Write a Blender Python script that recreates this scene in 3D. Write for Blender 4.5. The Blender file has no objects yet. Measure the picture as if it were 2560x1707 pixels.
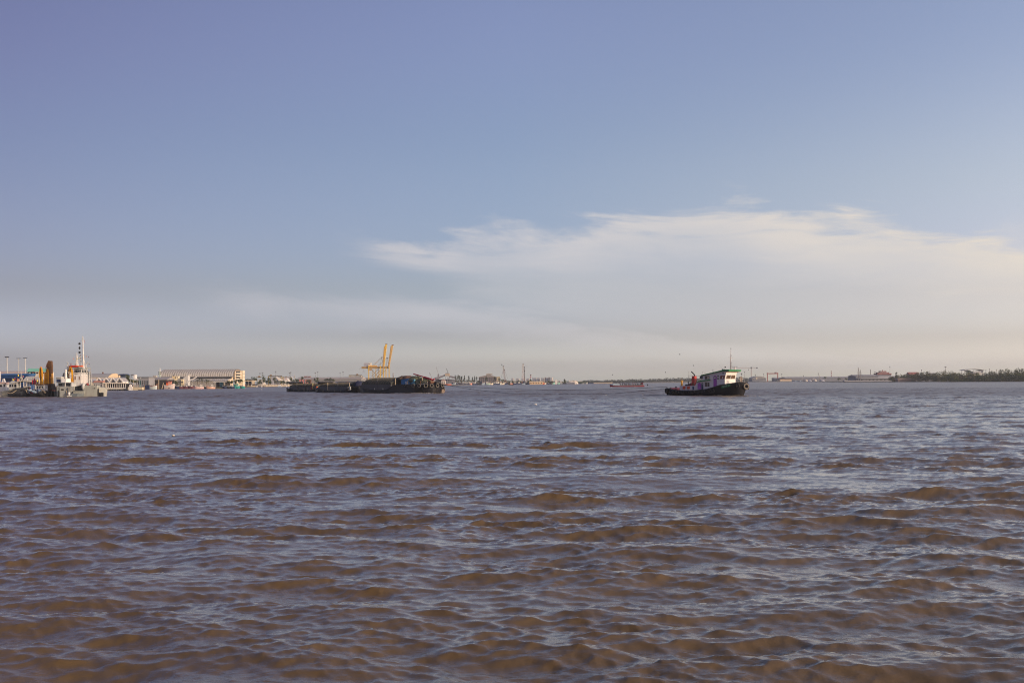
import bpy, math, random
import numpy as np
from mathutils import Vector, Matrix

R = math.radians
scene = bpy.context.scene
col = scene.collection

# ---------------------------------------------------------------- camera
F = 2489.0            # focal length in photo pixels (35 mm on a 36 mm wide sensor)
CX, HY, ROLL = 1280.0, 954.8, 0.35
EYE = 3.6
cam = bpy.data.cameras.new('camera')
cam_ob = bpy.data.objects.new('camera', cam)
col.objects.link(cam_ob)
cam.lens = 35.0; cam.sensor_width = 36.0; cam.sensor_fit = 'HORIZONTAL'
cam.shift_y = (HY - 853.5) / 2560.0
cam.clip_start = 0.3; cam.clip_end = 60000
cam_ob.location = (0, 0, EYE)
cam_ob.rotation_euler = (R(90), 0, 0)
cam_ob.rotation_euler = (Matrix.Rotation(R(90), 4, 'X') @ Matrix.Rotation(-R(ROLL), 4, 'Z')).to_euler()
scene.camera = cam_ob

# ---------------------------------------------------------------- sun, sky, exposure
SUN_EL, SUN_AZ = 15.0, 115.0        # azimuth clockwise from +Y (the view direction): low, off to the right
sun = bpy.data.lights.new('sun', 'SUN')
sun.energy = 3.0; sun.angle = R(0.6); sun.color = (1.0, 0.80, 0.57)
sun_ob = bpy.data.objects.new('sun', sun)
col.objects.link(sun_ob)
sd = Vector((math.sin(R(SUN_AZ)) * math.cos(R(SUN_EL)), math.cos(R(SUN_AZ)) * math.cos(R(SUN_EL)), math.sin(R(SUN_EL))))
sun_ob.rotation_euler = sd.to_track_quat('Z', 'Y').to_euler()
sun_ob.location = sd * 100

world = bpy.data.worlds.new("World")
scene.world = world
world.use_nodes = True
nt = world.node_tree
nt.nodes.clear()
def N(t, **k):
    n = nt.nodes.new(t)
    for a, b in k.items(): setattr(n, a, b)
    return n
def L(a, b): nt.links.new(a, b)
def M(op, a, b=None, c=None, clamp=False):
    n = nt.nodes.new('ShaderNodeMath'); n.operation = op; n.use_clamp = clamp
    for i, v in enumerate((a, b, c)):
        if v is None: continue
        if isinstance(v, (int, float)): n.inputs[i].default_value = v
        else: nt.links.new(v, n.inputs[i])
    return n.outputs[0]
def curve(fac, pts):
    n = nt.nodes.new('ShaderNodeFloatCurve')
    c = n.mapping.curves[0]
    c.points[0].location = pts[0]; c.points[1].location = pts[-1]
    for p in pts[1:-1]: c.points.new(*p)
    n.mapping.use_clip = False
    n.mapping.update()
    nt.links.new(fac, n.inputs['Value'])
    return n.outputs[0]
def ramp(fac, stops, interp='B_SPLINE'):
    n = nt.nodes.new('ShaderNodeValToRGB')
    n.color_ramp.interpolation = interp
    e = n.color_ramp.elements
    while len(e) < len(stops): e.new(0.5)
    for el, (p, c) in zip(e, stops):
        el.position = p; el.color = (*c, 1)
    nt.links.new(fac, n.inputs[0])
    return n.outputs[0]
def mixc(fac, a, b, mode='MIX'):
    n = nt.nodes.new('ShaderNodeMix'); n.data_type = 'RGBA'; n.blend_type = mode
    for s, v in ((n.inputs[0], fac), (n.inputs[6], a), (n.inputs[7], b)):
        if isinstance(v, (int, float)): s.default_value = v
        elif isinstance(v, tuple): s.default_value = (*v, 1)
        else: nt.links.new(v, s)
    return n.outputs[2]

sky = N('ShaderNodeTexSky', sky_type='NISHITA')
sky.sun_disc = False
sky.sun_elevation = R(SUN_EL); sky.sun_rotation = R(SUN_AZ)
sky.altitude = 0; sky.air_density = 1.0; sky.dust_density = 2.0; sky.ozone_density = 1.5
geo = N('ShaderNodeNewGeometry')
sep = N('ShaderNodeSeparateXYZ')
neg = N('ShaderNodeVectorMath', operation='SCALE'); neg.inputs['Scale'].default_value = -1
L(geo.outputs['Incoming'], neg.inputs[0]); L(neg.outputs[0], sep.inputs[0])
sx, sy, sz = sep.outputs
az = M('ARCTAN2', sx, sy)                                   # 0 = +Y, grows to the right
el = M('ARCTAN2', sz, M('SQRT', M('ADD', M('MULTIPLY', sx, sx), M('MULTIPLY', sy, sy))))
azn = M('MULTIPLY_ADD', az, 1.0 / (2 * R(45)), 0.5)         # 0..1 over +-45 degrees
eln = M('DIVIDE', el, R(40))                                # 0..1 over 0..40 degrees
# the evening air tints the clear sky: mauve high on the left, paler and warmer towards the sun on the right
K = 6.4
def rr_(st): return [(p, tuple(min(1, v * 4 / K) for v in c)) for p, c in st]
rL = ramp(eln, rr_([(0.0, (.68, .68, .95)), (0.04, (.37, .36, .555)), (0.134, (.246, .205, .262)), (0.284, (.248, .203, .252)), (0.473, (.273, .201, .257)), (1.0, (.32, .24, .30))]), 'EASE')
rC = ramp(eln, rr_([(0.0, (1.3, 1.3, 1.6)), (0.029, (.76, .76, 1.04)), (0.072, (.40, .378, .525)), (0.146, (.36, .326, .392)), (0.314, (.400, .350, .388)), (0.523, (.472, .378, .434)), (1.0, (.48, .40, .45))]), 'EASE')
rR = ramp(eln, rr_([(0.0, (1.6, 1.6, 1.6)), (0.022, (1.15, 1.12, 1.48)), (0.06, (.68, .62, .81)), (0.126, (.60, .49, .57)), (0.277, (.65, .52, .507)), (0.467, (.581, .478, .50)), (1.0, (.55, .47, .50))]), 'EASE')
fL = M('MULTIPLY', az, -1 / R(27), clamp=True)
fR = M('MULTIPLY', az, 1 / R(27), clamp=True)
tint = mixc(fR, mixc(fL, rC, rL), rR)
tv = N('ShaderNodeVectorMath', operation='SCALE'); tv.inputs['Scale'].default_value = K
L(tint, tv.inputs[0])
tm = N('ShaderNodeVectorMath', operation='MULTIPLY'); L(tv.outputs[0], tm.inputs[0]); L(sky.outputs[0], tm.inputs[1])
clear = tm.outputs[0]

# high thin cloud: a broad veil with a wispy upper edge, and a fainter one below it to the left
def vec(x, y, z=0.0):
    n = nt.nodes.new('ShaderNodeCombineXYZ')
    for i, v in enumerate((x, y, z)):
        if isinstance(v, (int, float)): n.inputs[i].default_value = v
        else: nt.links.new(v, n.inputs[i])
    return n.outputs[0]
def noise(v, scale, detail=4, rough=0.55, dist=0.0):
    n = nt.nodes.new('ShaderNodeTexNoise'); n.noise_dimensions = '3D'
    n.inputs['Scale'].default_value = scale; n.inputs['Detail'].default_value = detail
    n.inputs['Roughness'].default_value = rough; n.inputs['Distortion'].default_value = dist
    nt.links.new(v, n.inputs['Vector'])
    return n.outputs['Fac']
def sstep(x, a, b):
    n = nt.nodes.new('ShaderNodeMapRange'); n.interpolation_type = 'SMOOTHSTEP'
    nt.links.new(x, n.inputs['Value'])
    n.inputs['From Min'].default_value = a; n.inputs['From Max'].default_value = b
    return n.outputs['Result']
azd = M('MULTIPLY', az, 180 / math.pi)
eld = M('MULTIPLY', el, 180 / math.pi)
nw = noise(vec(M('MULTIPLY', azd, 0.06), M('MULTIPLY', eld, 0.22), 3.1), 1.0, 3)           # slow warp
slant = M('MULTIPLY_ADD', azd, 0.06, eld)                                                     # fibres tilt slightly
fib = noise(vec(M('MULTIPLY', azd, 0.10), M('ADD', M('MULTIPLY', slant, 0.75), M('MULTIPLY', nw, 2.6)), 0.7), 1.0, 6, 0.58, 0.35)
med = noise(vec(M('MULTIPLY', azd, 0.13), M('MULTIPLY', eld, 0.42), 9.3), 1.0, 5, 0.6, 0.6)
fine = noise(vec(M('MULTIPLY', azd, 0.35), M('ADD', M('MULTIPLY', slant, 2.2), M('MULTIPLY', nw, 5.0)), 4.4), 1.0, 5, 0.6, 0.2)
fib = M('ADD', M('MULTIPLY', fib, 0.84), M('MULTIPLY', fine, 0.16))
fibc = M('SUBTRACT', fib, 0.5); medc = M('SUBTRACT', med, 0.5)
# main veil: elevation (degrees) of its upper edge against azimuth
def a2(px): return math.degrees(math.atan((px - 1280) / 2489.0))
def e2(px, py): 
    return math.degrees(math.atan((954.8 - (px - 1280) * 0.0061 - py) / 2489.0 * math.cos(math.radians(a2(px)))))
def edge(pts):
    return M('MULTIPLY', curve(azn, [((a2(x) + 45) / 90, e2(x, y) / 20) for x, y in pts]), 20)
E1 = edge([(-1000, 700), (700, 668), (900, 596), (1080, 574), (1230, 536), (1400, 540), (1620, 500), (1800, 494), (1980, 532), (2230, 530), (2400, 556), (2700, 625), (3600, 690)])
depth = M('SUBTRACT', E1, eld)                                                                # degrees below the edge
d1 = sstep(M('ADD', M('ADD', depth, M('MULTIPLY', fibc, 7.4)), M('MULTIPLY', medc, 3.4)), -0.3, 1.7)
lo1 = curve(M('DIVIDE', depth, 12), [(0, 1.0), (0.10, 0.95), (0.22, 0.66), (0.38, 0.36), (0.62, 0.22), (0.85, 0.10), (1.0, 0.0)])
leftb = M('SUBTRACT', azd, curve(M('DIVIDE', eld, 10), [(0, 1.3), (0.3, 0.6), (0.5, -3.5), (0.6, -4.5), (0.72, -8.6), (1.0, -9.6)]))
d1 = M('MULTIPLY', d1, sstep(M('ADD', leftb, M('MULTIPLY', fibc, 6)), -1.6, 4.5))
d1 = M('MULTIPLY', M('MULTIPLY', d1, lo1), sstep(depth, -1.1, -0.2))
E2 = edge([(-1000, 700), (300, 700), (470, 700), (800, 715), (1100, 738), (1500, 790), (1800, 830), (2200, 870), (3600, 900)])
dep2 = M('SUBTRACT', E2, eld)
d2 = sstep(M('ADD', M('ADD', dep2, M('MULTIPLY', fibc, 2.0)), M('MULTIPLY', medc, 1.2)), -0.1, 1.0)
d2 = M('MULTIPLY', d2, sstep(M('ADD', M('SUBTRACT', 2.6, dep2), M('MULTIPLY', medc, 2.0)), 0.0, 1.6))
d2 = M('MULTIPLY', d2, sstep(M('ADD', azd, M('MULTIPLY', fibc, 7)), -18.5, -13.0))
# the warm bank at the right, low
d3 = sstep(M('ADD', M('ADD', M('MULTIPLY', azd, 0.32), M('MULTIPLY', medc, 3.5)), M('MULTIPLY', M('ABSOLUTE', M('SUBTRACT', eld, 4.6)), -0.9)), 5.3, 8.6)
lit = M('ADD', M('MULTIPLY_ADD', fibc, 1.3, 0.95), M('MULTIPLY', medc, 0.6))
cover = M('MULTIPLY', M('MAXIMUM', M('MULTIPLY', d1, 0.95), M('MAXIMUM', M('MULTIPLY', d2, 0.50), M('MULTIPLY', d3, 0.6))), lit, clamp=True)
def lin(c): return tuple((v / 255 / 12.92 if v < 10.3 else ((v / 255 + .055) / 1.055) ** 2.4) * 10 for v in c)
cl = nt.nodes.new('ShaderNodeValToRGB'); nt.links.new(azn, cl.inputs[0])
ccol = mixc(fR, mixc(fL, lin((207, 205, 209)), lin((186, 186, 196))), lin((228, 219, 208)))
skycol = mixc(cover, clear, ccol)


bg = N('ShaderNodeBackground'); bg.inputs['Strength'].default_value = 0.1
L(skycol, bg.inputs['Color'])
wo = N('ShaderNodeOutputWorld'); L(bg.outputs[0], wo.inputs['Surface'])

scene.view_settings.view_transform = 'Standard'
scene.view_settings.look = 'None'
scene.view_settings.exposure = 0.0
scene.view_settings.gamma = 1.0
scene.view_settings.use_curve_mapping = False
scene.render.film_transparent = False
cy = scene.cycles
cy.use_denoising = True; cy.denoiser = 'OPENIMAGEDENOISE'; cy.denoising_input_passes = 'RGB_ALBEDO_NORMAL'; cy.denoising_prefilter = 'NONE'
scene.render.filter_size = 1.1
cy.pixel_filter_type = 'BLACKMAN_HARRIS'; cy.filter_width = 1.1
cy.max_bounces = 6; cy.diffuse_bounces = 2; cy.glossy_bounces = 3; cy.transmission_bounces = 2
cy.volume_bounces = 2; cy.transparent_max_bounces = 8

# ---------------------------------------------------------------- materials
def new_mat(name):
    m = bpy.data.materials.new(name); m.use_nodes = True
    return m, m.node_tree, m.node_tree.nodes['Principled BSDF']

def tile_fft(n, size, seed, peak, wdir, spread, small):
    """a periodic wave height field (n x n over size metres) with its horizontal choppy shift"""
    rng = np.random.default_rng(seed)
    k1 = np.fft.fftfreq(n, size / n) * 2 * np.pi
    kx, ky = np.meshgrid(k1, k1, indexing='xy')
    k = np.hypot(kx, ky); k[0, 0] = 1
    kp = 2 * np.pi / peak
    S = np.where(k > 0, k ** -3.75 * np.exp(-0.75 * (kp / k) ** 2.2), 0)
    th = np.arctan2(ky, kx) - wdir
    th = np.angle(np.exp(1j * th))
    D = np.exp(-(th / spread) ** 2) + 0.015
    D = np.exp(-(th / (spread * (1 + np.clip(k / kp - 1, 0, 8) * 0.16))) ** 2) + 0.02
    S = S * D * np.exp(-(k * small) ** 2)
    S[0, 0] = 0
    h = (rng.normal(size=(n, n)) + 1j * rng.normal(size=(n, n))) * np.sqrt(S)
    H = np.fft.ifft2(h)
    DX = np.fft.ifft2(1j * h * kx / k); DY = np.fft.ifft2(1j * h * ky / k)
    s = 1.0 / H.real.std()
    return H.real * s, DX.real * s, DY.real * s

def sample(t, size, x, y):
    n = t.shape[0]
    u = (x / size * n) % n; v = (y / size * n) % n
    i = u.astype(int); j = v.astype(int); fu = u - i; fv = v - j
    i2 = (i + 1) % n; j2 = (j + 1) % n
    return (t[j, i] * (1 - fu) + t[j, i2] * fu) * (1 - fv) + (t[j2, i] * (1 - fu) + t[j2, i2] * fu) * fv

WAVES = [  # n, tile size, seed, peak wavelength, direction, spread, smallest, rms height, rotation of tile
    (1024, 61.0, 11, 2.9, R(-104), R(19), 0.03, 0.039, R(9)),
    (512, 23.7, 5, 0.33, R(-68), R(34), 0.008, 0.0068, R(-31)),
    (512, 173.0, 8, 6.5, R(-112), R(13), 0.25, 0.058, R(17)),
]
TILES = [tile_fft(*w[:7]) for w in WAVES]
def wave_field(x, y, fades):
    h = np.zeros_like(x); dx = np.zeros_like(x); dy = np.zeros_like(x)
    for w, t, fd in zip(WAVES, TILES, fades):
        c, s = math.cos(w[8]), math.sin(w[8])
        a, b = x * c + y * s, -x * s + y * c
        A = w[7] * fd
        h += A * sample(t[0], w[1], a, b)
        u = sample(t[1], w[1], a, b); v = sample(t[2], w[1], a, b)
        dx += A * 0.78 * (u * c - v * s); dy += A * 0.78 * (u * s + v * c)
    return h, dx, dy

rows = [-80.0, -40.0, -20.0, -8.0, -2.0, 1.0, 3.0]
d = 4.0
while d < 11.3: rows.append(d); d += 0.12
while d < 430: rows.append(d); d += min(0.62, max(0.048, 0.0036 * d))
while d < 6800: rows.append(d); d *= 1.05
rows = np.array(rows + [6990.0])
sl = np.concatenate([np.linspace(-9, -1.4, 14), np.linspace(-1.3, -0.66, 40), np.linspace(-0.65, 0.65, 1120), np.linspace(0.66, 1.3, 40), np.linspace(1.4, 9, 14)])
yy = np.repeat(rows[:, None], len(sl), 1)
xx = sl[None, :] * (np.maximum(yy, 8) + 6)
xx = np.clip(xx, -6990, 6990)
dist = np.hypot(xx, yy)
# calmer and rougher patches where gusts touch the river
gust = 1.0 + 0.22 * np.sin(xx * 0.031 + yy * 0.011 + 1.0) * np.sin(yy * 0.043 - xx * 0.013) + 0.15 * np.sin(xx * 0.09 - yy * 0.06)
patch = sample(TILES[2][0], 173.0, xx * 0.61 + yy * 0.13 + 40, yy * 0.55 - xx * 0.11 + 7)
patch2 = sample(TILES[2][1], 173.0, xx * 0.9 - yy * 0.3, yy * 1.3 + xx * 0.2 + 33)
gust = np.clip(gust + 0.34 * patch, .35, 1.9)
f1 = np.clip((620 - dist) / 300, 0, 1) * gust; f2 = np.clip((150 - dist) / 90, 0, 1) * np.clip(1 + 0.5 * patch2, .15, 2.2); f3 = np.clip((900 - dist) / 400, 0, 1)
edge_in = np.clip((1.32 - np.abs(sl))[None, :] / 0.3, 0, 1)
hh, ddx, ddy = wave_field(xx, yy, (f1 * edge_in, f2 * edge_in, f3 * edge_in))
#WAKES#
nr, nc = xx.shape
co = np.stack([xx + ddx, yy + ddy, hh], -1).reshape(-1, 3).astype(np.float32)
idx = np.arange(nr * nc).reshape(nr, nc)
q = np.stack([idx[:-1, :-1], idx[:-1, 1:], idx[1:, 1:], idx[1:, :-1]], -1).reshape(-1, 4)
me = bpy.data.meshes.new('water')
me.vertices.add(len(co)); me.vertices.foreach_set('co', co.ravel())
me.loops.add(q.size); me.loops.foreach_set('vertex_index', q.ravel().astype(np.int32))
me.polygons.add(len(q)); me.polygons.foreach_set('loop_start', np.arange(0, q.size, 4, dtype=np.int32))
me.update(calc_edges=True); me.validate()
me.polygons.foreach_set('use_smooth', np.ones(len(q), dtype=bool))
water = bpy.data.objects.new('water', me); col.objects.link(water); water['kind'] = 'structure'
def ground_z(x, y): return 0.0

m, nt, bs = new_mat('muddy_river_water')
bs.inputs['Base Color'].default_value = (.105, .062, .030, 1)
bs.inputs['Roughness'].default_value = 0.06
bs.inputs['IOR'].default_value = 1.42
geo = nt.nodes.new('ShaderNodeNewGeometry')
P = geo.outputs['Position']
def vmul(v, s):
    n = nt.nodes.new('ShaderNodeVectorMath'); n.operation = 'MULTIPLY'; n.inputs[1].default_value = s
    nt.links.new(v, n.inputs[0]); return n.outputs[0]
def noisec(v, scale, detail=3, rough=0.5, dist=0.0, out='Fac'):
    n = nt.nodes.new('ShaderNodeTexNoise')
    n.inputs['Scale'].default_value = scale; n.inputs['Detail'].default_value = detail
    n.inputs['Roughness'].default_value = rough; n.inputs['Distortion'].default_value = dist
    nt.links.new(v, n.inputs['Vector']); return n.outputs[out]
# silt: slightly different browns in broad streaks
silt = noisec(vmul(P, (0.03, 0.12, 0.0)), 1.0, 4)
base = mixc(silt, (.165, .102, .034), (.105, .072, .040))
nt.links.new(base, bs.inputs['Base Color'])
# ripples
n1 = noisec(vmul(P, (3.2, 8.0, 0)), 1.0, 4, 0.62, 0.6)
n2 = noisec(vmul(P, (14, 30, 0)), 1.0, 3, 0.6, 0.3)
hgt = M('ADD', M('MULTIPLY', n1, 0.008), M('MULTIPLY', n2, 0.0035))
bp = nt.nodes.new('ShaderNodeBump'); bp.inputs['Strength'].default_value = 1.0; bp.inputs['Distance'].default_value = 1.0
nt.links.new(hgt, bp.inputs['Height'])
# slopes of the wavelets too small for the mesh, kept at every distance
nc1 = noisec(vmul(P, (0.9, 1.9, 0)), 1.0, 5, 0.72, 0.4, 'Color')
sub = nt.nodes.new('ShaderNodeVectorMath'); sub.operation = 'SUBTRACT'; sub.inputs[1].default_value = (.5, .5, .5)
nt.links.new(nc1, sub.inputs[0])
far = nt.nodes.new('ShaderNodeMapRange'); sepp = nt.nodes.new('ShaderNodeSeparateXYZ'); nt.links.new(P, sepp.inputs[0])
nt.links.new(sepp.outputs[1], far.inputs[0]); far.inputs[1].default_value = 40; far.inputs[2].default_value = 500
far.inputs[3].default_value = 0.04; far.inputs[4].default_value = 2.2
kk = nt.nodes.new('ShaderNodeVectorMath'); kk.operation = 'SCALE'
nt.links.new(vmul(sub.outputs[0], (0.7, 1.0, 0)), kk.inputs[0]); nt.links.new(far.outputs[0], kk.inputs['Scale'])
ad = nt.nodes.new('ShaderNodeVectorMath'); ad.operation = 'ADD'
nt.links.new(bp.outputs[0], ad.inputs[0]); nt.links.new(kk.outputs[0], ad.inputs[1])
nn = nt.nodes.new('ShaderNodeVectorMath'); nn.operation = 'NORMALIZE'; nt.links.new(ad.outputs[0], nn.inputs[0])
nt.links.new(nn.outputs[0], bs.inputs['Normal']); nt.links.new(nn.outputs[0], bs.inputs['Coat Normal'])
bs.inputs['Coat Weight'].default_value = 0.45; bs.inputs['Coat IOR'].default_value = 1.33; bs.inputs['Coat Roughness'].default_value = 0.06
rg_ = nt.nodes.new('ShaderNodeMapRange'); nt.links.new(sepp.outputs[1], rg_.inputs[0])
rg_.inputs[1].default_value = 35; rg_.inputs[2].default_value = 260; rg_.inputs[3].default_value = 0.05; rg_.inputs[4].default_value = 0.34
nt.links.new(rg_.outputs[0], bs.inputs['Roughness']); nt.links.new(rg_.outputs[0], bs.inputs['Coat Roughness'])
water.data.materials.append(m)

# ---------------------------------------------------------------- haze
def box_mesh(name, x0, x1, y0, y1, z0, z1):
    v = [(x, y, z) for z in (z0, z1) for y in (y0, y1) for x in (x0, x1)]
    f = [(0, 2, 3, 1), (4, 5, 7, 6), (0, 1, 5, 4), (2, 6, 7, 3), (0, 4, 6, 2), (1, 3, 7, 5)]
    me = bpy.data.meshes.new(name); me.from_pydata(v, [], f); me.update()
    o = bpy.data.objects.new(name, me); col.objects.link(o); return o
hz = box_mesh('haze', -7100, 7100, -120, 7100, -3.0, 95.0)
hz['kind'] = 'stuff'
m = bpy.data.materials.new('haze_air'); m.use_nodes = True; ht = m.node_tree
ht.nodes.clear()
pv = ht.nodes.new('ShaderNodeVolumePrincipled'); mo = ht.nodes.new('ShaderNodeOutputMaterial')
pv.inputs['Color'].default_value = (.90, .95, 1.0, 1); pv.inputs['Density'].default_value = 0.00008
pv.inputs['Anisotropy'].default_value = 0.2
ht.links.new(pv.outputs[0], mo.inputs['Volume'])
hz.data.materials.append(m)

# ---------------------------------------------------------------- building helpers
def PM(name, rgb, rough=0.7, metal=0.0, var=0.18, scale=1.5, dirt=None, bump=0.0, streak=False):
    """procedural paint, timber, cloth ...: base colour broken up by noise, optional dirt or rust of another colour"""
    global nt
    m, nt, bs = new_mat(name)
    tc = nt.nodes.new('ShaderNodeTexCoord')
    sc = (scale, scale, scale * (0.25 if streak else 1.0))
    v = vmul(tc.outputs['Object'], sc)
    n = noisec(v, 1.0, 5, 0.6)
    lo = tuple(max(0, c * (1 - var)) for c in rgb); hi = tuple(min(1, c * (1 + var)) for c in rgb)
    c = mixc(n, lo, hi)
    if dirt:
        n2 = noisec(vmul(tc.outputs['Object'], (scale * 2.3, scale * 2.3, scale * (0.5 if streak else 2.3))), 1.0, 6, 0.65)
        mr = nt.nodes.new('ShaderNodeMapRange'); nt.links.new(n2, mr.inputs[0]); mr.inputs[1].default_value = 0.54; mr.inputs[2].default_value = 0.72
        mr.inputs[4].default_value = 0.75
        c = mixc(mr.outputs[0], c, dirt)
    nt.links.new(c, bs.inputs['Base Color'])
    bs.inputs['Roughness'].default_value = rough; bs.inputs['Metallic'].default_value = metal
    if bump:
        b = nt.nodes.new('ShaderNodeBump'); b.inputs['Distance'].default_value = bump
        nt.links.new(n, b.inputs['Height']); nt.links.new(b.outputs[0], bs.inputs['Normal'])
    return m

class MB:
    def __init__(s): s.v = []; s.f = []
    def add(s, vs, fs):
        o = len(s.v); s.v += [tuple(p) for p in vs]; s.f += [tuple(i + o for i in f) for f in fs]; return s
    def box(s, x0, x1, y0, y1, z0, z1):
        return s.hexa([(x0, y0, z0), (x1, y0, z0), (x1, y1, z0), (x0, y1, z0), (x0, y0, z1), (x1, y0, z1), (x1, y1, z1), (x0, y1, z1)])
    def hexa(s, p):
        return s.add(p, [(0, 3, 2, 1), (4, 5, 6, 7), (0, 1, 5, 4), (1, 2, 6, 5), (2, 3, 7, 6), (3, 0, 4, 7)])
    def prism(s, poly, axis, lo, hi):
        n = len(poly)
        def P(a, b, c): return {'x': (c, a, b), 'y': (a, c, b), 'z': (a, b, c)}[axis]
        vs = [P(a, b, lo) for a, b in poly] + [P(a, b, hi) for a, b in poly]
        return s.add(vs, [tuple(range(n))[::-1], tuple(range(n, 2 * n))] + [(i, (i + 1) % n, n + (i + 1) % n, n + i) for i in range(n)])
    def tube(s, p, q, r0, r1=None, n=8, cap=True):
        p, q = Vector(p), Vector(q); r1 = r0 if r1 is None else r1
        d = (q - p).normalized(); a = d.orthogonal().normalized(); b = d.cross(a)
        vs = []
        for c, r in ((p, r0), (q, r1)):
            for i in range(n):
                t = 2 * math.pi * (i + .5) / n; vs.append(c + a * math.cos(t) * r + b * math.sin(t) * r)
        fs = [(i, (i + 1) % n, n + (i + 1) % n, n + i) for i in range(n)]
        if cap: fs += [tuple(range(n))[::-1], tuple(range(n, 2 * n))]
        return s.add(vs, fs)
    def bar(s, p, q, w, h=None):
        p, q = Vector(p), Vector(q); h = h or w
        d = (q - p).normalized(); up = Vector((0, 0, 1)) if abs(d.z) < 0.95 else Vector((0, 1, 0))
        a = d.cross(up).normalized() * w / 2; b = a.cross(d).normalized() * h / 2
        return s.hexa([p - a - b, p + a - b, p + a + b, p - a + b, q - a - b, q + a - b, q + a + b, q - a + b])
    def path(s, pts, r, n=6):
        for a, b in zip(pts, pts[1:]): s.tube(a, b, r, n=n)
        return s
    def torus(s, c, R_, r, nrm, n=20, m=8):
        c = Vector(c); d = Vector(nrm).normalized(); a = d.orthogonal().normalized(); b = d.cross(a)
        vs = []
        for i in range(n):
            t = 2 * math.pi * i / n; e = a * math.cos(t) + b * math.sin(t)
            for j in range(m):
                u = 2 * math.pi * j / m; vs.append(c + e * (R_ + r * math.cos(u)) + d * r * math.sin(u))
        return s.add(vs, [(i * m + j, ((i + 1) % n) * m + j, ((i + 1) % n) * m + (j + 1) % m, i * m + (j + 1) % m) for i in range(n) for j in range(m)])
    def ball(s, c, r, sc=(1, 1, 1), n=10, m=6):
        vs = [(c[0], c[1], c[2] - r * sc[2])]
        for j in range(1, m):
            t = math.pi * j / m
            for i in range(n):
                u = 2 * math.pi * i / n
                vs.append((c[0] + r * sc[0] * math.sin(t) * math.cos(u), c[1] + r * sc[1] * math.sin(t) * math.sin(u), c[2] - r * sc[2] * math.cos(t)))
        vs.append((c[0], c[1], c[2] + r * sc[2])); L_ = len(vs) - 1
        fs = [(0, 1 + (i + 1) % n, 1 + i) for i in range(n)]
        for j in range(m - 2):
            for i in range(n): fs.append((1 + j * n + i, 1 + j * n + (i + 1) % n, 1 + (j + 1) * n + (i + 1) % n, 1 + (j + 1) * n + i))
        fs += [(L_, 1 + (m - 2) * n + i, 1 + (m - 2) * n + (i + 1) % n) for i in range(n)]
        return s.add(vs, fs)
    def loft(s, rings, cap=True):
        n = len(rings[0]); vs = [p for r in rings for p in r]; fs = []
        for k in range(len(rings) - 1):
            for i in range(n): fs.append((k * n + i, k * n + (i + 1) % n, (k + 1) * n + (i + 1) % n, (k + 1) * n + i))
        if cap: fs += [tuple(range(n))[::-1], tuple(range((len(rings) - 1) * n, len(rings) * n))]
        return s.add(vs, fs)

def tag(o, label=None, cat=None, group=None, kind=None):
    if label: o['label'] = label
    if cat: o['category'] = cat
    if group: o['group'] = group
    if kind: o['kind'] = kind
    return o
def thing(name, label, cat, loc=(0, 0, 0), rz=0.0, group=None):
    o = bpy.data.objects.new(name, None); col.objects.link(o); o.empty_display_size = 0.5
    o.location = loc; o.rotation_euler = (0, 0, rz)
    return tag(o, label, cat, group)
def part(name, b, mat, parent, smooth=False, label=None):
    me = bpy.data.meshes.new(name); me.from_pydata(b.v, [], b.f); me.update()
    import bmesh
    bm = bmesh.new(); bm.from_mesh(me); bmesh.ops.recalc_face_normals(bm, faces=bm.faces); bm.to_mesh(me); bm.free()
    if smooth: me.polygons.foreach_set('use_smooth', [True] * len(me.polygons)); me.set_sharp_from_angle(angle=R(40))
    o = bpy.data.objects.new(name, me); col.objects.link(o); me.materials.append(mat); o.parent = parent
    if label: o['label'] = label
    return o
def copy_tree(o, parent=None):
    c = o.copy(); col.objects.link(c)
    if parent: c.parent = parent
    for ch in list(o.children): copy_tree(ch, c)
    return c

def yh(px): return HY - (px - CX) * math.tan(R(ROLL))
def at(px, d, z=0.0):
    """the world point at distance d (along the view) and height z that stands in photo column px"""
    vz = (z - EYE) / d; u = (px - CX) / F
    return Vector(((u + vz * math.sin(R(ROLL))) / math.cos(R(ROLL)) * d, d, z))
class Far:
    """a thing set out in metres from sizes read off the photograph at its own distance"""
    def __init__(s, name, label, cat, px, d, group=None, rz=0.0):
        s.px, s.d, s.k = px, d, d / F
        s.root = thing(name, label, cat, at(px, d), rz, group)
    def X(s, p): return (p - s.px) * s.k
    def Z(s, y): return EYE + (yh(s.px) - y) * s.k
    def box(s, name, mat, x0, x1, yt, yb, y0, y1, parent=None):
        return part(name, MB().box(s.X(x0), s.X(x1), y0, y1, s.Z(yb) if yb is not None else 0.0, s.Z(yt)), mat, parent or s.root)
    def add(s, name, b, mat, parent=None, smooth=False, label=None): return part(name, b, mat, parent or s.root, smooth, label)

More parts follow.
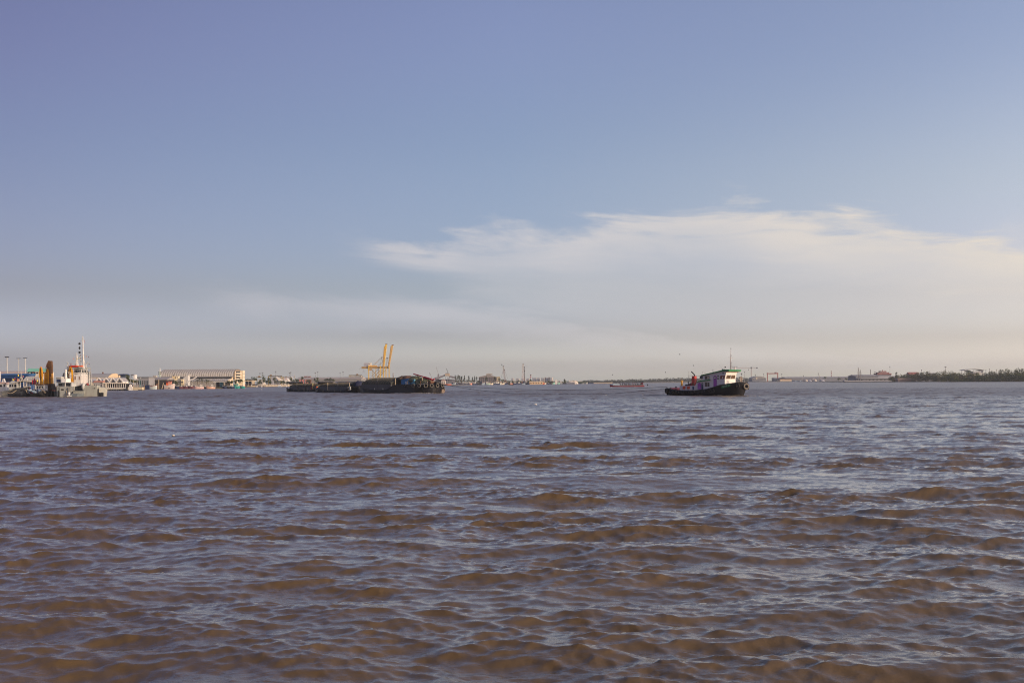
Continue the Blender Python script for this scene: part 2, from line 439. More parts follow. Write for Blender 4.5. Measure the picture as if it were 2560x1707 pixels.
# paints and materials
W_ = PM('white_paint', (.72, .70, .68), .45, dirt=(.42, .34, .26), scale=.8, streak=True, var=.06)
WC = PM('clean_white_paint', (.80, .77, .74), .5, var=.05)
CREAM = PM('cream_render', (.68, .58, .44), .8, var=.1, scale=.3)
CREAML = PM('pale_cream_render', (.76, .68, .56), .8, var=.08, scale=.3)
GREY = PM('grey_steel_paint', (.33, .35, .33), .5, dirt=(.22, .18, .14), scale=.5, streak=True, var=.1)
LGREY = PM('light_grey_paint', (.50, .51, .50), .5, dirt=(.30, .25, .20), scale=.5, streak=True, var=.1)
DGREY = PM('dark_grey_paint', (.07, .075, .085), .5, var=.3)
NAVY = PM('blue_black_hull_paint', (.007, .008, .014), .5, dirt=(.018, .016, .016), scale=.7, var=.35, streak=True)
BLACK = PM('black_paint', (.015, .015, .017), .6, var=.3)
RUBBER = PM('tyre_rubber', (.028, .027, .030), .75, var=.4, scale=3)
RED = PM('red_paint', (.52, .035, .025), .45, var=.2)
DRED = PM('dark_red_paint', (.22, .02, .025), .5, var=.25, dirt=(.12, .04, .03))
ORANGE = PM('orange_paint', (.80, .14, .03), .5, var=.15)
SALMON = PM('salmon_paint', (.74, .33, .24), .6, var=.12, dirt=(.45, .22, .15))
PINK = PM('faded_pink_paint', (.72, .48, .46), .6, var=.12, dirt=(.5, .3, .25), scale=.6)
YEL = PM('crane_yellow_paint', (.86, .42, .02), .5, var=.15, dirt=(.45, .22, .05), scale=.4)
YELR = PM('worn_yellow_steel', (.66, .29, .012), .5, var=.3, dirt=(.13, .05, .02), scale=.8)
BROWNR = PM('rusty_steel', (.17, .075, .04), .8, var=.4, dirt=(.07, .035, .03))
YELC = PM('bright_yellow_cloth', (.85, .65, .06), .8, var=.1)
GREEN = PM('roof_green_paint', (.020, .20, .065), .45, var=.2)
BGREEN = PM('board_green_paint', (.015, .13, .05), .5, var=.2)
TEAL = PM('teal_paint', (.03, .34, .32), .5, var=.2)
BLUE = PM('sheet_metal_blue', (.012, .075, .25), .5, var=.2)
DBLUE = PM('dark_blue_paint', (.02, .035, .10), .5, var=.3)
PBLUE = PM('pale_blue_paint', (.35, .45, .55), .55, var=.12)
PURPLE = PM('purple_paint', (.34, .075, .40), .5, var=.15)
MAUVE = PM('mauve_shade_white', (.63, .585, .62), .55, var=.08, dirt=(.60, .44, .45), scale=.5)  # white tug paint with its mauve shade put into the colour
BEIGE = PM('beige_sheet', (.62, .58, .50), .6, var=.08)
ROOFG = PM('grey_sheet_roof', (.40, .39, .37), .6, var=.1, scale=.3)
ROOFD = PM('dark_sheet_roof', (.16, .16, .17), .7, var=.15, scale=.2)
ROOFR = PM('red_tile_roof', (.34, .075, .045), .8, var=.2, scale=.5)
MINT = PM('mint_sheet_roof', (.22, .56, .46), .6, var=.1)
CONC = PM('pale_concrete', (.50, .46, .40), .85, var=.2, scale=.4, dirt=(.25, .21, .17))
WOOD = PM('weathered_timber', (.24, .16, .10), .8, var=.3, scale=2)
PALEW = PM('pale_timber', (.50, .40, .28), .8, var=.25, scale=2)
TARP = PM('olive_tarpaulin', (.045, .048, .040), .8, var=.35, scale=.5, dirt=(.16, .13, .07), bump=.08)
TARPD = PM('folded_dark_tarpaulin', (.10, .065, .045), .85, var=.5, scale=1.5, bump=.1)
TARPB = PM('blue_tarpaulin', (.05, .19, .42), .7, var=.3, scale=1.2)
COAM = PM('lead_grey_coaming', (.085, .085, .095), .6, var=.35, scale=.5, dirt=(.05, .045, .05), streak=True)
GLASS = PM('window_glass', (.02, .022, .028), .08, var=.3)
VOID = PM('shaded_interior', (.035, .033, .035), .9, var=.5, scale=.6)
SKIN = PM('skin', (.30, .17, .11), .6, var=.1)
CLOTHD = PM('dark_clothing', (.03, .03, .045), .85, var=.4)
MAST = PM('galvanised_steel', (.42, .41, .40), .45, var=.1, metal=.2)
FOAMM = PM('white_foam', (.75, .70, .62), .6, var=.15)
ROPE = PM('dark_rope', (.055, .045, .045), .9, var=.3)

# ---------------------------------------------------------------- hulls
def hull_mesh(xs, half, sheer, wl, rake=0.0, bulw=0.7, keel=-0.9, inner=0.12):
    """xs stations stern to bow; half breadth at the rail, height of the rail, half breadth at the waterline"""
    rings = []
    for i, x in enumerate(xs):
        b, z, w = half[i], sheer[i], wl[i]
        t = i / (len(xs) - 1)
        sh = rake * max(0, (t - 0.75) / 0.25) ** 1.5            # the stem leans forward above the water
        bi = max(0.02, b - inner)
        r = [(x - sh * .6, 0, keel), (x - sh * .6, w * .8, keel * .8), (x - sh * .5, w, 0.0), (x - sh * .25, w + (b - w) * .55, z * .45), (x, b, z), (x, bi, z), (x, bi, z - bulw), (x, 0, z - bulw)]
        r += [(p[0], -p[1], p[2]) for p in r[-2:0:-1]]
        rings.append(r)
    return MB().loft(rings)

# ---------------------------------------------------------------- the tug
D_T = 243.0; PXT = 1773
KT = D_T / F
loc = at(PXT, D_T)
RHO = R(33); ALPHA = RHO + math.atan((PXT - CX) / F)
tug = thing('tugboat', 'black hulled tugboat with lilac-shaded white wheelhouse, green roof and red funnel, towing barges', 'tugboat', loc, -ALPHA)
def tx(Zx, y=-2.4): return (((1640 + Zx / 9.046) - PXT) * KT - y * math.sin(RHO)) / math.cos(RHO)
def tz(Zy): return (1172 - Zy) * KT / 9.046
sh_px = [(215, 1003), (300, 1003), (400, 1032), (560, 1048), (900, 1048), (1150, 1018), (1300, 976), (1460, 922), (1700, 886), (1870, 866), (2010, 872)]
SX = [tx(a, -2.6 if a < 1800 else -1.0) for a, b in sh_px]; SZ = [tz(b) for a, b in sh_px]
xs = np.linspace(-11.4, 10.4, 27)
def smooth_profile(x, X, Y): return float(np.interp(x, X, Y))
half = []; wl = []; sheer = []
for x in xs:
    t = (x + 11.4) / 21.8
    b = 2.9 * min(1, (max(0, t) / 0.10 + 0.55)) if t < 0.06 else 2.9
    if t > 0.62: b = 2.9 * math.sqrt(max(0.004, 1 - ((t - 0.62) / 0.385) ** 2.6))
    w = min(b, 2.75) if t > 0.05 else 1.6
    if t > 0.5: w = 2.75 * math.sqrt(max(0.0, 1 - ((t - 0.5) / 0.5) ** 1.7))
    half.append(max(.25, b)); wl.append(max(.04, w)); sheer.append(smooth_profile(x, SX, SZ))
hull = part('hull', hull_mesh(xs, half, sheer, wl, rake=1.7, bulw=0.55), NAVY, tug, smooth=True)
def side_y(x): return -float(np.interp(x, xs, half))
def rail_z(x): return float(np.interp(x, xs, sheer))
# rubbing band round the hull
for sgn in (-1, 1):
    rb = MB()
    pts = [(x, sgn * (-side_y(x) + .04), rail_z(x) - .22) for x in np.linspace(-11.2, 9.9, 24)]
    rb.path(pts, .10, 6)
    part('rubbing_strake', rb, RUBBER, hull)
# tyre fenders
for Zx, Zy, rr in [(370, 1092, .42), (492, 1095, .44), (612, 1102, .45), (722, 1100, .45), (846, 1088, .45), (966, 1092, .46), (1080, 1075, .46), (1200, 1042, .46), (1288, 1066, .46)]:
    x = tx(Zx, -3.0)
    part('tyre_fender', MB().torus((x, side_y(x) - .14, tz(Zy)), rr - .12, .145, (0, 1, 0), 18, 8), RUBBER, tug, True)
x = tx(1790, -2.4); part('tyre_fender', MB().torus((x, side_y(x) - .10, tz(948)), .46, .15, (.35, 1, 0), 18, 8), RUBBER, tug, True)
PALEF = PM('sunlit_fender_rubber', (.20, .175, .15), .8, var=.4, scale=2)  # pale tone paints sunlight onto the bow tyre
part('bow_fender', MB().torus((10.35, -.15, tz(965)), .58, .20, (1, -.55, .05), 24, 10), PALEF, tug, True, label='large pale sunlit tyre hung on the bow')
part('bow_fender', MB().torus((10.15, 1.0, tz(970)), .52, .22, (1, .9, 0), 20, 8), RUBBER, tug, True)
part('stern_fender', MB().torus((-11.3, -1.6, tz(1065)), .5, .3, (-1, -.8, 0), 20, 8).torus((-11.5, .3, tz(1060)), .5, .3, (-1, 0, 0), 20, 8).torus((-10.9, -2.5, tz(1062)), .45, .22, (-.5, -1, 0), 20, 8), RUBBER, tug, True)
# name board with two lines of pale lettering and an emblem
dxb = tx(1650, -2.9) - tx(1465, -2.9)
bx0, bx1 = tx(1465, -2.95), tx(1650, -2.75)
def bpt(u, v, off=0.0):
    x = bx0 + (bx1 - bx0) * u
    zt = tz(958 - 52 * u); h = 0.62
    return (x, side_y(x) - .05 - off - 0.10 * v, zt - h * (1 - v) + .02)
def bquad(b, u0, u1, v0, v1, off, th=.015):
    p = [bpt(u0, v0, off), bpt(u1, v0, off), bpt(u1, v1, off), bpt(u0, v1, off)]
    q = [(a, y + th, z) for a, y, z in p]
    b.hexa([q[0], q[1], p[1], p[0], q[3], q[2], p[2], p[3]])
nb = MB()
for i in range(6): bquad(nb, i / 6, (i + 1) / 6, 0, 1, .03)
board = part('name_board', nb, BGREEN, tug)
rng = random.Random(4)
lt = MB()
u = .07
while u < .66:      # upper line: small curled letters
    w = rng.choice((.022, .028, .032))
    bquad(lt, u, u + .008, .60, .84, .05); bquad(lt, u, u + w, .76, .84, .05)
    if rng.random() < .6: bquad(lt, u + w - .008, u + w, .60, .84, .05)
    if rng.random() < .35: bquad(lt, u + .004, u + w, .89, .94, .05)
    u += w + .014
for u in (.18, .225, .27, .33, .42, .465, .51, .555, .60):
    bquad(lt, u, u + .012, .28, .52, .05); bquad(lt, u, u + .034, .46, .52, .05); bquad(lt, u, u + .034, .28, .34, .05)
part('lettering', lt, PM('board_lettering', (.35, .48, .46), .6, var=.1), board)
em = MB(); bquad(em, .76, .78, .30, .72, .05); bquad(em, .76, .90, .30, .38, .05); bquad(em, .88, .90, .30, .72, .05); bquad(em, .80, .86, .50, .64, .05)
part('emblem', em, PM('board_emblem', (.30, .45, .40), .6, var=.1), board)

# deckhouse and wheelhouse
y0, y1 = -2.4, 2.4
HW = tx(1540)                       # foot of the front wall
zt_r = lambda x: float(np.interp(x, [tx(1060), tx(1300), tx(1500), HW + .4], [tz(728), tz(668), tz(628), tz(622)]))
a0 = tx(893); a1 = tx(940); low_top = tz(858)
prof = [(a0, .7), (a0, tz(945)), (a1, low_top), (tx(1062), tz(842)), (tx(1062), tz(728)), (tx(1300), tz(668)), (tx(1500), tz(630)), (HW + .42, tz(624)), (HW + .42, tz(650)), (HW, tz(800)), (HW, 1.2)]
house = part('deckhouse', MB().prism(prof, 'y', y0, y1), MAUVE, tug)
# the same white wall without the shade colour, for the sunlit front
fw = MB().hexa([(HW + .012, y0 + .01, 1.6), (HW + .012, y1 - .01, 1.6), (HW + .03, y1 - .01, 1.6), (HW + .03, y0 + .01, 1.6), (HW + .012, y0 + .01, tz(800)), (HW + .012, y1 - .01, tz(800)), (HW + .03, y1 - .01, tz(800)), (HW + .03, y0 + .01, tz(800))])
part('front_panel', fw, WC, house)
def frontq(b, ya, yb, za, zb, off, th=.03):
    def p(y, z, o): 
        x = HW + max(0, (z - tz(800)) / (tz(650) - tz(800))) * .42
        return (x + o, y, z)
    b.hexa([p(ya, za, off - th), p(yb, za, off - th), p(yb, za, off), p(ya, za, off), p(ya, zb, off - th), p(yb, zb, off - th), p(yb, zb, off), p(ya, zb, off)])
b = MB(); frontq(b, y0 + .02, y1 - .02, tz(800) + .003, tz(655), .03, .02); part('front_panel', b, WC, house)
for ya, yb in ((-1.95, -.1), (.08, 1.95)):
    b = MB(); frontq(b, ya, yb, tz(797), tz(716), .055); w = part('window', b, GLASS, house)
    b = MB(); frontq(b, ya - .07, ya, tz(803), tz(710), .08); frontq(b, yb, yb + .07, tz(803), tz(710), .08); frontq(b, ya, yb, tz(716), tz(708), .08); frontq(b, ya, yb, tz(805), tz(797), .08)
    part('frame', b, WC, w)
    cu = MB()
    for k in range(4):
        yy0 = ya + .15 + k * (yb - ya) / 4.3
        frontq(cu, yy0, yy0 + .16, tz(790), tz(722), .07, .01)
    part('curtain', cu, PM('brown_curtain', (.30, .17, .09), .9, var=.4, scale=6), w)
def sideq(b, Zx0, Zx1, Zy0, Zy1, off, th=.03, sk=0.0):
    X0, X1, Z0, Z1 = tx(Zx0), tx(Zx1), tz(Zy1), tz(Zy0)
    b.hexa([(X0, y0 - off + th, Z0), (X1, y0 - off + th, Z0), (X1, y0 - off, Z0), (X0, y0 - off, Z0), (X0 + sk, y0 - off + th, Z1), (X1 + sk, y0 - off + th, Z1), (X1 + sk, y0 - off, Z1), (X0 + sk, y0 - off, Z1)])
def archq(Zx0, Zx1, Zy0, Zy1, off, th=.05):
    X0, X1, Z0, Z1 = tx(Zx0), tx(Zx1), tz(Zy1), tz(Zy0); r = (X1 - X0) / 2; c = (X0 + X1) / 2
    pl = [(X0, Z0), (X1, Z0)] + [(c + r * math.cos(t), Z1 - r * .8 + r * .8 * math.sin(t)) for t in np.linspace(0, math.pi, 11)]
    return MB().prism(pl, 'y', y0 - off, y0 - off + th)
BRN = PM('window_dark_brown', (.09, .055, .05), .25, var=.4, scale=3)
for q in ((1115, 1212, 730, 805, 'upper'), (1115, 1212, 876, 966, 'lower')):
    b = MB(); sideq(b, *q[:4], .03); w = part('window', b, BRN, house)
    b = MB(); sideq(b, q[0] - 8, q[0], q[2] - 8, q[3] + 8, .05); sideq(b, q[1], q[1] + 8, q[2] - 8, q[3] + 8, .05); sideq(b, q[0], q[1], q[2] - 8, q[2], .05); sideq(b, q[0], q[1], q[3], q[3] + 8, .05)
    sideq(b, (q[0] + q[1]) / 2 - 3, (q[0] + q[1]) / 2 + 3, q[2], q[3], .05)
    part('frame', b, LGREY, w)
b = MB(); sideq(b, 1160, 1205, 738, 798, .045); part('curtain', b, PALEW, house)
b = MB(); sideq(b, 1438, 1535, 722, 800, .03, sk=.16); w = part('window', b, PM('window_red_brown', (.20, .035, .025), .3, var=.4, scale=3), house)
b = MB(); sideq(b, 1488, 1502, 745, 790, .045, sk=.10); part('curtain', b, WC, w)
for q, m_, win in (((950, 1028, 880, 1030), PURPLE, False), ((1300, 1370, 723, 972), PURPLE, True)):
    dr = part('door', archq(*q, .05), m_, house)
    if win:
        part('window', archq(1310, 1360, 735, 802, .07), PM('door_window_frame', (.10, .03, .10), .4), dr)
        part('pane', MB().prism([(tx(1313), tz(758)), (tx(1335), tz(798)), (tx(1357), tz(758))], 'y', y0 - .09, y0 - .07), WC, dr)
    else:
        b = MB()
        b.bar((tx(958), y0 - .07, tz(1020)), (tx(1020), y0 - .07, tz(950)), .05); b.bar((tx(1020), y0 - .07, tz(1020)), (tx(958), y0 - .07, tz(950)), .05)
        part('brace', b, PM('pale_purple_paint', (.50, .22, .55), .5), dr)
    part('handle', MB().box(tx(q[1] - 12), tx(q[1] - 6), y0 - .11, y0 - .05, tz((q[2] + q[3]) / 2 + 8), tz((q[2] + q[3]) / 2 - 8)), BLACK, dr)
dr = part('door', archq(1034, 1076, 882, 1035, .05), DBLUE, house, label='dark narrow door beside the purple door')
part('pane', MB().prism([(tx(1046), tz(922)), (tx(1062), tz(922)), (tx(1054), tz(900))], 'y', y0 - .07, y0 - .05), WC, dr)
w = part('window', archq(1380, 1421, 718, 804, .04), DGREY, house)
part('pane', MB().prism([(tx(1385), tz(750)), (tx(1400), tz(795)), (tx(1416), tz(750))], 'y', y0 - .06, y0 - .04), WC, w)
b = MB()
for k in range(2): b.box(tx(1496 + 18 * k), tx(1508 + 18 * k), y0 - .03, y0, tz(688), tz(660))
part('vent', b, DGREY, house)
# roofs
RF = HW + 1.35
prof = [(tx(1040), tz(728)), (tx(1300), tz(668)), (tx(1500), tz(630)), (tx(1545), tz(622)), (RF, tz(630)), (RF + .05, tz(598)), (tx(1545), tz(590)), (tx(1500), tz(602)), (tx(1290), tz(652)), (tx(1040), tz(706))]
roof = part('roof', MB().prism(prof, 'y', y0 - .35, y1 + .35), GREEN, tug)
part('hatch', MB().box(tx(1285), tx(1340), -2.3, -1.3, tz(665), tz(640)), GREEN, roof)
part('soffit', MB().prism([(HW - .1, tz(632)), (RF - .1, tz(634)), (HW + .4, tz(660)), (HW - .1, tz(660))], 'y', y0 - .2, y1 + .2), PM('cream_soffit', (.72, .60, .50), .6), roof)
prof = [(tx(928), tz(866)), (tx(1232), tz(830)), (tx(1232), tz(808)), (tx(928), tz(846))]
part('awning', MB().prism(prof, 'y', y0 - .32, y1 + .3), GREEN, tug)
# mast with yard, lamps, radar, aerials
MX = tx(1672, 0)
mz0 = tz(600)
mast = part('mast', MB().tube((MX, 0, mz0 - .3), (MX + .08, 0, tz(280)), .10, .07).tube((MX + .08, 0, tz(280)), (MX + .14, 0, tz(105)), .055, .03), PM('pale_mast_paint', (.55, .42, .38), .5, var=.15), tug, True)
part('yard', MB().bar((MX + .05, 1.0, tz(335)), (MX + .05, -1.0, tz(320)), .07), MAST, mast)
part('mast_lamp', MB().ball((MX + .22, 0, tz(280)), .09), BLACK, mast); part('mast_lamp', MB().ball((MX + .2, 0, tz(435)), .09), BLACK, mast); part('mast_lamp', MB().ball((MX + .14, 0, tz(125)), .07, (1, 1, 2)), BLACK, mast)
b = MB()
for zz in range(455, 600, 28): b.bar((MX + .06, 0, tz(zz)), (MX + .32, 0, tz(zz)), .035)
b.tube((MX + .32, 0, tz(600)), (MX + .32, 0, tz(450)), .03)
part('ladder', b, MAST, mast)
rx = tx(1762, .8)
rad = part('radar_scanner', MB().bar((rx, -.2, tz(527)), (rx + .05, 1.9, tz(527)), .18, .10), DBLUE, tug)
part('pedestal', MB().tube((rx, .8, tz(600)), (rx, .8, tz(560)), .2, .16).ball((rx, .8, tz(552)), .2), W_, rad)
lx = tx(1532, -1.8)
part('searchlight', MB().tube((lx, -1.8, tz(600)), (lx, -1.8, tz(560)), .03).ball((tx(1555, -1.8), -1.8, tz(538)), .17), BLACK, tug)
part('horn', MB().box(tx(1492, -1.8), tx(1512, -1.8), -2.0, -1.7, tz(600), tz(578)), DBLUE, tug)
for Zx, top, cross in ((1058, 625, 1), (1115, 630, 1), (1285, 575, 1)):
    ant = MB(); x = tx(Zx, -1.5); ant.tube((x, -1.5, tz(720)), (x, -1.5, tz(top)), .025, n=5)
    ant.bar((x - .28, -1.5, tz(top + 25)), (x + .28, -1.5, tz(top + 22)), .04)
    part('aerial', ant, MAST, tug)
ant = MB(); ant.tube((tx(1520, -1.5), -1.5, tz(590)), (tx(1420, -1.5), -1.5, tz(475)), .012, n=5)
part('aerial', ant, MAST, tug)
# funnel with its bent exhaust pipe
fx = tx(868, -.6)
fun = part('funnel', MB().loft([[(fx - .50, -1.25, .9), (fx + .50, -1.25, .9), (fx + .50, .05, .9), (fx - .50, .05, .9)], [(fx - .36, -1.05, tz(728)), (fx + .42, -1.05, tz(728)), (fx + .42, -.15, tz(728)), (fx - .36, -.15, tz(728))]]), RED, tug)
part('exhaust_pipe', MB().path([(tx(878, -.6), -.6, tz(735)), (tx(878, -.6), -.6, tz(700)), (tx(860, -.6), -.6, tz(680)), (tx(806, -.6), -.6, tz(625))], .13, 8), BLACK, fun, True)
part('awning_pole', MB().tube((tx(727, -1.5), -1.5, tz(716)), (tx(1045, -1.5), -1.5, tz(722)), .04).tube((tx(746, -1.5), -1.5, tz(615)), (tx(746, -1.5), -1.5, tz(900)), .025).tube((tx(746, -1.5), -1.5, tz(730)), (tx(810, -1.5), -1.5, tz(820)), .015), MAST, tug)
part('engine_casing', MB().ball((tx(798, -.3), -.3, tz(930)), .62, (1.1, 1.0, .9)).box(tx(760, -.3), tx(830, -.3), -.9, .3, .8, tz(920)), DRED, tug, True)
part('fuel_drum', MB().tube((tx(850, -1.9), -1.9, 1.1), (tx(850, -1.9), -1.9, tz(890)), .22, n=10), BROWNR, tug, True)
part('air_conditioner', MB().box(tx(1012, -1.9), tx(1050, -1.9), -2.2, -1.5, tz(788), tz(728)), DGREY, tug)
part('handrail', MB().path([(tx(935), y0 - .1, tz(850)), (tx(942), y0 - .1, tz(800)), (tx(1040), y0 - .1, tz(790)), (tx(1045), y0 - .1, tz(830))], .03, 5), MAST, tug)
# winch and bollards on the after deck
part('winch', MB().tube((tx(700, -1.2), -1.6, tz(945)), (tx(700, -1.2), .6, tz(945)), .3, n=12).tube((tx(735, -1), -1.0, tz(945)), (tx(735, -1), -1.0, tz(870)), .08).ball((tx(735, -1), -1.0, tz(856)), .15), BLACK, tug)
part('deck_lamp', MB().ball((tx(772, -1.3), -1.3, tz(900)), .13), W_, tug)
bw = part('after_bulwark', MB().box(tx(542, -2.62), tx(893, -2.62), -2.66, -2.54, tz(1050), tz(948)), MAUVE, tug)
for a in (660, 760):
    part('lifejacket', MB().hexa([(tx(a - 34), -2.80, tz(1022)), (tx(a + 22), -2.80, tz(1022)), (tx(a + 22), -2.66, tz(1022)), (tx(a - 34), -2.66, tz(1022)), (tx(a - 24), -2.80, tz(958)), (tx(a + 30), -2.80, tz(958)), (tx(a + 30), -2.66, tz(958)), (tx(a - 24), -2.66, tz(958))]), PM('faded_orange_vest', (.62, .10, .05), .8, var=.4, scale=4), bw)
part('scupper', MB().prism([(tx(842), tz(968)), (tx(885), tz(968)), (tx(876), tz(1040)), (tx(852), tz(1040))], 'y', -2.72, -2.66), DBLUE, bw)
part('capstan', MB().tube((tx(585, -.5), -.5, .8), (tx(585, -.5), -.5, tz(850)), .28, .2).tube((tx(585, -.5), -.5, tz(850)), (tx(585, -.5), -.5, tz(835)), .34).tube((tx(585, -.5), -.5, tz(835)), (tx(585, -.5), -.5, tz(790)), .04), YEL, tug, True)
b = MB()
rr = random.Random(2)
pts = [(tx(290, -1.5), -1.5), (tx(360, -1.5), -1.5), (tx(450, -1.5), -1.5), (tx(540, -1.5), -1.5)]
rings = []
for (x, y), h in zip(pts, (.25, .55, .62, .5)):
    rings.append([(x, -2.3, 1.1), (x, -2.2, 1.35 + h * .8), (x, -1.2, 1.4 + h), (x, .6, 1.4 + h * .9), (x, 1.5, 1.1)])
part('deck_cover', b.loft(rings), PM('pink_red_tarpaulin', (.75, .16, .16), .7, var=.5, scale=.9, dirt=(.80, .55, .50)), tug, True)
part('towing_bitt', MB().tube((tx(455, -2.2), -2.2, 1.0), (tx(455, -2.2), -2.2, tz(962)), .12).bar((tx(435, -2.2), -2.2, tz(975)), (tx(475, -2.2), -2.2, tz(975)), .12), BLACK, tug)
bx = tx(1896, 0)
part('bollard', MB().tube((bx, -.35, 2.6), (bx, -.35, tz(745)), .17, n=10).tube((bx + .05, .15, 2.6), (bx + .05, .15, tz(755)), .15, n=10).bar((bx, -1.3, tz(800)), (bx, .9, tz(803)), .07), PM('worn_bollard', (.42, .34, .28), .6, var=.3), tug, True)
for a, hgt_ in ((1408, 1.0), (1425, .95)):
    b = MB(); b.tube((tx(a, -2.6), -2.6, rail_z(tx(a, -2.6))), (tx(a, -2.6), -2.6, rail_z(tx(a, -2.6)) + .55), .045)
    part('rail_post', b, W_, tug)
part('anchor', MB().ball((tx(1960, -.3), -.3, tz(872)), .22, (1.2, 1, .7)), MAST, tug, True)
part('bow_rope', MB().path([(tx(1700, -2), -2, 3.1), (tx(1840, -1.6), -1.9, 2.75)], .03, 5), MAST, tug)

# ---------------------------------------------------------------- long low passenger boat
D_P = 650.0
fb = Far('passenger_boat', 'long low passenger boat with dark red hull and passengers under its canopy', 'boat', 1568, D_P)
kx = lambda z: fb.X(1500 + z / 16.8); kz = lambda z: fb.Z(940 + z / 16.8) 
x0_, x1_ = kx(415), kx(1860)
n = 15; xs2 = np.linspace(x1_, x0_, n)
def hz_(x, top): return float(np.interp(x, [x0_, kx(560), kx(1500), x1_], top))
rings_r = []; rings_w = []
for i, x in enumerate(xs2):
    t = i / (n - 1); b_ = 1.7 * math.sqrt(max(.02, 1 - max(0, (t - .7) / .3) ** 2)) * (0.75 + .25 * min(1, t / .1))
    zt_ = hz_(x, [kz(365), kz(405), kz(405), kz(385)]); zg = hz_(x, [kz(325), kz(375), kz(388), kz(372)])
    rings_r.append([(x, -b_ * .8, -.4), (x, -b_, zt_), (x, b_, zt_), (x, b_ * .8, -.4)])
    rings_w.append([(x, -b_ - .02, zt_), (x, -b_ - .05, zg), (x, b_ + .05, zg), (x, b_ + .02, zt_)])
fb.add('hull', MB().loft(rings_r), PM('wine_red_hull', (.23, .012, .025), .5, var=.2), smooth=True)
fb.add('gunwale', MB().loft(rings_w), PM('blue_grey_gunwale', (.30, .34, .40), .5, var=.1))
cb = fb.add('cabin', MB().box(kx(545), kx(822), -1.4, 1.4, kz(380), kz(300)), PBLUE)
for z_ in (550, 600, 648, 700, 760, 815):
    for y_ in (-1.4, 1.3): part('window_post', MB().box(kx(z_ - 5), kx(z_ + 5), y_, y_ + .1, kz(300), kz(262)), DBLUE, cb)
fb.add('canopy', MB().prism([(kx(540), kz(266)), (kx(540), kz(246)), (kx(1000), kz(260)), (kx(1500), kz(258)), (kx(1812), kz(246)), (kx(1812), kz(270)), (kx(1500), kz(284)), (kx(1000), kz(288))], 'y', -1.75, 1.75), PM('canopy_dark_blue', (.012, .016, .035), .8))
for z_ in (830, 1005, 1180, 1355, 1440, 1530, 1700):
    for y_ in (-1.6, 1.6): fb.add('canopy_post', MB().tube((kx(z_), y_, kz(385)), (kx(z_), y_, kz(270)), .06, n=5), DRED)
fb.add('bench_shade', MB().box(kx(828), kx(1735), -1.1, 1.1, kz(392), kz(368)), PM('bench_shadow_grey', (.06, .06, .07), .8))  # dark strip added at seat height as the shade under the canopy
fb.add('stern_panel', MB().box(kx(1735), kx(1805), -1.6, 1.6, kz(378), kz(262)), PM('plum_panel', (.12, .02, .05), .6))
def person_bust(b, x, y, z, s=1.0, lean=0):
    """a seated figure above the gunwale: one continuous surface from hips to crown"""
    rings = []
    for h, rx_, ry_ in ((0, .20, .16), (.18, .19, .14), (.40, .24, .14), (.50, .20, .12), (.56, .075, .075), (.62, .075, .08), (.66, .095, .11), (.76, .105, .12), (.86, .07, .08), (.885, .02, .02)):
        rings.append([(x + rx_ * s * math.cos(t) + lean * h, y + ry_ * s * math.sin(t), z + h * s) for t in np.linspace(0, 2 * math.pi, 9)[:-1]])
    b.loft(rings)
rr = random.Random(7)
for i, z_ in enumerate((855, 940, 1035, 1080, 1110, 1190, 1225, 1290, 1385, 1490, 1570, 1625, 1690)):
    b = MB(); person_bust(b, 0, 0, 0, 1.5, rr.uniform(-.1, .1))
    o = part('person', b, rr.choice((CLOTHD, DBLUE, DGREY, CLOTHD)), None, True)
    x = kx(z_); base = fb.root.location
    o.location = (base.x + x, base.y + rr.uniform(-.9, .2), kz(385))
    tag(o, 'passenger seated in the dark red passenger boat, %s' % (
        ['just behind the cabin', 'second behind the cabin', 'third behind the cabin, close to the next', 'fourth behind the cabin', 'fifth behind the cabin', 'left of the middle post', 'beside the middle post', 'by the dark red middle upright', 'right of the middle upright', 'under the right half of the canopy', 'third from the stern panel', 'second from the stern panel', 'nearest the stern panel'][i]), 'person', 'passengers on the long passenger boat')

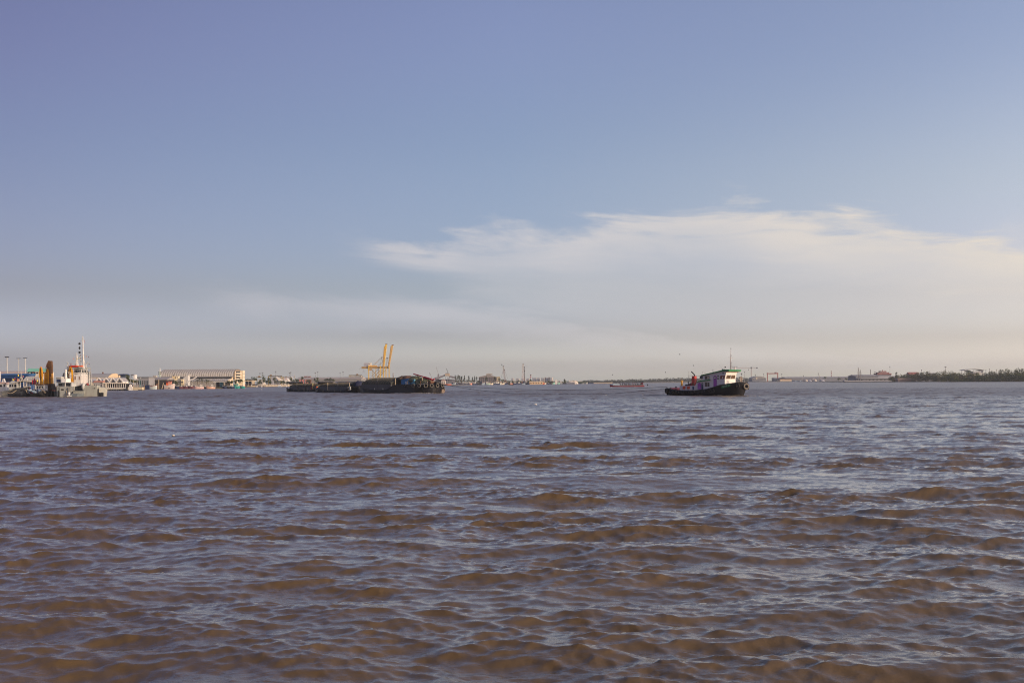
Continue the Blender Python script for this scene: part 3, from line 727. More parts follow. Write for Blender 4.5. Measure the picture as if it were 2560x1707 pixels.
# ---------------------------------------------------------------- the towed barges
def barge(px, d, rho, L_, B_, zlow, zhigh, tops, label, xs_rise, group='barges towed behind the tug', vault=2.3, seed=1):
    """decked river barge: low sides, raised bow, grey coaming, vaulted tarpaulin"""
    al = R(rho) + math.atan((px - CX) / F)
    root = thing('cargo_barge', label, 'barge', at(px, d), -al, group)
    root['k'] = d / F
    n = 33; xs = np.linspace(-L_ / 2, L_ / 2, n); half, wl, sh = [], [], []
    for x in xs:
        t = (x + L_ / 2) / L_
        b = B_ / 2
        if t > .80: b *= math.sqrt(max(.03, 1 - ((t - .80) / .22) ** 2.4))
        if t < .10: b *= .72 + 2.8 * t
        half.append(b); w = b * (.98 if t < .85 else .98 - (t - .85) * 1.3)
        wl.append(max(.1, w))
        sh.append(float(np.interp(x, [-L_ / 2, -L_ / 2 + 3, -L_ / 2 + 7, xs_rise - 3.5, xs_rise, xs_rise + 2.5, L_ / 2], [zlow + .9, zlow + .7, zlow, zlow, zlow + (zhigh - zlow) * .75, zhigh, zhigh + .05])))
    hull = part('hull', hull_mesh(xs, half, sh, wl, rake=1.4, bulw=.35, keel=-1.2, inner=.25), NAVY, root, True)
    hy = lambda x: float(np.interp(x, xs, half)); hz = lambda x: float(np.interp(x, xs, sh))
    for sgn in (-1, 1):
        part('rubbing_strake', MB().path([(x, sgn * (hy(x) + .05), hz(x) - .30) for x in np.linspace(-L_ / 2 + .3, L_ / 2 - .3, 26)], .13, 6), RUBBER, hull)
    c0, c1 = -L_ / 2 + (1.6 if L_ > 32 else 3.4), xs_rise - 1.6
    cz = tops[0]
    co = part('coaming', MB().box(c0, c1, -B_ / 2 + .7, B_ / 2 - .7, zlow - .3, cz), COAM, root)
    part('ledge', MB().box(c0 - .1, c1 + .1, -B_ / 2 + .55, B_ / 2 - .55, cz - .55, cz - .45), DGREY, co)
    rg = random.Random(seed)
    rings = []; nsec = 46; hw = B_ / 2 - .75
    for i in range(nsec + 1):
        t = i / nsec; x = c0 + .05 + (c1 - c0 - .1) * t
        rib = abs(math.sin(t * math.pi * (c1 - c0) / 2.6)) ** .6
        e = min(1, min(t * (5 if L_ > 32 else 14), (1 - t) * 14)) ** .5
        r = []
        for j in range(13):
            a = math.pi * j / 12
            hh = (vault * (.90 + .10 * rib) * (.62 + .38 * e)) * (math.sin(a) ** .75 if 0 < j < 12 else 0)
            r.append((x + .10 * math.sin(j * 1.7 + i), -hw * math.cos(a) * (1.02 if 0 < j < 12 else 1), cz - .02 + hh + (rg.uniform(-.05, .05) if 0 < j < 12 else 0)))
        rings.append(r)
    tp = part('tarpaulin', MB().loft(rings), TARP, root, True)
    nl = int((c1 - c0) / 1.3)
    for k in range(1, nl):       # slanting folds, their highlights put in as paler strips
        x = c0 + (c1 - c0) * k / nl
        fold = MB(); pts = []
        for j in range(0, 6):
            a = math.pi * (j + .1) / 12
            pts.append((x + .22 * j, -hw * math.cos(a) * 1.02 - .05, cz + vault * .97 * math.sin(a) ** .75 + .05))
        fold.path(pts, .045, 5)
        part('fold_highlight', fold, PM('canvas_highlight', (.17, .14, .085), .9, var=.4) if 'cs' not in globals() else cs, tp)
    return root, hull, hy, hz, (c0, c1, cz, hw, tp)
cs = PM('canvas_highlight', (.17, .14, .085), .9, var=.4)

BG1 = barge(1007, 345, 48, 35.6, 11.6, 1.25, 3.05, (2.95,), 'front barge with raised black bow hung with tyres and a red derrick', 1.2, vault=2.45, seed=3)
r1, h1, hy1, hz1, (c0, c1, cz, hw, tp1) = BG1
K1 = 345 / F
def bx_(px, y): return ((px - 1007) * K1 - y * math.sin(R(48))) / math.cos(R(48))
def bz_(py, x=0, y=0):      # height of a photo row on the front barge, allowing for how near that point is
    dd = 345 - (x * math.sin(R(48)) - y * math.cos(R(48)))
    return EYE + (956.4 - py) * dd / F
PALET = PM('lit_tyre_rubber', (.13, .118, .105), .85, var=.5, scale=3)  # light on the tyre faces, put into the rubber colour
xt = L_ = 33.0
curve_pts = [(x, -hy1(x)) for x in np.linspace(2, 17.7, 160)] + [(17.75, y) for y in np.linspace(-hy1(17.7), hy1(17.7), 20)] + [(x, hy1(x)) for x in np.linspace(17.7, 14.5, 40)]
def lat1(p): return (p[0] * math.cos(R(48)) + p[1] * math.sin(R(48))) / (1 - (p[0] * math.sin(R(48)) - p[1] * math.cos(R(48))) / 345)
for px_, rr_t in ((1014, .62), (1034, .74), (1048, .68), (1065, .76), (1079, .68), (1092.5, .76), (1104.5, .72)):
    i_ = min(range(1, len(curve_pts) - 1), key=lambda i: abs(lat1(curve_pts[i]) - (px_ - 1007) * K1))
    (xa, ya), (xb, yb_) = curve_pts[i_ - 1], curve_pts[i_ + 1]
    nrm = Vector((yb_ - ya, -(xb - xa), 0)).normalized(); x = curve_pts[i_][0]
    c = Vector((x, curve_pts[i_][1], hz1(x) - .50)) + nrm * .22
    part('tyre_fender', MB().torus(c, rr_t - .17, .19, nrm, 20, 8), PALET if px_ > 1020 else RUBBER, r1, True)
part('tyre_fender', MB().torus((17.3, 3.0, 1.5), .55, .24, (1, .9, 0), 20, 8), RUBBER, r1, True)
part('stem_plate', MB().hexa([(15.4, 1.2, -.4), (17.4, 1.6, -.4), (17.2, 3.0, -.4), (15.4, 3.2, -.4), (15.6, 1.2, 1.35), (17.95, 1.5, 1.35), (17.7, 3.4, 1.35), (15.6, 3.6, 1.35)]), PM('beige_stem_steel', (.22, .17, .14), .7, var=.3), h1)  # pale brown plate low on the stem
# deck load in the bow: blue tarpaulin shelter, canvas heaps, people's gear
part('shelter', MB().box(bx_(1003, -2.5), bx_(1022, -2.5), -2.5, 2.2, 3.0, 5.0), TARPB, r1)
part('shelter', MB().box(bx_(1028, -2.5), bx_(1034, -2.5), -2.4, .5, 3.0, 4.75), PM('pale_blue_sheet', (.10, .32, .46), .7, var=.3), r1)
def heap(name, cx_, cy_, cz_, rx_, ry_, rz_, mat, seed, root=None):
    rg = random.Random(seed); b = MB(); b.ball((0, 0, 0), 1, n=16, m=9)
    b.v = [(cx_ + x * rx_ * (1 + rg.uniform(-.16, .16)), cy_ + y * ry_ * (1 + rg.uniform(-.12, .12)), cz_ + (z if z > -.2 else -.2) * rz_ * (1 + rg.uniform(-.18, .18))) for x, y, z in b.v]
    return part(name, b, mat, root or r1, True)
heap('canvas_heap', bx_(1009, -1), -1, 5.0, 2.0, 2.4, .95, TARPD, 1)
heap('canvas_heap', bx_(1021, -.5), -.5, 5.0, 1.9, 2.2, 1.0, PM('brown_canvas', (.16, .09, .06), .9, var=.4), 2)
heap('canvas_heap', bx_(1038, 0), 0, 4.15, 3.0, 2.6, 1.65, PM('mottled_green_canvas', (.10, .105, .06), .9, var=.5, scale=2, dirt=(.2, .17, .1)), 3)
heap('canvas_heap', bx_(1058, 0), 0, 3.6, 3.2, 2.6, 1.5, PM('mottled_green_canvas', (.08, .085, .05), .9, var=.5, scale=2, dirt=(.2, .17, .1)), 4)
rg = random.Random(9)
for i, (p, h_) in enumerate(((1015, .9), (1019, 1.0), (1041, .9), (1050, 1.1), (1060, .8), (1068, .8), (1072, .6), (1083, .9), (1089, .8), (1094, 1.2), (1100, .9), (1105, .7))):
    x = bx_(p, -3.0)
    if x > 15.6: x = 15.4
    y = -min(3.0, hy1(x) - .5)
    m_ = (WC, PALEW, DGREY, BROWNR, DGREY, BLACK)[i % 6]
    part('bollard', MB().tube((x, y, 2.6), (x, y, 3.05 + h_), .13, n=8).tube((x, y, 3.0 + h_), (x, y, 3.12 + h_), .2, n=8), m_, r1, True)
part('winch', MB().tube((bx_(1075, -1), -1.6, 3.6), (bx_(1075, -1), .6, 3.6), .55, n=12).box(bx_(1075, -1) - .7, bx_(1075, -1) + .7, -1.8, -1.6, 2.8, 3.9), BROWNR, r1, True)
part('winch', MB().tube((bx_(1087, -1), -1.2, 3.5), (bx_(1087, -1), .8, 3.5), .5, n=12).box(bx_(1087, -1) - .6, bx_(1087, -1) + .6, -1.4, -1.2, 2.8, 3.8), BLACK, r1, True)
p0 = (bx_(1044, 0), 0, 3.0); p1 = (bx_(1044, 0), 0, 6.4)
dk = part('derrick_post', MB().tube(p0, p1, .18, .14), BLACK, r1, True)
b = MB().bar((bx_(1034, 0), 0, bz_(935)), (bx_(1058, 0), 0, bz_(942.5)), .36, .34)
part('derrick_boom', b, PM('derrick_red', (.42, .015, .03), .5, var=.2), dk)
b = MB().bar((bx_(1060, 0), 0, bz_(943.3)), (bx_(1077, 0), 0, bz_(949)), .5, .55).bar((bx_(1078, 0), 0, bz_(951.5)), (bx_(1083, 0), 0, bz_(948)), .4, .4)
part('derrick_boom', b, PM('derrick_red', (.42, .015, .03), .5, var=.2), dk)
part('mast', MB().tube((bx_(1054, -1.8), -1.8, 3.0), (bx_(1054, -1.8), -1.8, 5.4), .15), PALEW, r1)
part('mooring_rope', MB().path([(bx_(p, -5.3), -hy1(bx_(p, -5.3)) - .15, z) for p, z in ((985, 2.7), (1010, 2.3), (1030, 2.1), (1050, 2.15))], .045, 5), ROPE, r1)
# posts stood along the coaming
def posts(bg, d, rho, px0, list_, y, z0, z1, mats):
    for (p, m_) in zip(list_, mats):
        x = ((p - px0) * d / F - y * math.sin(R(rho))) / math.cos(R(rho))
        part('stanchion', MB().box(x - .10, x + .10, y - .12, y + .08, z0, z1), m_, bg)
posts(r1, 345, 48, 1007, (943, 989), -4.9, 1.2, 5.1, (COAM, PALEW))
r2, h2, hy2, hz2, q2 = barge(855, 375, 60, 30.0, 8.4, .95, 2.5, (2.2,), 'middle barge of the three in tow, under an olive tarpaulin', 12.5, vault=1.45, seed=5)
posts(r2, 375, 60, 855, (820, 845, 873), -3.7, .9, 3.7, (PALEW, COAM, PALEW))
r3, h3, hy3, hz3, q3 = barge(777, 413, 60, 30.0, 8.4, .95, 2.3, (2.2,), 'rearmost and smallest looking barge at the left end of the tow', 12.0, vault=1.35, seed=6)
posts(r3, 413, 60, 777, (743, 763, 782), -3.7, .9, 3.9, (COAM, COAM, PM('yellow_post', (.60, .50, .22), .7)))
for rt, dd, rho, p0_, lst in ((r3, 413, 60, 777, ((778, DRED), (791, ORANGE))), (r2, 375, 60, 855, ((870, PALEW), (874, LGREY)))):
    for p, m_ in lst:
        x = ((p - p0_) * dd / F + 3.9 * math.sin(R(rho))) / math.cos(R(rho))
        part('deck_drum', MB().tube((x, -3.8, 1.0), (x, -3.8, 2.3), .32, n=10), m_, rt, True)
heap('canvas_heap', 12.2, .3, 3.1, 2.4, 2.8, 1.2, TARP, 8, r2)
heap('canvas_heap', 13.6, -.6, 2.8, 1.2, 2.0, 1.5, PM('blue_black_cover', (.01, .014, .05), .8, var=.4), 9, r2)
for rt in (r2, r3):
    for k in range(5):
        x = -11 + k * 4.4
        part('tyre_fender', MB().torus((x, -4.35, .75), .33, .12, (0, 1, 0), 14, 6), PALET, rt, True)
    part('canvas_flap', MB().hexa([(-12.6, -3.2, 3.2), (-11.5, -3.2, 3.9), (-11.5, 3, 3.9), (-12.6, 3, 3.2), (-12.9, -3.2, 4.3), (-11.5, -3.2, 4.05), (-11.5, 3, 4.05), (-12.9, 3, 4.3)]), BLACK, rt)
for k in range(2):
    x = -9 + k * 4.5
    part('bollard', MB().tube((x, -5.1, 1.0), (x, -5.1, 1.75), .15, n=8), LGREY, r1)
# crew
def person(name_loc, label, mat_top, mat_legs, h=1.68, rz=0, group=None, parent=None):
    """standing figure, one continuous surface from feet to crown with arms at the sides; trousers and hair as children"""
    b = MB(); s = h / 1.68
    def leg(sx):
        return [[(sx * .09 * s + r_ * s * math.cos(t), r_ * s * math.sin(t) + (.03 if z_ < .05 else 0), z_ * s) for t in np.linspace(0, 2 * math.pi, 9)[:-1]] for z_, r_ in ((0, .05), (.08, .05), (.45, .06), (.80, .085), (.92, .09))]
    for sx in (-1, 1): b.loft(leg(sx))
    b.loft([[(a_ * s * math.cos(t), b_ * s * math.sin(t), z_ * s) for t in np.linspace(0, 2 * math.pi, 11)[:-1]] for z_, a_, b_ in ((.80, .15, .11), (.95, .17, .11), (1.1, .15, .10), (1.28, .20, .12), (1.38, .19, .10), (1.42, .07, .06), (1.46, .06, .06), (1.49, .075, .085), (1.57, .085, .10), (1.64, .06, .07), (1.68, .015, .02))])
    for sx in (-1, 1):
        b.tube((sx * .20 * s, 0, 1.36 * s), (sx * .25 * s, .02, 1.06 * s), .05 * s, .04 * s, 7); b.tube((sx * .25 * s, .02, 1.07 * s), (sx * .23 * s, -.08, .80 * s), .04 * s, .028 * s, 7)
    o = part('person', b, mat_top, None, True)
    o.location = name_loc; o.rotation_euler = (0, 0, rz)
    tag(o, label, 'person', group)
    part('hair', MB().ball((0, .01, 1.61 * s), .10 * s, (1, 1.1, .8)), BLACK, o, True)
    part('trousers', MB().loft(leg(-1)).loft(leg(1)) if False else MB().loft([[(a_ * s * math.cos(t), b_ * s * math.sin(t), z_ * s) for t in np.linspace(0, 2 * math.pi, 11)[:-1]] for z_, a_, b_ in ((.30, .17, .10), (.60, .185, .115), (.97, .18, .12))]), mat_legs, o, True)
    return o
def on(root, x, y, z):
    c, s_ = math.cos(root.rotation_euler.z), math.sin(root.rotation_euler.z)
    return (root.location.x + x * c - y * s_, root.location.y + x * s_ + y * c, root.location.z + z)
person(on(r3, 8.6, -3.2, 1.3), 'crew member in an orange top between the rear and middle barges', ORANGE, DRED, rz=.4)
person(on(r2, 12.0, -2.0, 2.1), 'crew member in dark blue at the bow of the middle barge', DBLUE, DBLUE, h=1.75)
# towing lines
sc_, cc_ = math.sin(-ALPHA), math.cos(-ALPHA)
def cable(name, p, q, sag, r, label, mat=ROPE):
    p, q = Vector(p), Vector(q); pts = []
    for i in range(41):
        t = i / 40; v = p.lerp(q, t); v.z -= sag * 4 * t * (1 - t); v.z = max(v.z, .10); pts.append(v)
    b = MB().path([x - p for x in pts], r, 6)
    o = part(name, b, mat, None, True); o.location = p
    return tag(o, label, 'rope', 'towing lines between tug and barge')
cable('tow_rope', on(r1, 16.6, -2.2, 3.15), on(tug, -11.2, -1.6, 2.15), 1.30, .05, 'upper, straighter tow rope running from the tug stern to the front barge')
cable('tow_rope', on(r1, 17.0, 1.5, 3.15), on(tug, -11.4, 1.0, 1.9), 2.75, .05, 'lower tow rope sagging down to the water between tug and barge')
# foam where the tug and the barge push through the water
def foam(name, root, pts, label, seed, w=.5):
    rg = random.Random(seed); b = MB()
    for (x, y, n) in pts:
        for k in range(n):
            a = x + rg.gauss(0, .9); c = y + rg.gauss(0, w); s_ = rg.uniform(.08, .26)
            b.ball((a, c, .07), s_, (1.8, 1, .35), 7, 4)
    o = part(name, b, FOAMM, None, True); p = on(root, 0, 0, 0); o.location = p; o.rotation_euler = root.rotation_euler
    return tag(o, None, None, None, 'stuff')
foam('bow_foam', tug, [(9.4, -.9, 22), (10.4, -1.8, 12), (12.0, -2.6, 10), (13.6, -3.0, 7), (7.6, -3.0, 10), (4.5, -3.2, 7), (-12.5, -.6, 22), (-15, -.5, 12), (-19, -.2, 8)], '', 1)
foam('barge_foam', r1, [(x, -hy1(x) - .25, 10) for x in np.linspace(4, 17.2, 15)], '', 2, .15)
foam('wake_foam', fb.root, [(x1_ + 1.0, 0, 14), (x1_ + 3.0, -.3, 10), (x1_ + 5.0, 0, 5), (kx(1400), -2.0, 4), (kx(530), -2, 3)], '', 3, .4)

# ---------------------------------------------------------------- land: low ground behind the quays
def land_strip(name, pts, depth_far, mat, z=0.9):
    v, f = [], []
    for px, d in pts:
        p = at(px, d); q = at(px, depth_far)
        q.x = max(-6900, min(6900, q.x)); p.x = max(-6900, min(6900, p.x))
        v += [(p.x, p.y, -1.0), (p.x, p.y + .8, z), (q.x * 1.0, q.y, z + .4)]
    for i in range(len(pts) - 1):
        a = i * 3
        f += [(a, a + 3, a + 4, a + 1), (a + 1, a + 4, a + 5, a + 2)]
    me = bpy.data.meshes.new(name); me.from_pydata(v, [], f); me.update(); me.materials.append(mat)
    o = bpy.data.objects.new(name, me); col.objects.link(o); return tag(o, kind='structure')
SHORE = [(-1900, 520), (-400, 560), (60, 600), (350, 606), (362, 735), (590, 762), (600, 1050), (760, 1060), (900, 1200), (1105, 1330), (1300, 1390), (1480, 1660), (1500, 2150), (1660, 2250), (1800, 2420), (1990, 2440), (2105, 1640), (2300, 1450), (2560, 1270), (3300, 1200), (5200, 1150)]
land_strip('ground', SHORE, 6900, PM('river_bank_earth', (.12, .10, .07), .95, var=.4, scale=.05))

# generic boats ------------------------------------------------------------
def boat(name, label, cat, px, d, L_, facing, hullm, deckm, group=None, z_bow=1.0, z_mid=.55, z_st=.7, B_=None, house=(.15, .5, 1.6), trim=None, mast=3.0, roofm=None, extra=None, yaw=0.0):
    """small wooden working boat; facing +1: bow to the right, -1: bow to the left (yaw turns it towards the camera)"""
    rz = (0 if facing > 0 else math.pi) - R(yaw) * facing
    root = thing(name, label, cat, at(px, d), rz, group)
    B_ = B_ or L_ * .26
    n = 13; xs = np.linspace(-L_ / 2, L_ / 2, n); half, wl, sh = [], [], []
    for x in xs:
        t = (x + L_ / 2) / L_
        b = B_ / 2 * (.78 + .22 * min(1, t / .3)) * (1 if t < .55 else math.sqrt(max(.012, 1 - ((t - .55) / .455) ** 2.1)))
        half.append(b); wl.append(max(.02, b * (.9 if t < .5 else .9 - (t - .5) * .9)))
        sh.append(float(np.interp(t, [0, .35, .65, 1], [z_st, z_mid, z_mid * 1.15, z_bow])))
    hl = part('hull', hull_mesh(xs, half, sh, wl, rake=L_ * .06, bulw=.25 * z_mid, keel=-.5, inner=.06 * B_ / 2), hullm, root, True)
    if trim:
        for sg in (-1, 1):
            part('rail', MB().path([(x, sg * (float(np.interp(x, xs, half)) + .02), float(np.interp(x, xs, sh)) - .02) for x in np.linspace(-L_ / 2 + .05, L_ / 2 - .1, 12)], .03 * L_ ** .6, 5), trim, hl)
    a, b_, hh = house
    X0, X1 = -L_ / 2 + a * L_, -L_ / 2 + b_ * L_; hw = B_ * .34; zb = z_mid * .7
    if hh > 0:
        hs = part('wheelhouse', MB().hexa([(X0, -hw, zb), (X1, -hw, zb), (X1, hw, zb), (X0, hw, zb), (X0 + .03 * L_, -hw * .95, zb + hh), (X1 - .02 * L_, -hw * .95, zb + hh), (X1 - .02 * L_, hw * .95, zb + hh), (X0 + .03 * L_, hw * .95, zb + hh)]), deckm, root)
        part('roof', MB().box(X0 - .01 * L_, X1 + .02 * L_, -hw * 1.2, hw * 1.2, zb + hh + .003, zb + hh + .05 * hh + .05), roofm or deckm, hs)
        for sg in (-1, 1):
            for k in range(2):
                w0 = X0 + (X1 - X0) * (.18 + .38 * k); w1 = w0 + (X1 - X0) * .26
                part('window', MB().box(w0, w1, sg * hw * 1.0 - .02, sg * hw * 1.0 + .02, zb + hh * .52, zb + hh * .82), GLASS, hs)
    if mast:
        mx = X1 + .06 * L_
        mm = part('mast', MB().tube((mx, 0, z_mid * .5), (mx, 0, z_mid + mast), .012 * L_, .006 * L_, 6), MAST, root)
        part('stay', MB().tube((mx, 0, z_mid + mast * .95), (L_ * .46, 0, z_bow), .004 * L_, n=4), MAST, mm)
    if extra: extra(root, L_, B_, z_mid, z_bow, xs, half, sh)
    return root

# ---------------------------------------------------------------- left: quay with sheds and light masts
G = Far('lighting_mast', 'tall lighting mast at the far left edge with a double tier of floodlights', 'lighting mast', 18, 640, 'lighting masts behind the blue shed')
def light_mast(T, x, top, heads, w=1.1, mat=None):
    mat = mat or PM('sunlit_mast_steel', (.62, .58, .50), .5, var=.06)
    k = T.k
    T.add('pole', MB().tube((T.X(x), 0, .5), (T.X(x), 0, T.Z(top)), w * k, w * .7 * k, 8), mat)
    for j, dz in enumerate(heads):
        z = T.Z(top) + dz * k
        T.add('crossarm', MB().tube((T.X(x) - 3.6 * k, 0, z), (T.X(x) + 3.6 * k, 0, z), .3 * k, n=6), mat)
        for q in (-3.9, -1.6, 1.6, 3.9): T.add('floodlight', MB().box(T.X(x) + (q - .8) * k, T.X(x) + (q + .8) * k, -.5, .3, z - .7 * k, z + .8 * k), DGREY)
light_mast(G, 18, 893, (0, -3.0 + 4))
G = Far('lighting_mast', 'thin lighting mast between the other two, with one row of floodlights', 'lighting mast', 47, 640, 'lighting masts behind the blue shed'); light_mast(G, 47, 896, (0,), .7)
G = Far('lighting_mast', 'lighting mast nearest the mint green roof, with one row of floodlights', 'lighting mast', 63.5, 640, 'lighting masts behind the blue shed'); light_mast(G, 63.5, 895, (0,), 1.0)

G = Far('warehouse', 'long low cream warehouse with a pale sheet roof above the blue shed', 'warehouse', 20, 680)
G.box('wall', CREAM, -120, 76, 934, None, 0, 18)
G.add('roof', MB().prism([(-.8, G.Z(932)), (-.8, G.Z(934)), (18.8, G.Z(934)), (9, G.Z(927))], 'x', G.X(-122), G.X(78)), PM('weathered_pink_roof', (.55, .44, .38), .7, var=.15, scale=.3))
for i, p in enumerate((-60, -30, -5, 14, 36, 60)): G.box('opening', VOID, p, p + 3, 931.5 + 3, 937, -.03, .05)
G = Far('shed', 'large blue corrugated shed behind the fishing boats', 'shed', 35, 612)
G.box('wall', BLUE, -90, 72, 937, None, 0, 14)
G.add('roof', MB().prism([(-1.2, G.Z(937.5)), (-1.2, G.Z(936.8)), (7, G.Z(933.5)), (15, G.Z(936.8)), (15, G.Z(937.5))], 'x', G.X(-92), G.X(74)), PM('blue_sheet_roof', (.02, .13, .34), .5, var=.2), smooth=False)
G.box('canopy', PM('deep_blue_canopy', (.01, .04, .15), .5), -90, 74, 943, 945, -2.0, 0)
for i in range(8): G.box('column', PBLUE, -80 + i * 19, -79.2 + i * 19, 945, None, -1.9, -1.7)
G.box('door', DBLUE, 8, 30, 948, None, -.06, 0); G.box('door', DBLUE, 40, 52, 948, None, -.06, 0)
G = Far('harbour_building', 'pale cream building with a mint green gabled roof behind the excavators', 'building', 92, 620)
G.box('wall', CREAML, 72, 118, 930, None, 0, 9)
G.add('roof', MB().prism([(G.X(69), G.Z(929)), (G.X(73.5), G.Z(921)), (G.X(117), G.Z(921)), (G.X(120), G.Z(929))], 'y', -1.2, 4.2), MINT)
G.add('gable', MB().prism([(-1.0, G.Z(933)), (4.5, G.Z(921.5)), (10, G.Z(933))], 'x', G.X(69.5), G.X(72.5)), DGREY)
for p in (77, 84, 91, 99, 106): G.box('window', GLASS, p, p + 5, 930.3, 934, -.05, .05)
G.box('sign', PM('red_sign', (.6, .03, .04), .6), 81.5, 84.5, 929.6, 932, -.12, -.055)
G = Far('marquee', 'pale grey marquee roof in front of the cream building', 'marquee', 84, 600)
G.add('roof', MB().prism([(G.X(58), G.Z(950)), (G.X(66), G.Z(940.5)), (G.X(105), G.Z(940.5)), (G.X(110), G.Z(950))], 'y', 0, 5), PM('grey_marquee_cloth', (.48, .48, .50), .8, var=.08))
for p in (60, 72, 84, 96, 108): G.box('pole', MAST, p, p + .6, 950, None, .2, .4)
G.box('side_sheet', DBLUE, 60, 80, 950, 962, 3.0, 3.1)
G.box('side_sheet', VOID, 80, 108, 950, 962, 3.0, 3.1)

# ---------------------------------------------------------------- far left: three moored fishing boats
DL = 300.0
KL = DL / F
def flag(name, px, d, py0, py1, w, mat, label, grp='flags on the moored boats at the left', rz=.3):
    T = Far(name, label, 'flag', px, d, grp)
    T.add('staff', MB().tube((0, 0, T.Z(py1 + 14)), (0, 0, T.Z(py0)), .03, n=5), MAST)
    k = T.k; rows_ = []
    b = MB(); n = 6
    for i in range(n): 
        x0f, x1f = w * k * i / n, w * k * (i + 1) / n
        y0f, y1f = .12 * math.sin(i * 1.3), .12 * math.sin((i + 1) * 1.3)
        b.hexa([(x0f, y0f, T.Z(py1) - .1 * i / n), (x1f, y1f, T.Z(py1) - .1 * (i + 1) / n), (x1f, y1f + .02, T.Z(py1) - .1 * (i + 1) / n), (x0f, y0f + .02, T.Z(py1) - .1 * i / n), (x0f, y0f, T.Z(py0) - .1 * i / n), (x1f, y1f, T.Z(py0) - .1 * (i + 1) / n), (x1f, y1f + .02, T.Z(py0) - .1 * (i + 1) / n), (x0f, y0f + .02, T.Z(py0) - .1 * i / n)])
    T.add('cloth', b, mat)
# boat A: white
A = Far('fishing_boat', 'white fishing boat with pinkish cabin roof cut by the left edge', 'fishing boat', 2, DL + 4, 'fishing boats moored at the left')
xs_ = np.linspace(A.X(-60), A.X(26.5), 13)
hf = [2.0 * (1 if i < 8 else math.sqrt(max(.02, 1 - ((i - 7) / 5.1) ** 2))) for i in range(13)]
A.add('hull', hull_mesh(xs_, hf, [float(np.interp(x, [A.X(-60), A.X(8), A.X(27)], [A.Z(978), A.Z(978), A.Z(975)])) for x in xs_], [h * .85 for h in hf], rake=.6, bulw=.3), PM('white_hull_dirty', (.56, .52, .46), .5, dirt=(.10, .09, .08), scale=.5, var=.2), smooth=True)
A.add('bulwark', MB().box(A.X(-50), A.X(20), -1.6, 1.6, A.Z(980), A.Z(968.5)), W_)
cab = A.add('cabin', MB().box(A.X(-50), A.X(19), -1.3, 1.3, A.Z(970), A.Z(958.5)), WC)
for p0, p1 in ((3.5, 10.5), (14.5, 18.2), (-12, -4), (-26, -18)): part('window', MB().box(A.X(p0), A.X(p1), -1.34, -1.28, A.Z(967), A.Z(961.5)), GLASS, cab)
part('roof', MB().prism([(A.X(-52), A.Z(958.4)), (A.X(20.5), A.Z(958.4)), (A.X(21.5), A.Z(960.5)), (A.X(20), A.Z(955.6)), (A.X(-52), A.Z(955))], 'y', -1.6, 1.6), PM('salmon_roof_edge', (.62, .42, .36), .6, var=.15), cab)
A.add('funnel', MB().loft([[(A.X(6), -.5, A.Z(956)), (A.X(13), -.5, A.Z(956)), (A.X(13), .5, A.Z(956)), (A.X(6), .5, A.Z(956))], [(A.X(8), -.3, A.Z(946.5)), (A.X(11), -.3, A.Z(946.5)), (A.X(11), .3, A.Z(946.5)), (A.X(8), .3, A.Z(946.5))]]), W_)
A.add('mast', MB().tube((A.X(1.5), 0, A.Z(956)), (A.X(1.5), 0, A.Z(929)), .12, .1), W_, smooth=True)
A.add('bow_flare', MB().loft([[(A.X(14), -1.7, -.2), (A.X(21), -1.1, -.2), (A.X(21), 1.1, -.2), (A.X(14), 1.7, -.2)], [(A.X(14), -2.06, A.Z(978)), (A.X(27.2), -1.2, A.Z(975)), (A.X(27.2), 1.2, A.Z(975)), (A.X(14), 2.06, A.Z(978))]]), PM('bow_cream', (.60, .56, .44), .6, dirt=(.40, .28, .2)))
A.add('tyre_fender', MB().torus((A.X(29), -1.2, A.Z(972.5)), .22, .1, (0, 1, 0), 14, 6), W_, smooth=True)
# boat B: dark hull with a long canopy
Bt = Far('fishing_boat', 'dark grey wooden fishing boat with a long canopy on white posts', 'fishing boat', 50, DL, 'fishing boats moored at the left')
xs_ = np.linspace(Bt.X(26), Bt.X(76), 15)
hf = [2.1 * (.8 + .05 * min(i, 4)) * (1 if i < 9 else math.sqrt(max(.02, 1 - ((i - 8) / 6.1) ** 2))) for i in range(15)]
Bt.add('hull', hull_mesh(xs_, hf, [float(np.interp(x, [Bt.X(26), Bt.X(45), Bt.X(66), Bt.X(76)], [Bt.Z(979), Bt.Z(973), Bt.Z(968), Bt.Z(965.5)])) for x in xs_], [h * .8 for h in hf], rake=1.0, bulw=.4), PM('slate_hull', (.055, .058, .066), .55, var=.3, dirt=(.02, .02, .02), scale=.6), smooth=True)
Bt.add('bow_panel', MB().loft([[(Bt.X(65.5), -1.2, -.1), (Bt.X(69), -.5, -.1), (Bt.X(69), .3, -.1), (Bt.X(65.5), .3, -.1)], [(Bt.X(66.5), -1.75, Bt.Z(965.6)), (Bt.X(76.4), -.35, Bt.Z(965.2)), (Bt.X(76.4), .3, Bt.Z(965.2)), (Bt.X(66.5), .3, Bt.Z(965.6))]]), PM('bow_sunlit_paint', (.50, .45, .38), .6, dirt=(.55, .28, .18), scale=1.4))
cab = Bt.add('cabin', MB().prism([(Bt.X(27), Bt.Z(974)), (Bt.X(27), Bt.Z(957.5)), (Bt.X(34), Bt.Z(952.5)), (Bt.X(40), Bt.Z(956)), (Bt.X(48), Bt.Z(957)), (Bt.X(48), Bt.Z(970))], 'y', -1.2, 1.2), LGREY)
for p0, p1 in ((29, 33), (35, 38), (41, 46)): part('window', MB().box(Bt.X(p0), Bt.X(p1), -1.24, -1.18, Bt.Z(967), Bt.Z(961)), GLASS, cab)
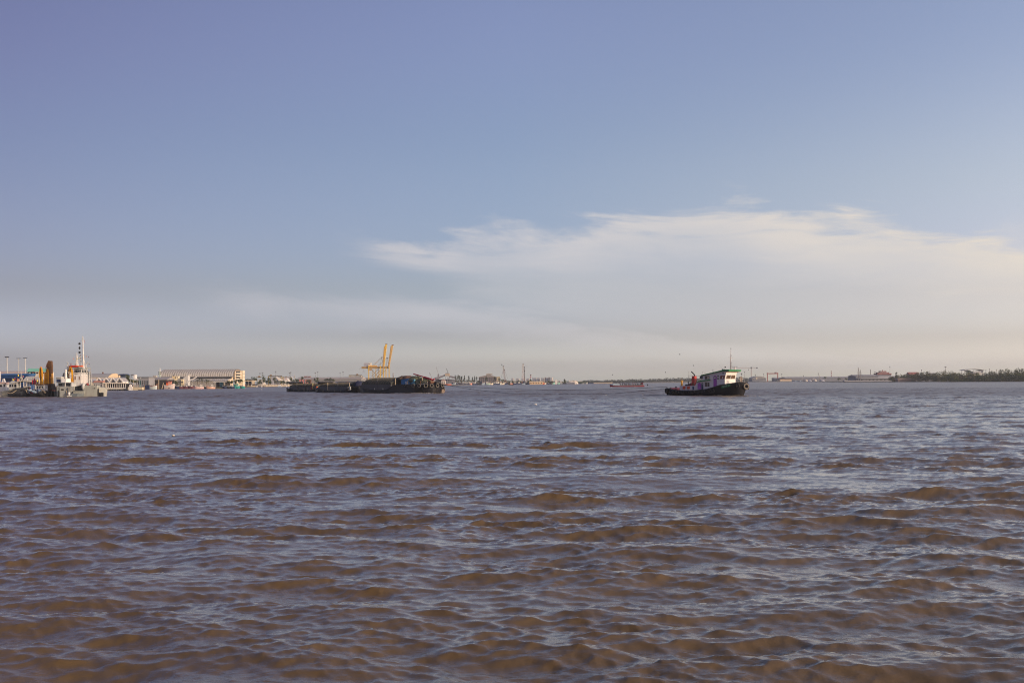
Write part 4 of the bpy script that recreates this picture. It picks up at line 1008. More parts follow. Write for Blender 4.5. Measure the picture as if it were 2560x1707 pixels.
Bt.add('canopy', MB().prism([(Bt.X(38), Bt.Z(957.5)), (Bt.X(52), Bt.Z(952.8)), (Bt.X(64), Bt.Z(950.2)), (Bt.X(75), Bt.Z(951.8)), (Bt.X(76.6), Bt.Z(954.5)), (Bt.X(75), Bt.Z(955.2)), (Bt.X(64), Bt.Z(952.5)), (Bt.X(52), Bt.Z(955)), (Bt.X(38), Bt.Z(959.3))], 'y', -1.7, 1.7), PM('canvas_grey', (.45, .42, .37), .8, var=.15))
for p, y_ in ((49, -1.5), (57, -1.5), (65, -1.5), (70, -1.2), (73.5, -1.0), (53, 1.4), (61, 1.4)): Bt.add('canopy_post', MB().tube((Bt.X(p), y_, Bt.Z(969)), (Bt.X(p), y_, Bt.Z(953.5)), .075, n=6), W_)
Bt.add('mooring_rope', MB().path([(Bt.X(27) + (Bt.X(50) - Bt.X(27)) * t, -2.1 - .3 * math.sin(3.1 * t), Bt.Z(980.5) + (Bt.Z(975) - Bt.Z(980.5)) * t - .55 * math.sin(math.pi * t)) for t in np.linspace(0, 1, 9)], .10, 6), PALEW, smooth=True)
Bt.add('mast', MB().tube((Bt.X(52), .3, Bt.Z(955)), (Bt.X(51.5), .3, Bt.Z(925)), .10, .05).bar((Bt.X(52), .3, Bt.Z(940)), (Bt.X(57), .3, Bt.Z(951)), .14).bar((Bt.X(51.5), .3, Bt.Z(940)), (Bt.X(47), .3, Bt.Z(952)), .10), PM('mast_cream', (.62, .56, .47), .6))
Bt.add('funnel', MB().box(Bt.X(42), Bt.X(45), .2, .9, Bt.Z(958), Bt.Z(947)), SALMON)
Bt.add('lamp', MB().ball((Bt.X(68.5), 0, Bt.Z(948.5)), .22), W_, smooth=True)
Bt.add('window', MB().box(Bt.X(60), Bt.X(63), -2.02, -1.9, Bt.Z(978), Bt.Z(975)), BLACK)
# boat C: cluttered black work boat
C_ = Far('work_boat', 'cluttered low black work boat below the yellow excavators', 'work boat', 95, DL - 3, 'fishing boats moored at the left')
xs_ = np.linspace(C_.X(69), C_.X(120), 15)
hf = [2.3 * (.7 + .075 * min(i, 4)) * (1 if i < 10 else math.sqrt(max(.03, 1 - ((i - 9) / 5.1) ** 2))) for i in range(15)]
C_.add('hull', hull_mesh(xs_, hf, [float(np.interp(x, [C_.X(69), C_.X(85), C_.X(100), C_.X(120)], [C_.Z(981), C_.Z(984), C_.Z(983), C_.Z(976)])) for x in xs_], [h * .85 for h in hf], rake=.9, bulw=.3), BLACK, smooth=True)
cab = C_.add('wheelhouse', MB().box(C_.X(95), C_.X(115), -1.2, 1.2, C_.Z(982), C_.Z(962)), PM('shaded_white_paint', (.46, .47, .50), .6, var=.2, dirt=(.12, .11, .12)))
for p0, p1 in ((97, 101), (103, 107), (109, 113)): part('window', MB().box(C_.X(p0), C_.X(p1), -1.24, -1.18, C_.Z(970), C_.Z(965)), GLASS, cab)
C_.add('canopy', MB().box(C_.X(93), C_.X(116), -1.6, 1.6, C_.Z(962), C_.Z(960)), BROWNR)
rg = random.Random(12)
for i in range(12):
    p = 72 + i * 3.4 + rg.uniform(-.8, .8); top = rg.uniform(966, 977)
    C_.add('deck_gear', MB().bar((C_.X(p), rg.uniform(-1.8, -.4), C_.Z(984)), (C_.X(p + rg.uniform(-2, 2)), rg.uniform(-1.6, -.4), C_.Z(top)), rg.uniform(.08, .3)), rg.choice((W_, LGREY, PALEW, MAST, DRED, BLACK, DBLUE)))
for i, (p, q) in enumerate(((80, 975), (88, 978), (92, 980), (104, 976))):
    C_.add('net_bundle', MB().ball((C_.X(p), -1.2, C_.Z(q)), .5, (1.3, 1, .8)), rg.choice((LGREY, PBLUE, DGREY)), smooth=True)
C_.add('side_fender', MB().path([(C_.X(111), -1.6, C_.Z(975)), (C_.X(115), -1.4, C_.Z(977)), (C_.X(118), -1.1, C_.Z(983))], .22, 6), PALEW, smooth=True)
C_.add('mast', MB().tube((C_.X(99), 0, C_.Z(961)), (C_.X(99), 0, C_.Z(945)), .08), W_)
flag('flag', 44, DL + 1, 935, 940, 3, YELC, 'yellow flag on the tall mast in front of the blue shed')
flag('flag', 31, DL + 1, 947, 951, 4, YELC, 'yellow flag low over the white boat cabin')
flag('flag', 91.5, DL - 2, 949, 953.5, 3.4, YELC, 'yellow flag beside the dark red buoy flags')
flag('flag', 36.5, DL + 2, 944, 949, 1.8, PM('national_flag_red', (.45, .03, .06), .8), 'small red flag above the canopy boat, left of the white and red one')
flag('flag', 42, DL + 2, 948, 953, 1.8, PM('flag_pinkish', (.62, .25, .28), .8), 'small faded red and white flag above the canopy boat')
flag('flag', 56.5, DL + 2, 938, 942, 2.0, PM('flag_pale_red', (.60, .20, .24), .8), 'small red flag right of the tall thin mast')
T = Far('flag_bundle', 'cluster of dark red flags on bamboo poles above the black work boat', 'flags', 85, DL - 2)
for i, (x0f, x1f, yt, yb, m_) in enumerate(((80, 82.4, 950, 960, PM('signal_red_cloth', (.55, .01, .03), .8)), (84, 88, 946, 962, PM('maroon_cloth', (.20, .01, .04), .85)), (88.2, 91, 950, 958, PM('maroon_cloth', (.20, .01, .04), .85)))):
    T.add('pole', MB().tube((T.X((x0f + x1f) / 2), .1, T.Z(984)), (T.X((x0f + x1f) / 2), .1, T.Z(yt - 6)), .04, n=5), WOOD)
    T.add('cloth', MB().prism([(T.X(x0f), T.Z(yb)), (T.X(x1f), T.Z(yb - 2)), (T.X(x1f - .4), T.Z(yt)), (T.X((x0f + x1f) / 2), T.Z(yt - 1.2)), (T.X(x0f + .3), T.Z(yt + 1))], 'y', 0, .05), m_)

# ---------------------------------------------------------------- dredging pontoon with excavator booms
PT = Far('dredging_pontoon', 'low black dredging pontoon carrying the yellow excavator arms', 'pontoon', 128, DL + 8)
PT.add('hull', MB().hexa([(PT.X(112), -4, -.8), (PT.X(150), -4, -.8), (PT.X(150), 6, -.8), (PT.X(112), 6, -.8), (PT.X(110), -4, PT.Z(977)), (PT.X(150), -4, PT.Z(977)), (PT.X(150), 6, PT.Z(977)), (PT.X(110), 6, PT.Z(977))]), BLACK)
for i in range(7): PT.add('fender_pile', MB().box(PT.X(120 + i * 4), PT.X(121.2 + i * 4), -4.25, -4.0, -.3, PT.Z(973)), DGREY)
PT.add('machinery', MB().box(PT.X(118), PT.X(140), -2.5, 3, PT.Z(978), PT.Z(966)), BROWNR)
PT.add('machinery', MB().hexa([(PT.X(134), -3, PT.Z(978)), (PT.X(142), -3, PT.Z(978)), (PT.X(142), -1, PT.Z(978)), (PT.X(134), -1, PT.Z(978)), (PT.X(135), -3, PT.Z(964)), (PT.X(139), -3, PT.Z(962)), (PT.X(139), -1, PT.Z(962)), (PT.X(135), -1, PT.Z(964))]), ORANGE)
def boom(T, pts, depth, m1):
    return MB().prism([(T.X(a), T.Z(b)) for a, b in pts], 'y', -depth / 2, depth / 2)
E1_ = Far('excavator_arm', 'slim upright yellow excavator arm left of the taller rusty one', 'excavator arm', 104, DL + 2, 'yellow excavator arms standing upright')
e = E1_.add('arm', boom(E1_, [(100.5, 960), (99.2, 940), (98.6, 932), (101, 919), (102.5, 916.6), (104, 917.5), (106.8, 930), (107.6, 938), (106.8, 945), (108, 960)], .7, 0), YELR)
part('edge_plate', MB().prism([(E1_.X(106), E1_.Z(960)), (E1_.X(106.5), E1_.Z(946)), (E1_.X(108.6), E1_.Z(941)), (E1_.X(109.6), E1_.Z(960))], 'y', -.60, -.36), YEL, e)
part('ram', MB().bar((E1_.X(104), -.4, E1_.Z(955)), (E1_.X(103.4), -.4, E1_.Z(920)), .14), BLACK, e)
part('base', MB().box(E1_.X(98), E1_.X(111), -1.2, 1.2, E1_.Z(966), E1_.Z(960)), BROWNR, e)
E2_ = Far('excavator_arm', 'tallest excavator arm, rusty brown at the top and yellow below', 'excavator arm', 124, DL + 5, 'yellow excavator arms standing upright')
e = E2_.add('arm', boom(E2_, [(115, 960), (113.2, 935), (114.5, 931), (117, 930), (119.5, 922), (121, 912), (123, 904), (124, 902.3), (128.7, 902.3), (129.6, 915), (130, 930), (131.5, 945), (132, 960)], 1.2, 0), YELR)
part('rusty_head', boom(E2_, [(119.8, 918), (120.8, 911), (122.6, 903), (123.4, 901.6), (125.6, 902), (125.8, 904.5), (126.6, 904.5), (126.8, 901.8), (129.3, 902.2), (130.2, 915), (130.4, 940), (127.6, 944), (125.5, 925)], 1.45, 0), PM('dark_rust', (.13, .060, .022), .8, var=.45, dirt=(.05, .025, .015)), e)
part('edge_plate', MB().prism([(E2_.X(113.8), E2_.Z(958)), (E2_.X(113.6), E2_.Z(939)), (E2_.X(115.6), E2_.Z(939.5)), (E2_.X(115.8), E2_.Z(958))], 'y', -.85, -.74), YEL, e)
part('edge_plate', MB().prism([(E2_.X(124), E2_.Z(960)), (E2_.X(123), E2_.Z(938)), (E2_.X(124.6), E2_.Z(930)), (E2_.X(126.4), E2_.Z(960))], 'y', -1.0, -.76), YEL, e)
part('ram', MB().bar((E2_.X(128.5), -.8, E2_.Z(958)), (E2_.X(127.5), -.8, E2_.Z(936)), .25), BROWNR, e)
rg = random.Random(3)
b = MB()
for k in range(9): b.path([(E2_.X(117.5 + rg.uniform(-1, 1)), -.7, E2_.Z(912 + k * 2.5)), (E2_.X(120.5), -.75, E2_.Z(909 + k * 2.5))], .03, 4)
for k in range(3): part('hose', MB().path([(E2_.X(118 + k), -.75, E2_.Z(930)), (E2_.X(117.6 + k * .8), -.75, E2_.Z(918)), (E2_.X(121 + k * .6), -.75, E2_.Z(907))], .045, 5), BROWNR, e)
part('base', MB().hexa([(E2_.X(114), -1.6, E2_.Z(975)), (E2_.X(136), -1.6, E2_.Z(975)), (E2_.X(136), 1.6, E2_.Z(975)), (E2_.X(114), 1.6, E2_.Z(975)), (E2_.X(115), -1.3, E2_.Z(959)), (E2_.X(132), -1.3, E2_.Z(959)), (E2_.X(132), 1.3, E2_.Z(959)), (E2_.X(115), 1.3, E2_.Z(959))]), PM('dark_machine_base', (.05, .03, .02), .8, var=.5), e)
E3_ = Far('excavator_arm', 'yellow excavator arm standing in front of the white wheelhouse', 'excavator arm', 178, DL - 2, 'yellow excavator arms standing upright')
e = E3_.add('arm', boom(E3_, [(173.5, 955), (173, 932), (174.3, 920), (176, 917), (178.5, 917), (180.5, 924), (182.5, 931), (182.8, 945), (184.5, 958), (183, 961), (177, 961)], .8, 0), YELR)
part('edge_plate', MB().prism([(E3_.X(181), E3_.Z(941)), (E3_.X(179.5), E3_.Z(925)), (E3_.X(180.5), E3_.Z(920)), (E3_.X(184), E3_.Z(932)), (E3_.X(184), E3_.Z(940))], 'y', -.55, -.42), YEL, e)
part('ram', MB().bar((E3_.X(178), -.45, E3_.Z(950)), (E3_.X(177.5), -.45, E3_.Z(921)), .12), BLACK, e)
part('base', MB().box(E3_.X(172), E3_.X(186), -1.0, 1.0, E3_.Z(966), E3_.Z(960)), DGREY, e)

# ---------------------------------------------------------------- the grey ship with the tall mast and day shapes
S = Far('grey_ship', 'grey naval looking ship with white superstructure, tall mast and orange boats', 'ship', 205, DL - 2)
X, Z = S.X, S.Z
hullp = [(148, 991), (236, 991), (243.5, 989), (264, 989), (266, 968), (246, 965), (244, 963), (214, 963.5), (213, 978), (186, 979), (146, 979)]
S.add('hull', MB().prism([(X(168), -.6), (X(244), -.6), (X(244.4), Z(963)), (X(213), Z(963.5)), (X(213), Z(977)), (X(168), Z(979))], 'y', 0, 1.6), GREY)
S.add('hull', MB().box(X(168), X(222), 1.6, 8, -.6, Z(966)), GREY)
S.add('hull_panel', MB().hexa([(X(207.5), -.6, -.4), (X(244.5), -.6, -.4), (X(244.5), 0, -.4), (X(207.5), 0, -.4), (X(213), -.6, Z(963.5)), (X(244.8), -.6, Z(963)), (X(244.8), 0, Z(963)), (X(213), 0, Z(963.5))]), PM('sage_grey_plating', (.40, .41, .37), .55, var=.08, scale=.4, dirt=(.30, .28, .24), streak=True))
S.add('hull_panel', MB().box(X(186), X(214), -.8, .5, Z(984.5), Z(977)), PM('sage_grey_plating', (.40, .41, .37), .55, var=.08, scale=.4))
S.add('opening', MB().box(X(192), X(207.6), -.62, -.5, Z(990), Z(984.7)), BLACK)
S.add('opening', MB().box(X(237), X(240), -.66, -.6, Z(972), Z(969.6)), BLACK); S.add('opening', MB().box(X(234.2), X(235.6), -.66, -.6, Z(972), Z(970)), BLACK)
S.add('seam', MB().box(X(244.6), X(247.5), -.4, 1.5, -.3, Z(972)), BLACK)
S.add('bow_section', MB().loft([[(X(247), .2, -.4), (X(259), .8, -.4), (X(259), 2.2, -.4), (X(247), 3, -.4)], [(X(246), -.1, Z(967.5)), (X(261), .8, Z(969.5)), (X(261), 2.4, Z(969.5)), (X(246), 3, Z(967.5))]]), PM('sage_grey_plating', (.42, .42, .38), .55, var=.08, scale=.4, dirt=(.42, .32, .20)))
S.add('bow_opening', MB().box(X(248), X(257), .0, .6, .1, Z(981.5)), BLACK)
S.add('deck_gear', MB().box(X(192), X(208), .6, 5, Z(978), Z(961)), DGREY); S.add('deck_gear', MB().ball((X(209.5), -.3, Z(966.5)), .8, (.7, .7, 1.4)), LGREY, smooth=True)
# superstructure block: shaded front, sunlit right side
sp = S.add('superstructure', MB().box(X(185), X(203), -.1, 6.6, Z(964), Z(936)), W_)
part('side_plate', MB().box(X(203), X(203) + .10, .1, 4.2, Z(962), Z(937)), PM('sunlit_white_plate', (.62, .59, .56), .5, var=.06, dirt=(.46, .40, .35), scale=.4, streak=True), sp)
for i, yy_ in enumerate((4.6, 5.2, 5.8, 6.4)):
    part('ladder_pipe', MB().tube((X(203) + .25, yy_, Z(963)), (X(203) + .25, yy_, Z(927 + i)), .09, n=6), LGREY if i % 2 else DGREY, sp)
for a_, b_, c_, d_ in ((187.5, 190, 940.5, 948.5), (198, 200, 941, 949)): part('window', MB().box(X(a_), X(b_), -.16, -.08, Z(d_), Z(c_)), BROWNR, sp)
part('red_cover', MB().ball((X(203) + .6, 3.0, Z(961)), .42, (1.0, 1, 1.2)), DRED, sp, True)
# bridge with its windows
br = S.add('bridge', MB().box(X(184), X(202), .4, 5.2, Z(936.003), Z(922)), LGREY)
for p in range(4):
    part('window', MB().box(X(185.2 + p * 4.2), X(188.4 + p * 4.2), .33, .42, Z(931.5), Z(924.5)), GLASS, br)
for p in range(4):
    part('window', MB().box(X(202) - .02, X(202) + .06, .8 + p * 1.1, 1.5 + p * 1.1, Z(931.5), Z(924.5)), GLASS, br)
part('roof', MB().prism([(X(181), Z(920.5)), (X(190), Z(918.6)), (X(206), Z(918.4)), (X(206), Z(920.4)), (X(190), Z(920.4)), (X(181), Z(921.8))], 'y', -.3, 6.0), PM('bridge_roof_grey', (.30, .32, .29), .6), br)
for p in (3.4, 6.0): part('awning_post', MB().tube((X(205), p, Z(936)), (X(205), p, Z(920)), .07, n=6), MAST, br)
rg = random.Random(5)
for i in range(7):
    p = 184.5 + i * 3.0; part('rail_stanchion', MB().tube((X(p), -.05, Z(936)), (X(p), -.05, Z(931.8)), .07, n=5), W_, sp)
for i in range(6):
    part('rail_stanchion', MB().tube((X(203), .9 + i * 1.1, Z(936)), (X(203), .9 + i * 1.1, Z(931.8)), .06, n=5), W_, sp)
part('handrail', MB().path([(X(184.5), -.05, Z(931.8)), (X(203), -.05, Z(931.6)), (X(203), 6.4, Z(931.6))], .06, 5), W_, sp)
for i, (p, q, r_) in enumerate(((194, 932, .35), (199, 930, .35), (187, 930, .35))): part('deck_box', MB().box(X(p) - r_, X(p) + r_ * .7, .0, .3, Z(935.9), Z(q)), rg.choice((W_, LGREY, DGREY)), sp)
# orange boats on the bridge roof
lb = S.add('rescue_boat', MB().loft([[(X(168.5), 1.2, Z(914.5)), (X(169), .7, Z(916)), (X(169), 1.7, Z(916)), ], [(X(170), .4, Z(914)), (X(170), .8, Z(918.5)), (X(170), 2.0, Z(918.5))], [(X(189), .3, Z(913.5)), (X(189), .8, Z(918)), (X(189), 2.0, Z(918))], [(X(193), 1.2, Z(914)), (X(193), 1.3, Z(916)), (X(193), 1.5, Z(916))]]), ORANGE)
lb = S.add('rescue_boat', MB().box(X(178), X(190), -.2, 1.0, Z(917), Z(913.2)), RED)
lb = S.add('rescue_boat', MB().loft([[(X(198), .0, Z(917)), (X(198), 1.0, Z(917)), (X(198), 1.0, Z(913.6)), (X(198), .0, Z(913.6))], [(X(205.5), .0, Z(917)), (X(205.5), 1.0, Z(917)), (X(205.5), 1.0, Z(913.2)), (X(205.5), .0, Z(913.2))]]), ORANGE)
S.add('funnel', MB().tube((X(172.3), 1.5, Z(917)), (X(172.3), 1.5, Z(907)), .13, .09), DRED)
S.add('davit', MB().path([(X(165), 1, Z(936)), (X(165), 1, Z(912)), (X(167.6), 1, Z(908)), (X(163), 1, Z(904.5))], .12, 6), LGREY, smooth=True)
S.add('davit', MB().path([(X(212), 1, Z(918)), (X(212.5), 1, Z(911)), (X(216), 1, Z(905.5)), (X(218), 1, Z(905))], .12, 6), LGREY, smooth=True)
for i, p in enumerate((163, 166.5, 170, 174)): S.add('frame_post', MB().tube((X(p), 1.4, Z(950)), (X(p), 1.4, Z(914 + 3 * i)), .10, n=6), LGREY)
S.add('life_ring', MB().torus((X(169.5), .8, Z(925.5)), .22, .1, (0, 1, 0), 14, 6), BLACK, smooth=True)
# lattice mast and main mast
lm = S.add('lattice_mast', MB().loft([[(X(187), .6, Z(913)), (X(192.5), .6, Z(913)), (X(192.5), 1.3, Z(913)), (X(187), 1.3, Z(913))], [(X(188.6), .8, Z(887)), (X(190.2), .8, Z(887)), (X(190.2), 1.1, Z(887)), (X(188.6), 1.1, Z(887))]]).tube((X(189.2), 1, Z(887)), (X(189, ), 1, Z(881)), .08), W_)
part('crosstree', MB().bar((X(181), 1, Z(891)), (X(199), 1, Z(889)), .10), W_, lm); part('radar', MB().bar((X(190), .5, Z(898)), (X(198), .5, Z(894)), .14), PM('pale_yellow', (.6, .52, .22), .6), lm)
part('strut', MB().bar((X(191), .8, Z(905)), (X(199), .8, Z(896)), .09).bar((X(198.5), .8, Z(905)), (X(198.5), .8, Z(889)), .09), W_, lm)
part('radar_dome', MB().ball((X(186), 1, Z(911)), .28), BLACK, lm, True)
mm = S.add('main_mast', MB().tube((X(207), .8, Z(921)), (X(205.4), .8, Z(875)), .24, .16, 8).tube((X(205.4), .8, Z(875)), (X(204.8), .8, Z(841.5)), .15, .13, 8), W_, smooth=True)
part('mast_top', MB().tube((X(204.8), .8, Z(850)), (X(204.7), .8, Z(843)), .22, .17).ball((X(204.6), .8, Z(840.5)), .11, (1, 1, 1.8)), LGREY, mm)
part('yard', MB().bar((X(197.5), .8, Z(851)), (X(205), .8, Z(851.5)), .08), MAST, mm); part('yard', MB().bar((X(205), .8, Z(870)), (X(208.8), .8, Z(868)), .07), MAST, mm)
part('yard', MB().bar((X(205.5), .8, Z(888)), (X(209.5), .8, Z(886)), .07), MAST, mm)
part('stay', MB().tube((X(205), .8, Z(885)), (X(211), .8, Z(917)), .06, n=5), W_, mm); part('stay', MB().tube((X(205), .8, Z(885)), (X(201), .8, Z(917)), .05, n=5), W_, mm)
part('halyard', MB().tube((X(199.5), .8, Z(851)), (X(199.5), .8, Z(912)), .012, n=4), DGREY, mm)
part('pennant', MB().prism([(X(208), Z(849)), (X(209), Z(850)), (X(211), Z(859)), (X(210.3), Z(858))], 'y', .75, .8), PM('pennant_red', (.55, .2, .2), .8), mm)
for i, (q, sh_) in enumerate(((859, 'ball'), (869.7, 'diamond'), (880.8, 'ball'))):
    T = Far('day_shape', ['upper black ball of the day shapes hung beside the tall mast', 'black diamond between the two balls beside the tall mast', 'lower black ball of the day shapes hung beside the tall mast'][i], 'day shape', 199.5, DL - 2.6, 'black day shapes hung beside the mast')
    if sh_ == 'ball': T.add('ball', MB().ball((0, 0, T.Z(q)), 2.75 * T.k, n=16, m=12), BLACK, smooth=True)
    else: T.add('cone', MB().tube((0, 0, T.Z(q)), (0, 0, T.Z(q - 4.3)), 2.5 * T.k, .03, 14).tube((0, 0, T.Z(q)), (0, 0, T.Z(q + 4.3)), 2.5 * T.k, .03, 14), BLACK, smooth=True)
for i, (p, q, m_) in enumerate(((181, 896.5, SALMON), (213.3, 890, SALMON), (219.7, 892, BROWNR), (220.3, 910, BROWNR), (199.7, 888, BROWNR), (199.8, 895, DGREY), (199.8, 902, DGREY))):
    part('signal_flag', MB().box(X(p) - .09, X(p) + .09, .78, .82, Z(q + 2), Z(q - 1.6)), m_, mm)
# grey working punt alongside, with an open cabin
P_ = Far('landing_craft', 'light grey landing craft with an open cabin, moored left of the grey ship', 'landing craft', 165, DL - 8)
X, Z = P_.X, P_.Z
SG = PM('sage_grey_plating', (.38, .39, .36), .55, var=.08, scale=.4, dirt=(.26, .22, .18), streak=True)
P_.add('hull', MB().hexa([(X(144.5), -.5, -.5), (X(192), -.5, -.5), (X(192), 4, -.5), (X(144.5), 4, -.5), (X(144.5), -.5, Z(984)), (X(196), -.5, Z(984)), (X(196), 4, Z(984)), (X(144.5), 4, Z(984))]), PM('shadow_grey_plating', (.17, .20, .22), .6, var=.15))
P_.add('side_plate', MB().prism([(X(153), -.3), (X(170), -.3), (X(175), Z(985)), (X(188), Z(975.5)), (X(190), Z(966)), (X(153), Z(966.5))], 'y', -1.0, -.5), SG)
P_.add('side_plate', MB().prism([(X(145), Z(990)), (X(153), Z(990)), (X(153), Z(966.5)), (X(145), Z(965))], 'y', -.8, -.5), GREY)
P_.add('fender_post', MB().box(X(150.5), X(152.6), -1.3, -1.01, .0, Z(976)), BLACK)
P_.add('porthole', MB().box(X(157), X(163.3), -1.04, -.99, Z(975.5), Z(972)), BLACK)
P_.add('strut', MB().bar((X(170), -1.1, Z(976)), (X(172), -1.1, Z(991)), .18), PALEW); P_.add('strut', MB().bar((X(174.5), -1.2, Z(969)), (X(174.5), -1.2, Z(988)), .16), DGREY)
P_.add('outboard_engine', MB().ball((X(178.5), -1.6, Z(984)), .42, (.9, .8, 1.3)).bar((X(173), -1.5, Z(989)), (X(184), -1.5, Z(989.5)), .25), W_, smooth=True)
cab = P_.add('cabin', MB().box(X(144.5), X(178), .2, 3.6, Z(966), Z(957)), LGREY)
for p0, p1 in ((146, 156), (158, 163), (165, 176)): part('window', MB().box(X(p0), X(p1), .14, .22, Z(965), Z(958)), GLASS, cab)
part('roof', MB().box(X(143.5), X(179.5), -.2, 4.0, Z(956.9), Z(955.4)), PM('cabin_roof_grey', (.34, .37, .40), .6), cab)
for p in (141, 164, 181): P_.add('post', MB().tube((X(p), -.3, Z(967)), (X(p), -.3, Z(954)), .09, n=6), W_)
up = P_.add('upper_deckhouse', MB().box(X(133), X(146), 2, 6, Z(957), Z(943.5)), LGREY)
part('window', MB().box(X(134), X(143.5), 1.94, 2.02, Z(955.5), Z(947.5)), DBLUE, up); part('roof', MB().box(X(131), X(147), 1.6, 6.4, Z(943.4), Z(942)), W_, up)
P_.add('white_tank', MB().tube((X(157), 3, Z(957)), (X(157), 3, Z(946)), 1.0, n=12), W_, smooth=True); P_.add('white_tank', MB().box(X(148), X(160), 1.4, 3, Z(957), Z(946.5)), WC)
P_.add('ventilator', MB().tube((X(149.5), 4, Z(945)), (X(149.5), 4, Z(926)), .38, .3).ball((X(149.5), 4, Z(925.5)), .38), W_, smooth=True)
P_.add('ventilator', MB().tube((X(157), 5, Z(945)), (X(157), 5, Z(932)), .3, .25).torus((X(157), 4.6, Z(932)), .3, .08, (0, 1, 0), 12, 5), LGREY, smooth=True)
P_.add('deck_mast', MB().tube((X(162), 4, Z(946)), (X(162), 4, Z(934)), .10).bar((X(155), 4, Z(941)), (X(165), 4, Z(938)), .12), MAST)
P_.add('dark_cover', MB().hexa([(X(136), 5, Z(943)), (X(149), 5, Z(943)), (X(149), 8, Z(943)), (X(136), 8, Z(943)), (X(139), 5, Z(932)), (X(145), 5, Z(930)), (X(145), 8, Z(930)), (X(139), 8, Z(932))]), DGREY)

# ---------------------------------------------------------------- trees
def leaf_mat(name, rgb): return PM(name, rgb, .8, var=.45, scale=.35)
LF = [leaf_mat('foliage_dark', (.040, .065, .028)), leaf_mat('foliage_olive', (.085, .100, .035)), leaf_mat('foliage_dull', (.060, .075, .040))]
BARK = PM('bark', (.13, .09, .06), .9, var=.3)
def crown(b, rg, cx, cy, cz, rx, ry, rz, n, s):
    """many small leaf clumps scattered through a lumpy volume, with gaps"""
    lobes = [(rg.uniform(-.55, .55), rg.uniform(-.55, .55), rg.uniform(-.45, .6), rg.uniform(.38, .62)) for _ in range(7)]
    for _ in range(n):
        lx, ly, lz, lr = rg.choice(lobes)
        a = rg.uniform(0, 6.283); c = rg.uniform(-1, 1); r = lr * rg.uniform(.35, 1.0) ** .4; q = math.sqrt(1 - c * c)
        p = Vector((cx + rx * (lx + r * q * math.cos(a)), cy + ry * (ly + r * q * math.sin(a)), cz + rz * (lz + r * c)))
        u = Vector((rg.gauss(0, 1), rg.gauss(0, 1), rg.gauss(0, 1))).normalized(); v = u.orthogonal().normalized() * s * rg.uniform(.5, 1.2); w = u.cross(v).normalized() * s * rg.uniform(.5, 1.2)
        b.add([p - v, p - w * .6, p + v, p + w], [(0, 1, 2, 3)])
def tree(px, d, ytop, ybase, wpx, label, seed, mat=None, group='trees along the far bank', n=420, kind='tree', crown_lo=.25):
    T = Far(kind, label, 'tree', px, d, group)
    rg = random.Random(seed); k = T.k
    top, base = T.Z(ytop), max(.6, T.Z(ybase)); h = top - base; w = wpx * k / 2
    b = MB(); b.tube((0, 0, .4), (0, 0, base + h * .55), .035 * h + .06, .02 * h, 7)
    for _ in range(4):
        a = rg.uniform(0, 6.28); b.tube((0, 0, base + h * rg.uniform(.25, .45)), (w * .5 * math.cos(a), w * .5 * math.sin(a), base + h * rg.uniform(.55, .8)), .016 * h, .006 * h, 5)
    T.add('trunk', b, BARK)
    c = MB(); crown(c, rg, 0, 0, base + h * (1 + crown_lo) / 2, w * 1.02, w * .8, h * (1 - crown_lo) / 2 * 1.05, n, max(.28, 1.0 * k * .9))
    T.add('crown', c, mat or LF[seed % 3])
def palm(px, d, ytop, ybase, label, seed, group='palm trees by the fishing boats'):
    T = Far('palm_tree', label, 'palm tree', px, d, group); rg = random.Random(seed)
    T.add('trunk', MB().tube((0, 0, T.Z(ybase)), (.2, 0, T.Z(ytop) - .6), .22, .14, 7), BARK)
    b = MB(); c = Vector((.2, 0, T.Z(ytop) - .6))
    for i in range(15):
        a = i * 2.4; L_ = rg.uniform(1.9, 2.6); el_ = rg.uniform(.1, 1.0); p = c
        for j in range(4):
            q = p + Vector((math.cos(a), math.sin(a), math.tan(el_ - j * .5) * .7)) * L_ / 4
            s_ = Vector((-math.sin(a), math.cos(a), 0)) * .28 * (1 - j * .2)
            b.add([p - s_, q - s_ * .7, q + s_ * .7, p + s_], [(0, 1, 2, 3)]); p = q
    T.add('fronds', b, LF[seed % 3])
def thicket(name, px0, px1, dfun, ytopf, ybot, step, seed, mats, leaf, dens, depth=14):
    """a belt of bushes that reads as one mass"""
    rg = random.Random(seed)
    bs_ = [MB() for _ in mats]
    px = px0
    while px < px1:
        d = dfun(px); k = d / F
        top = EYE + (yh(px) - (ytopf(px) + rg.uniform(-1.0, 1.4))) * k; bot = .3
        for row in range(2):
            yy_ = at(px, d).y + row * depth * .5 + rg.uniform(0, depth * .4); t2 = top * (1.0 if row else .72)
            w = step * k * rg.uniform(1.1, 1.9)
            crown(bs_[rg.randrange(len(mats))], rg, at(px, d).x + rg.uniform(-1, 1), yy_, (t2 + bot) / 2, w, w, (t2 - bot) / 2 * 1.12, int(dens * rg.uniform(.7, 1.3)), leaf * k)
        px += step
    b = MB(); base = at(px0, dfun(px0))
    for i, bb in enumerate(bs_):
        bb.v = [(x - base.x, y - base.y, z) for x, y, z in bb.v]
    allb = MB(); idx_ = []
    for i, bb in enumerate(bs_):
        n0 = len(allb.f); allb.add(bb.v, bb.f); idx_ += [i] * (len(allb.f) - n0)
    me = bpy.data.meshes.new(name); me.from_pydata(allb.v, [], allb.f); me.update()
    for m_ in mats: me.materials.append(m_)
    me.polygons.foreach_set('material_index', idx_)
    o = bpy.data.objects.new(name, me); col.objects.link(o); o.location = base
    return tag(o, kind='stuff')

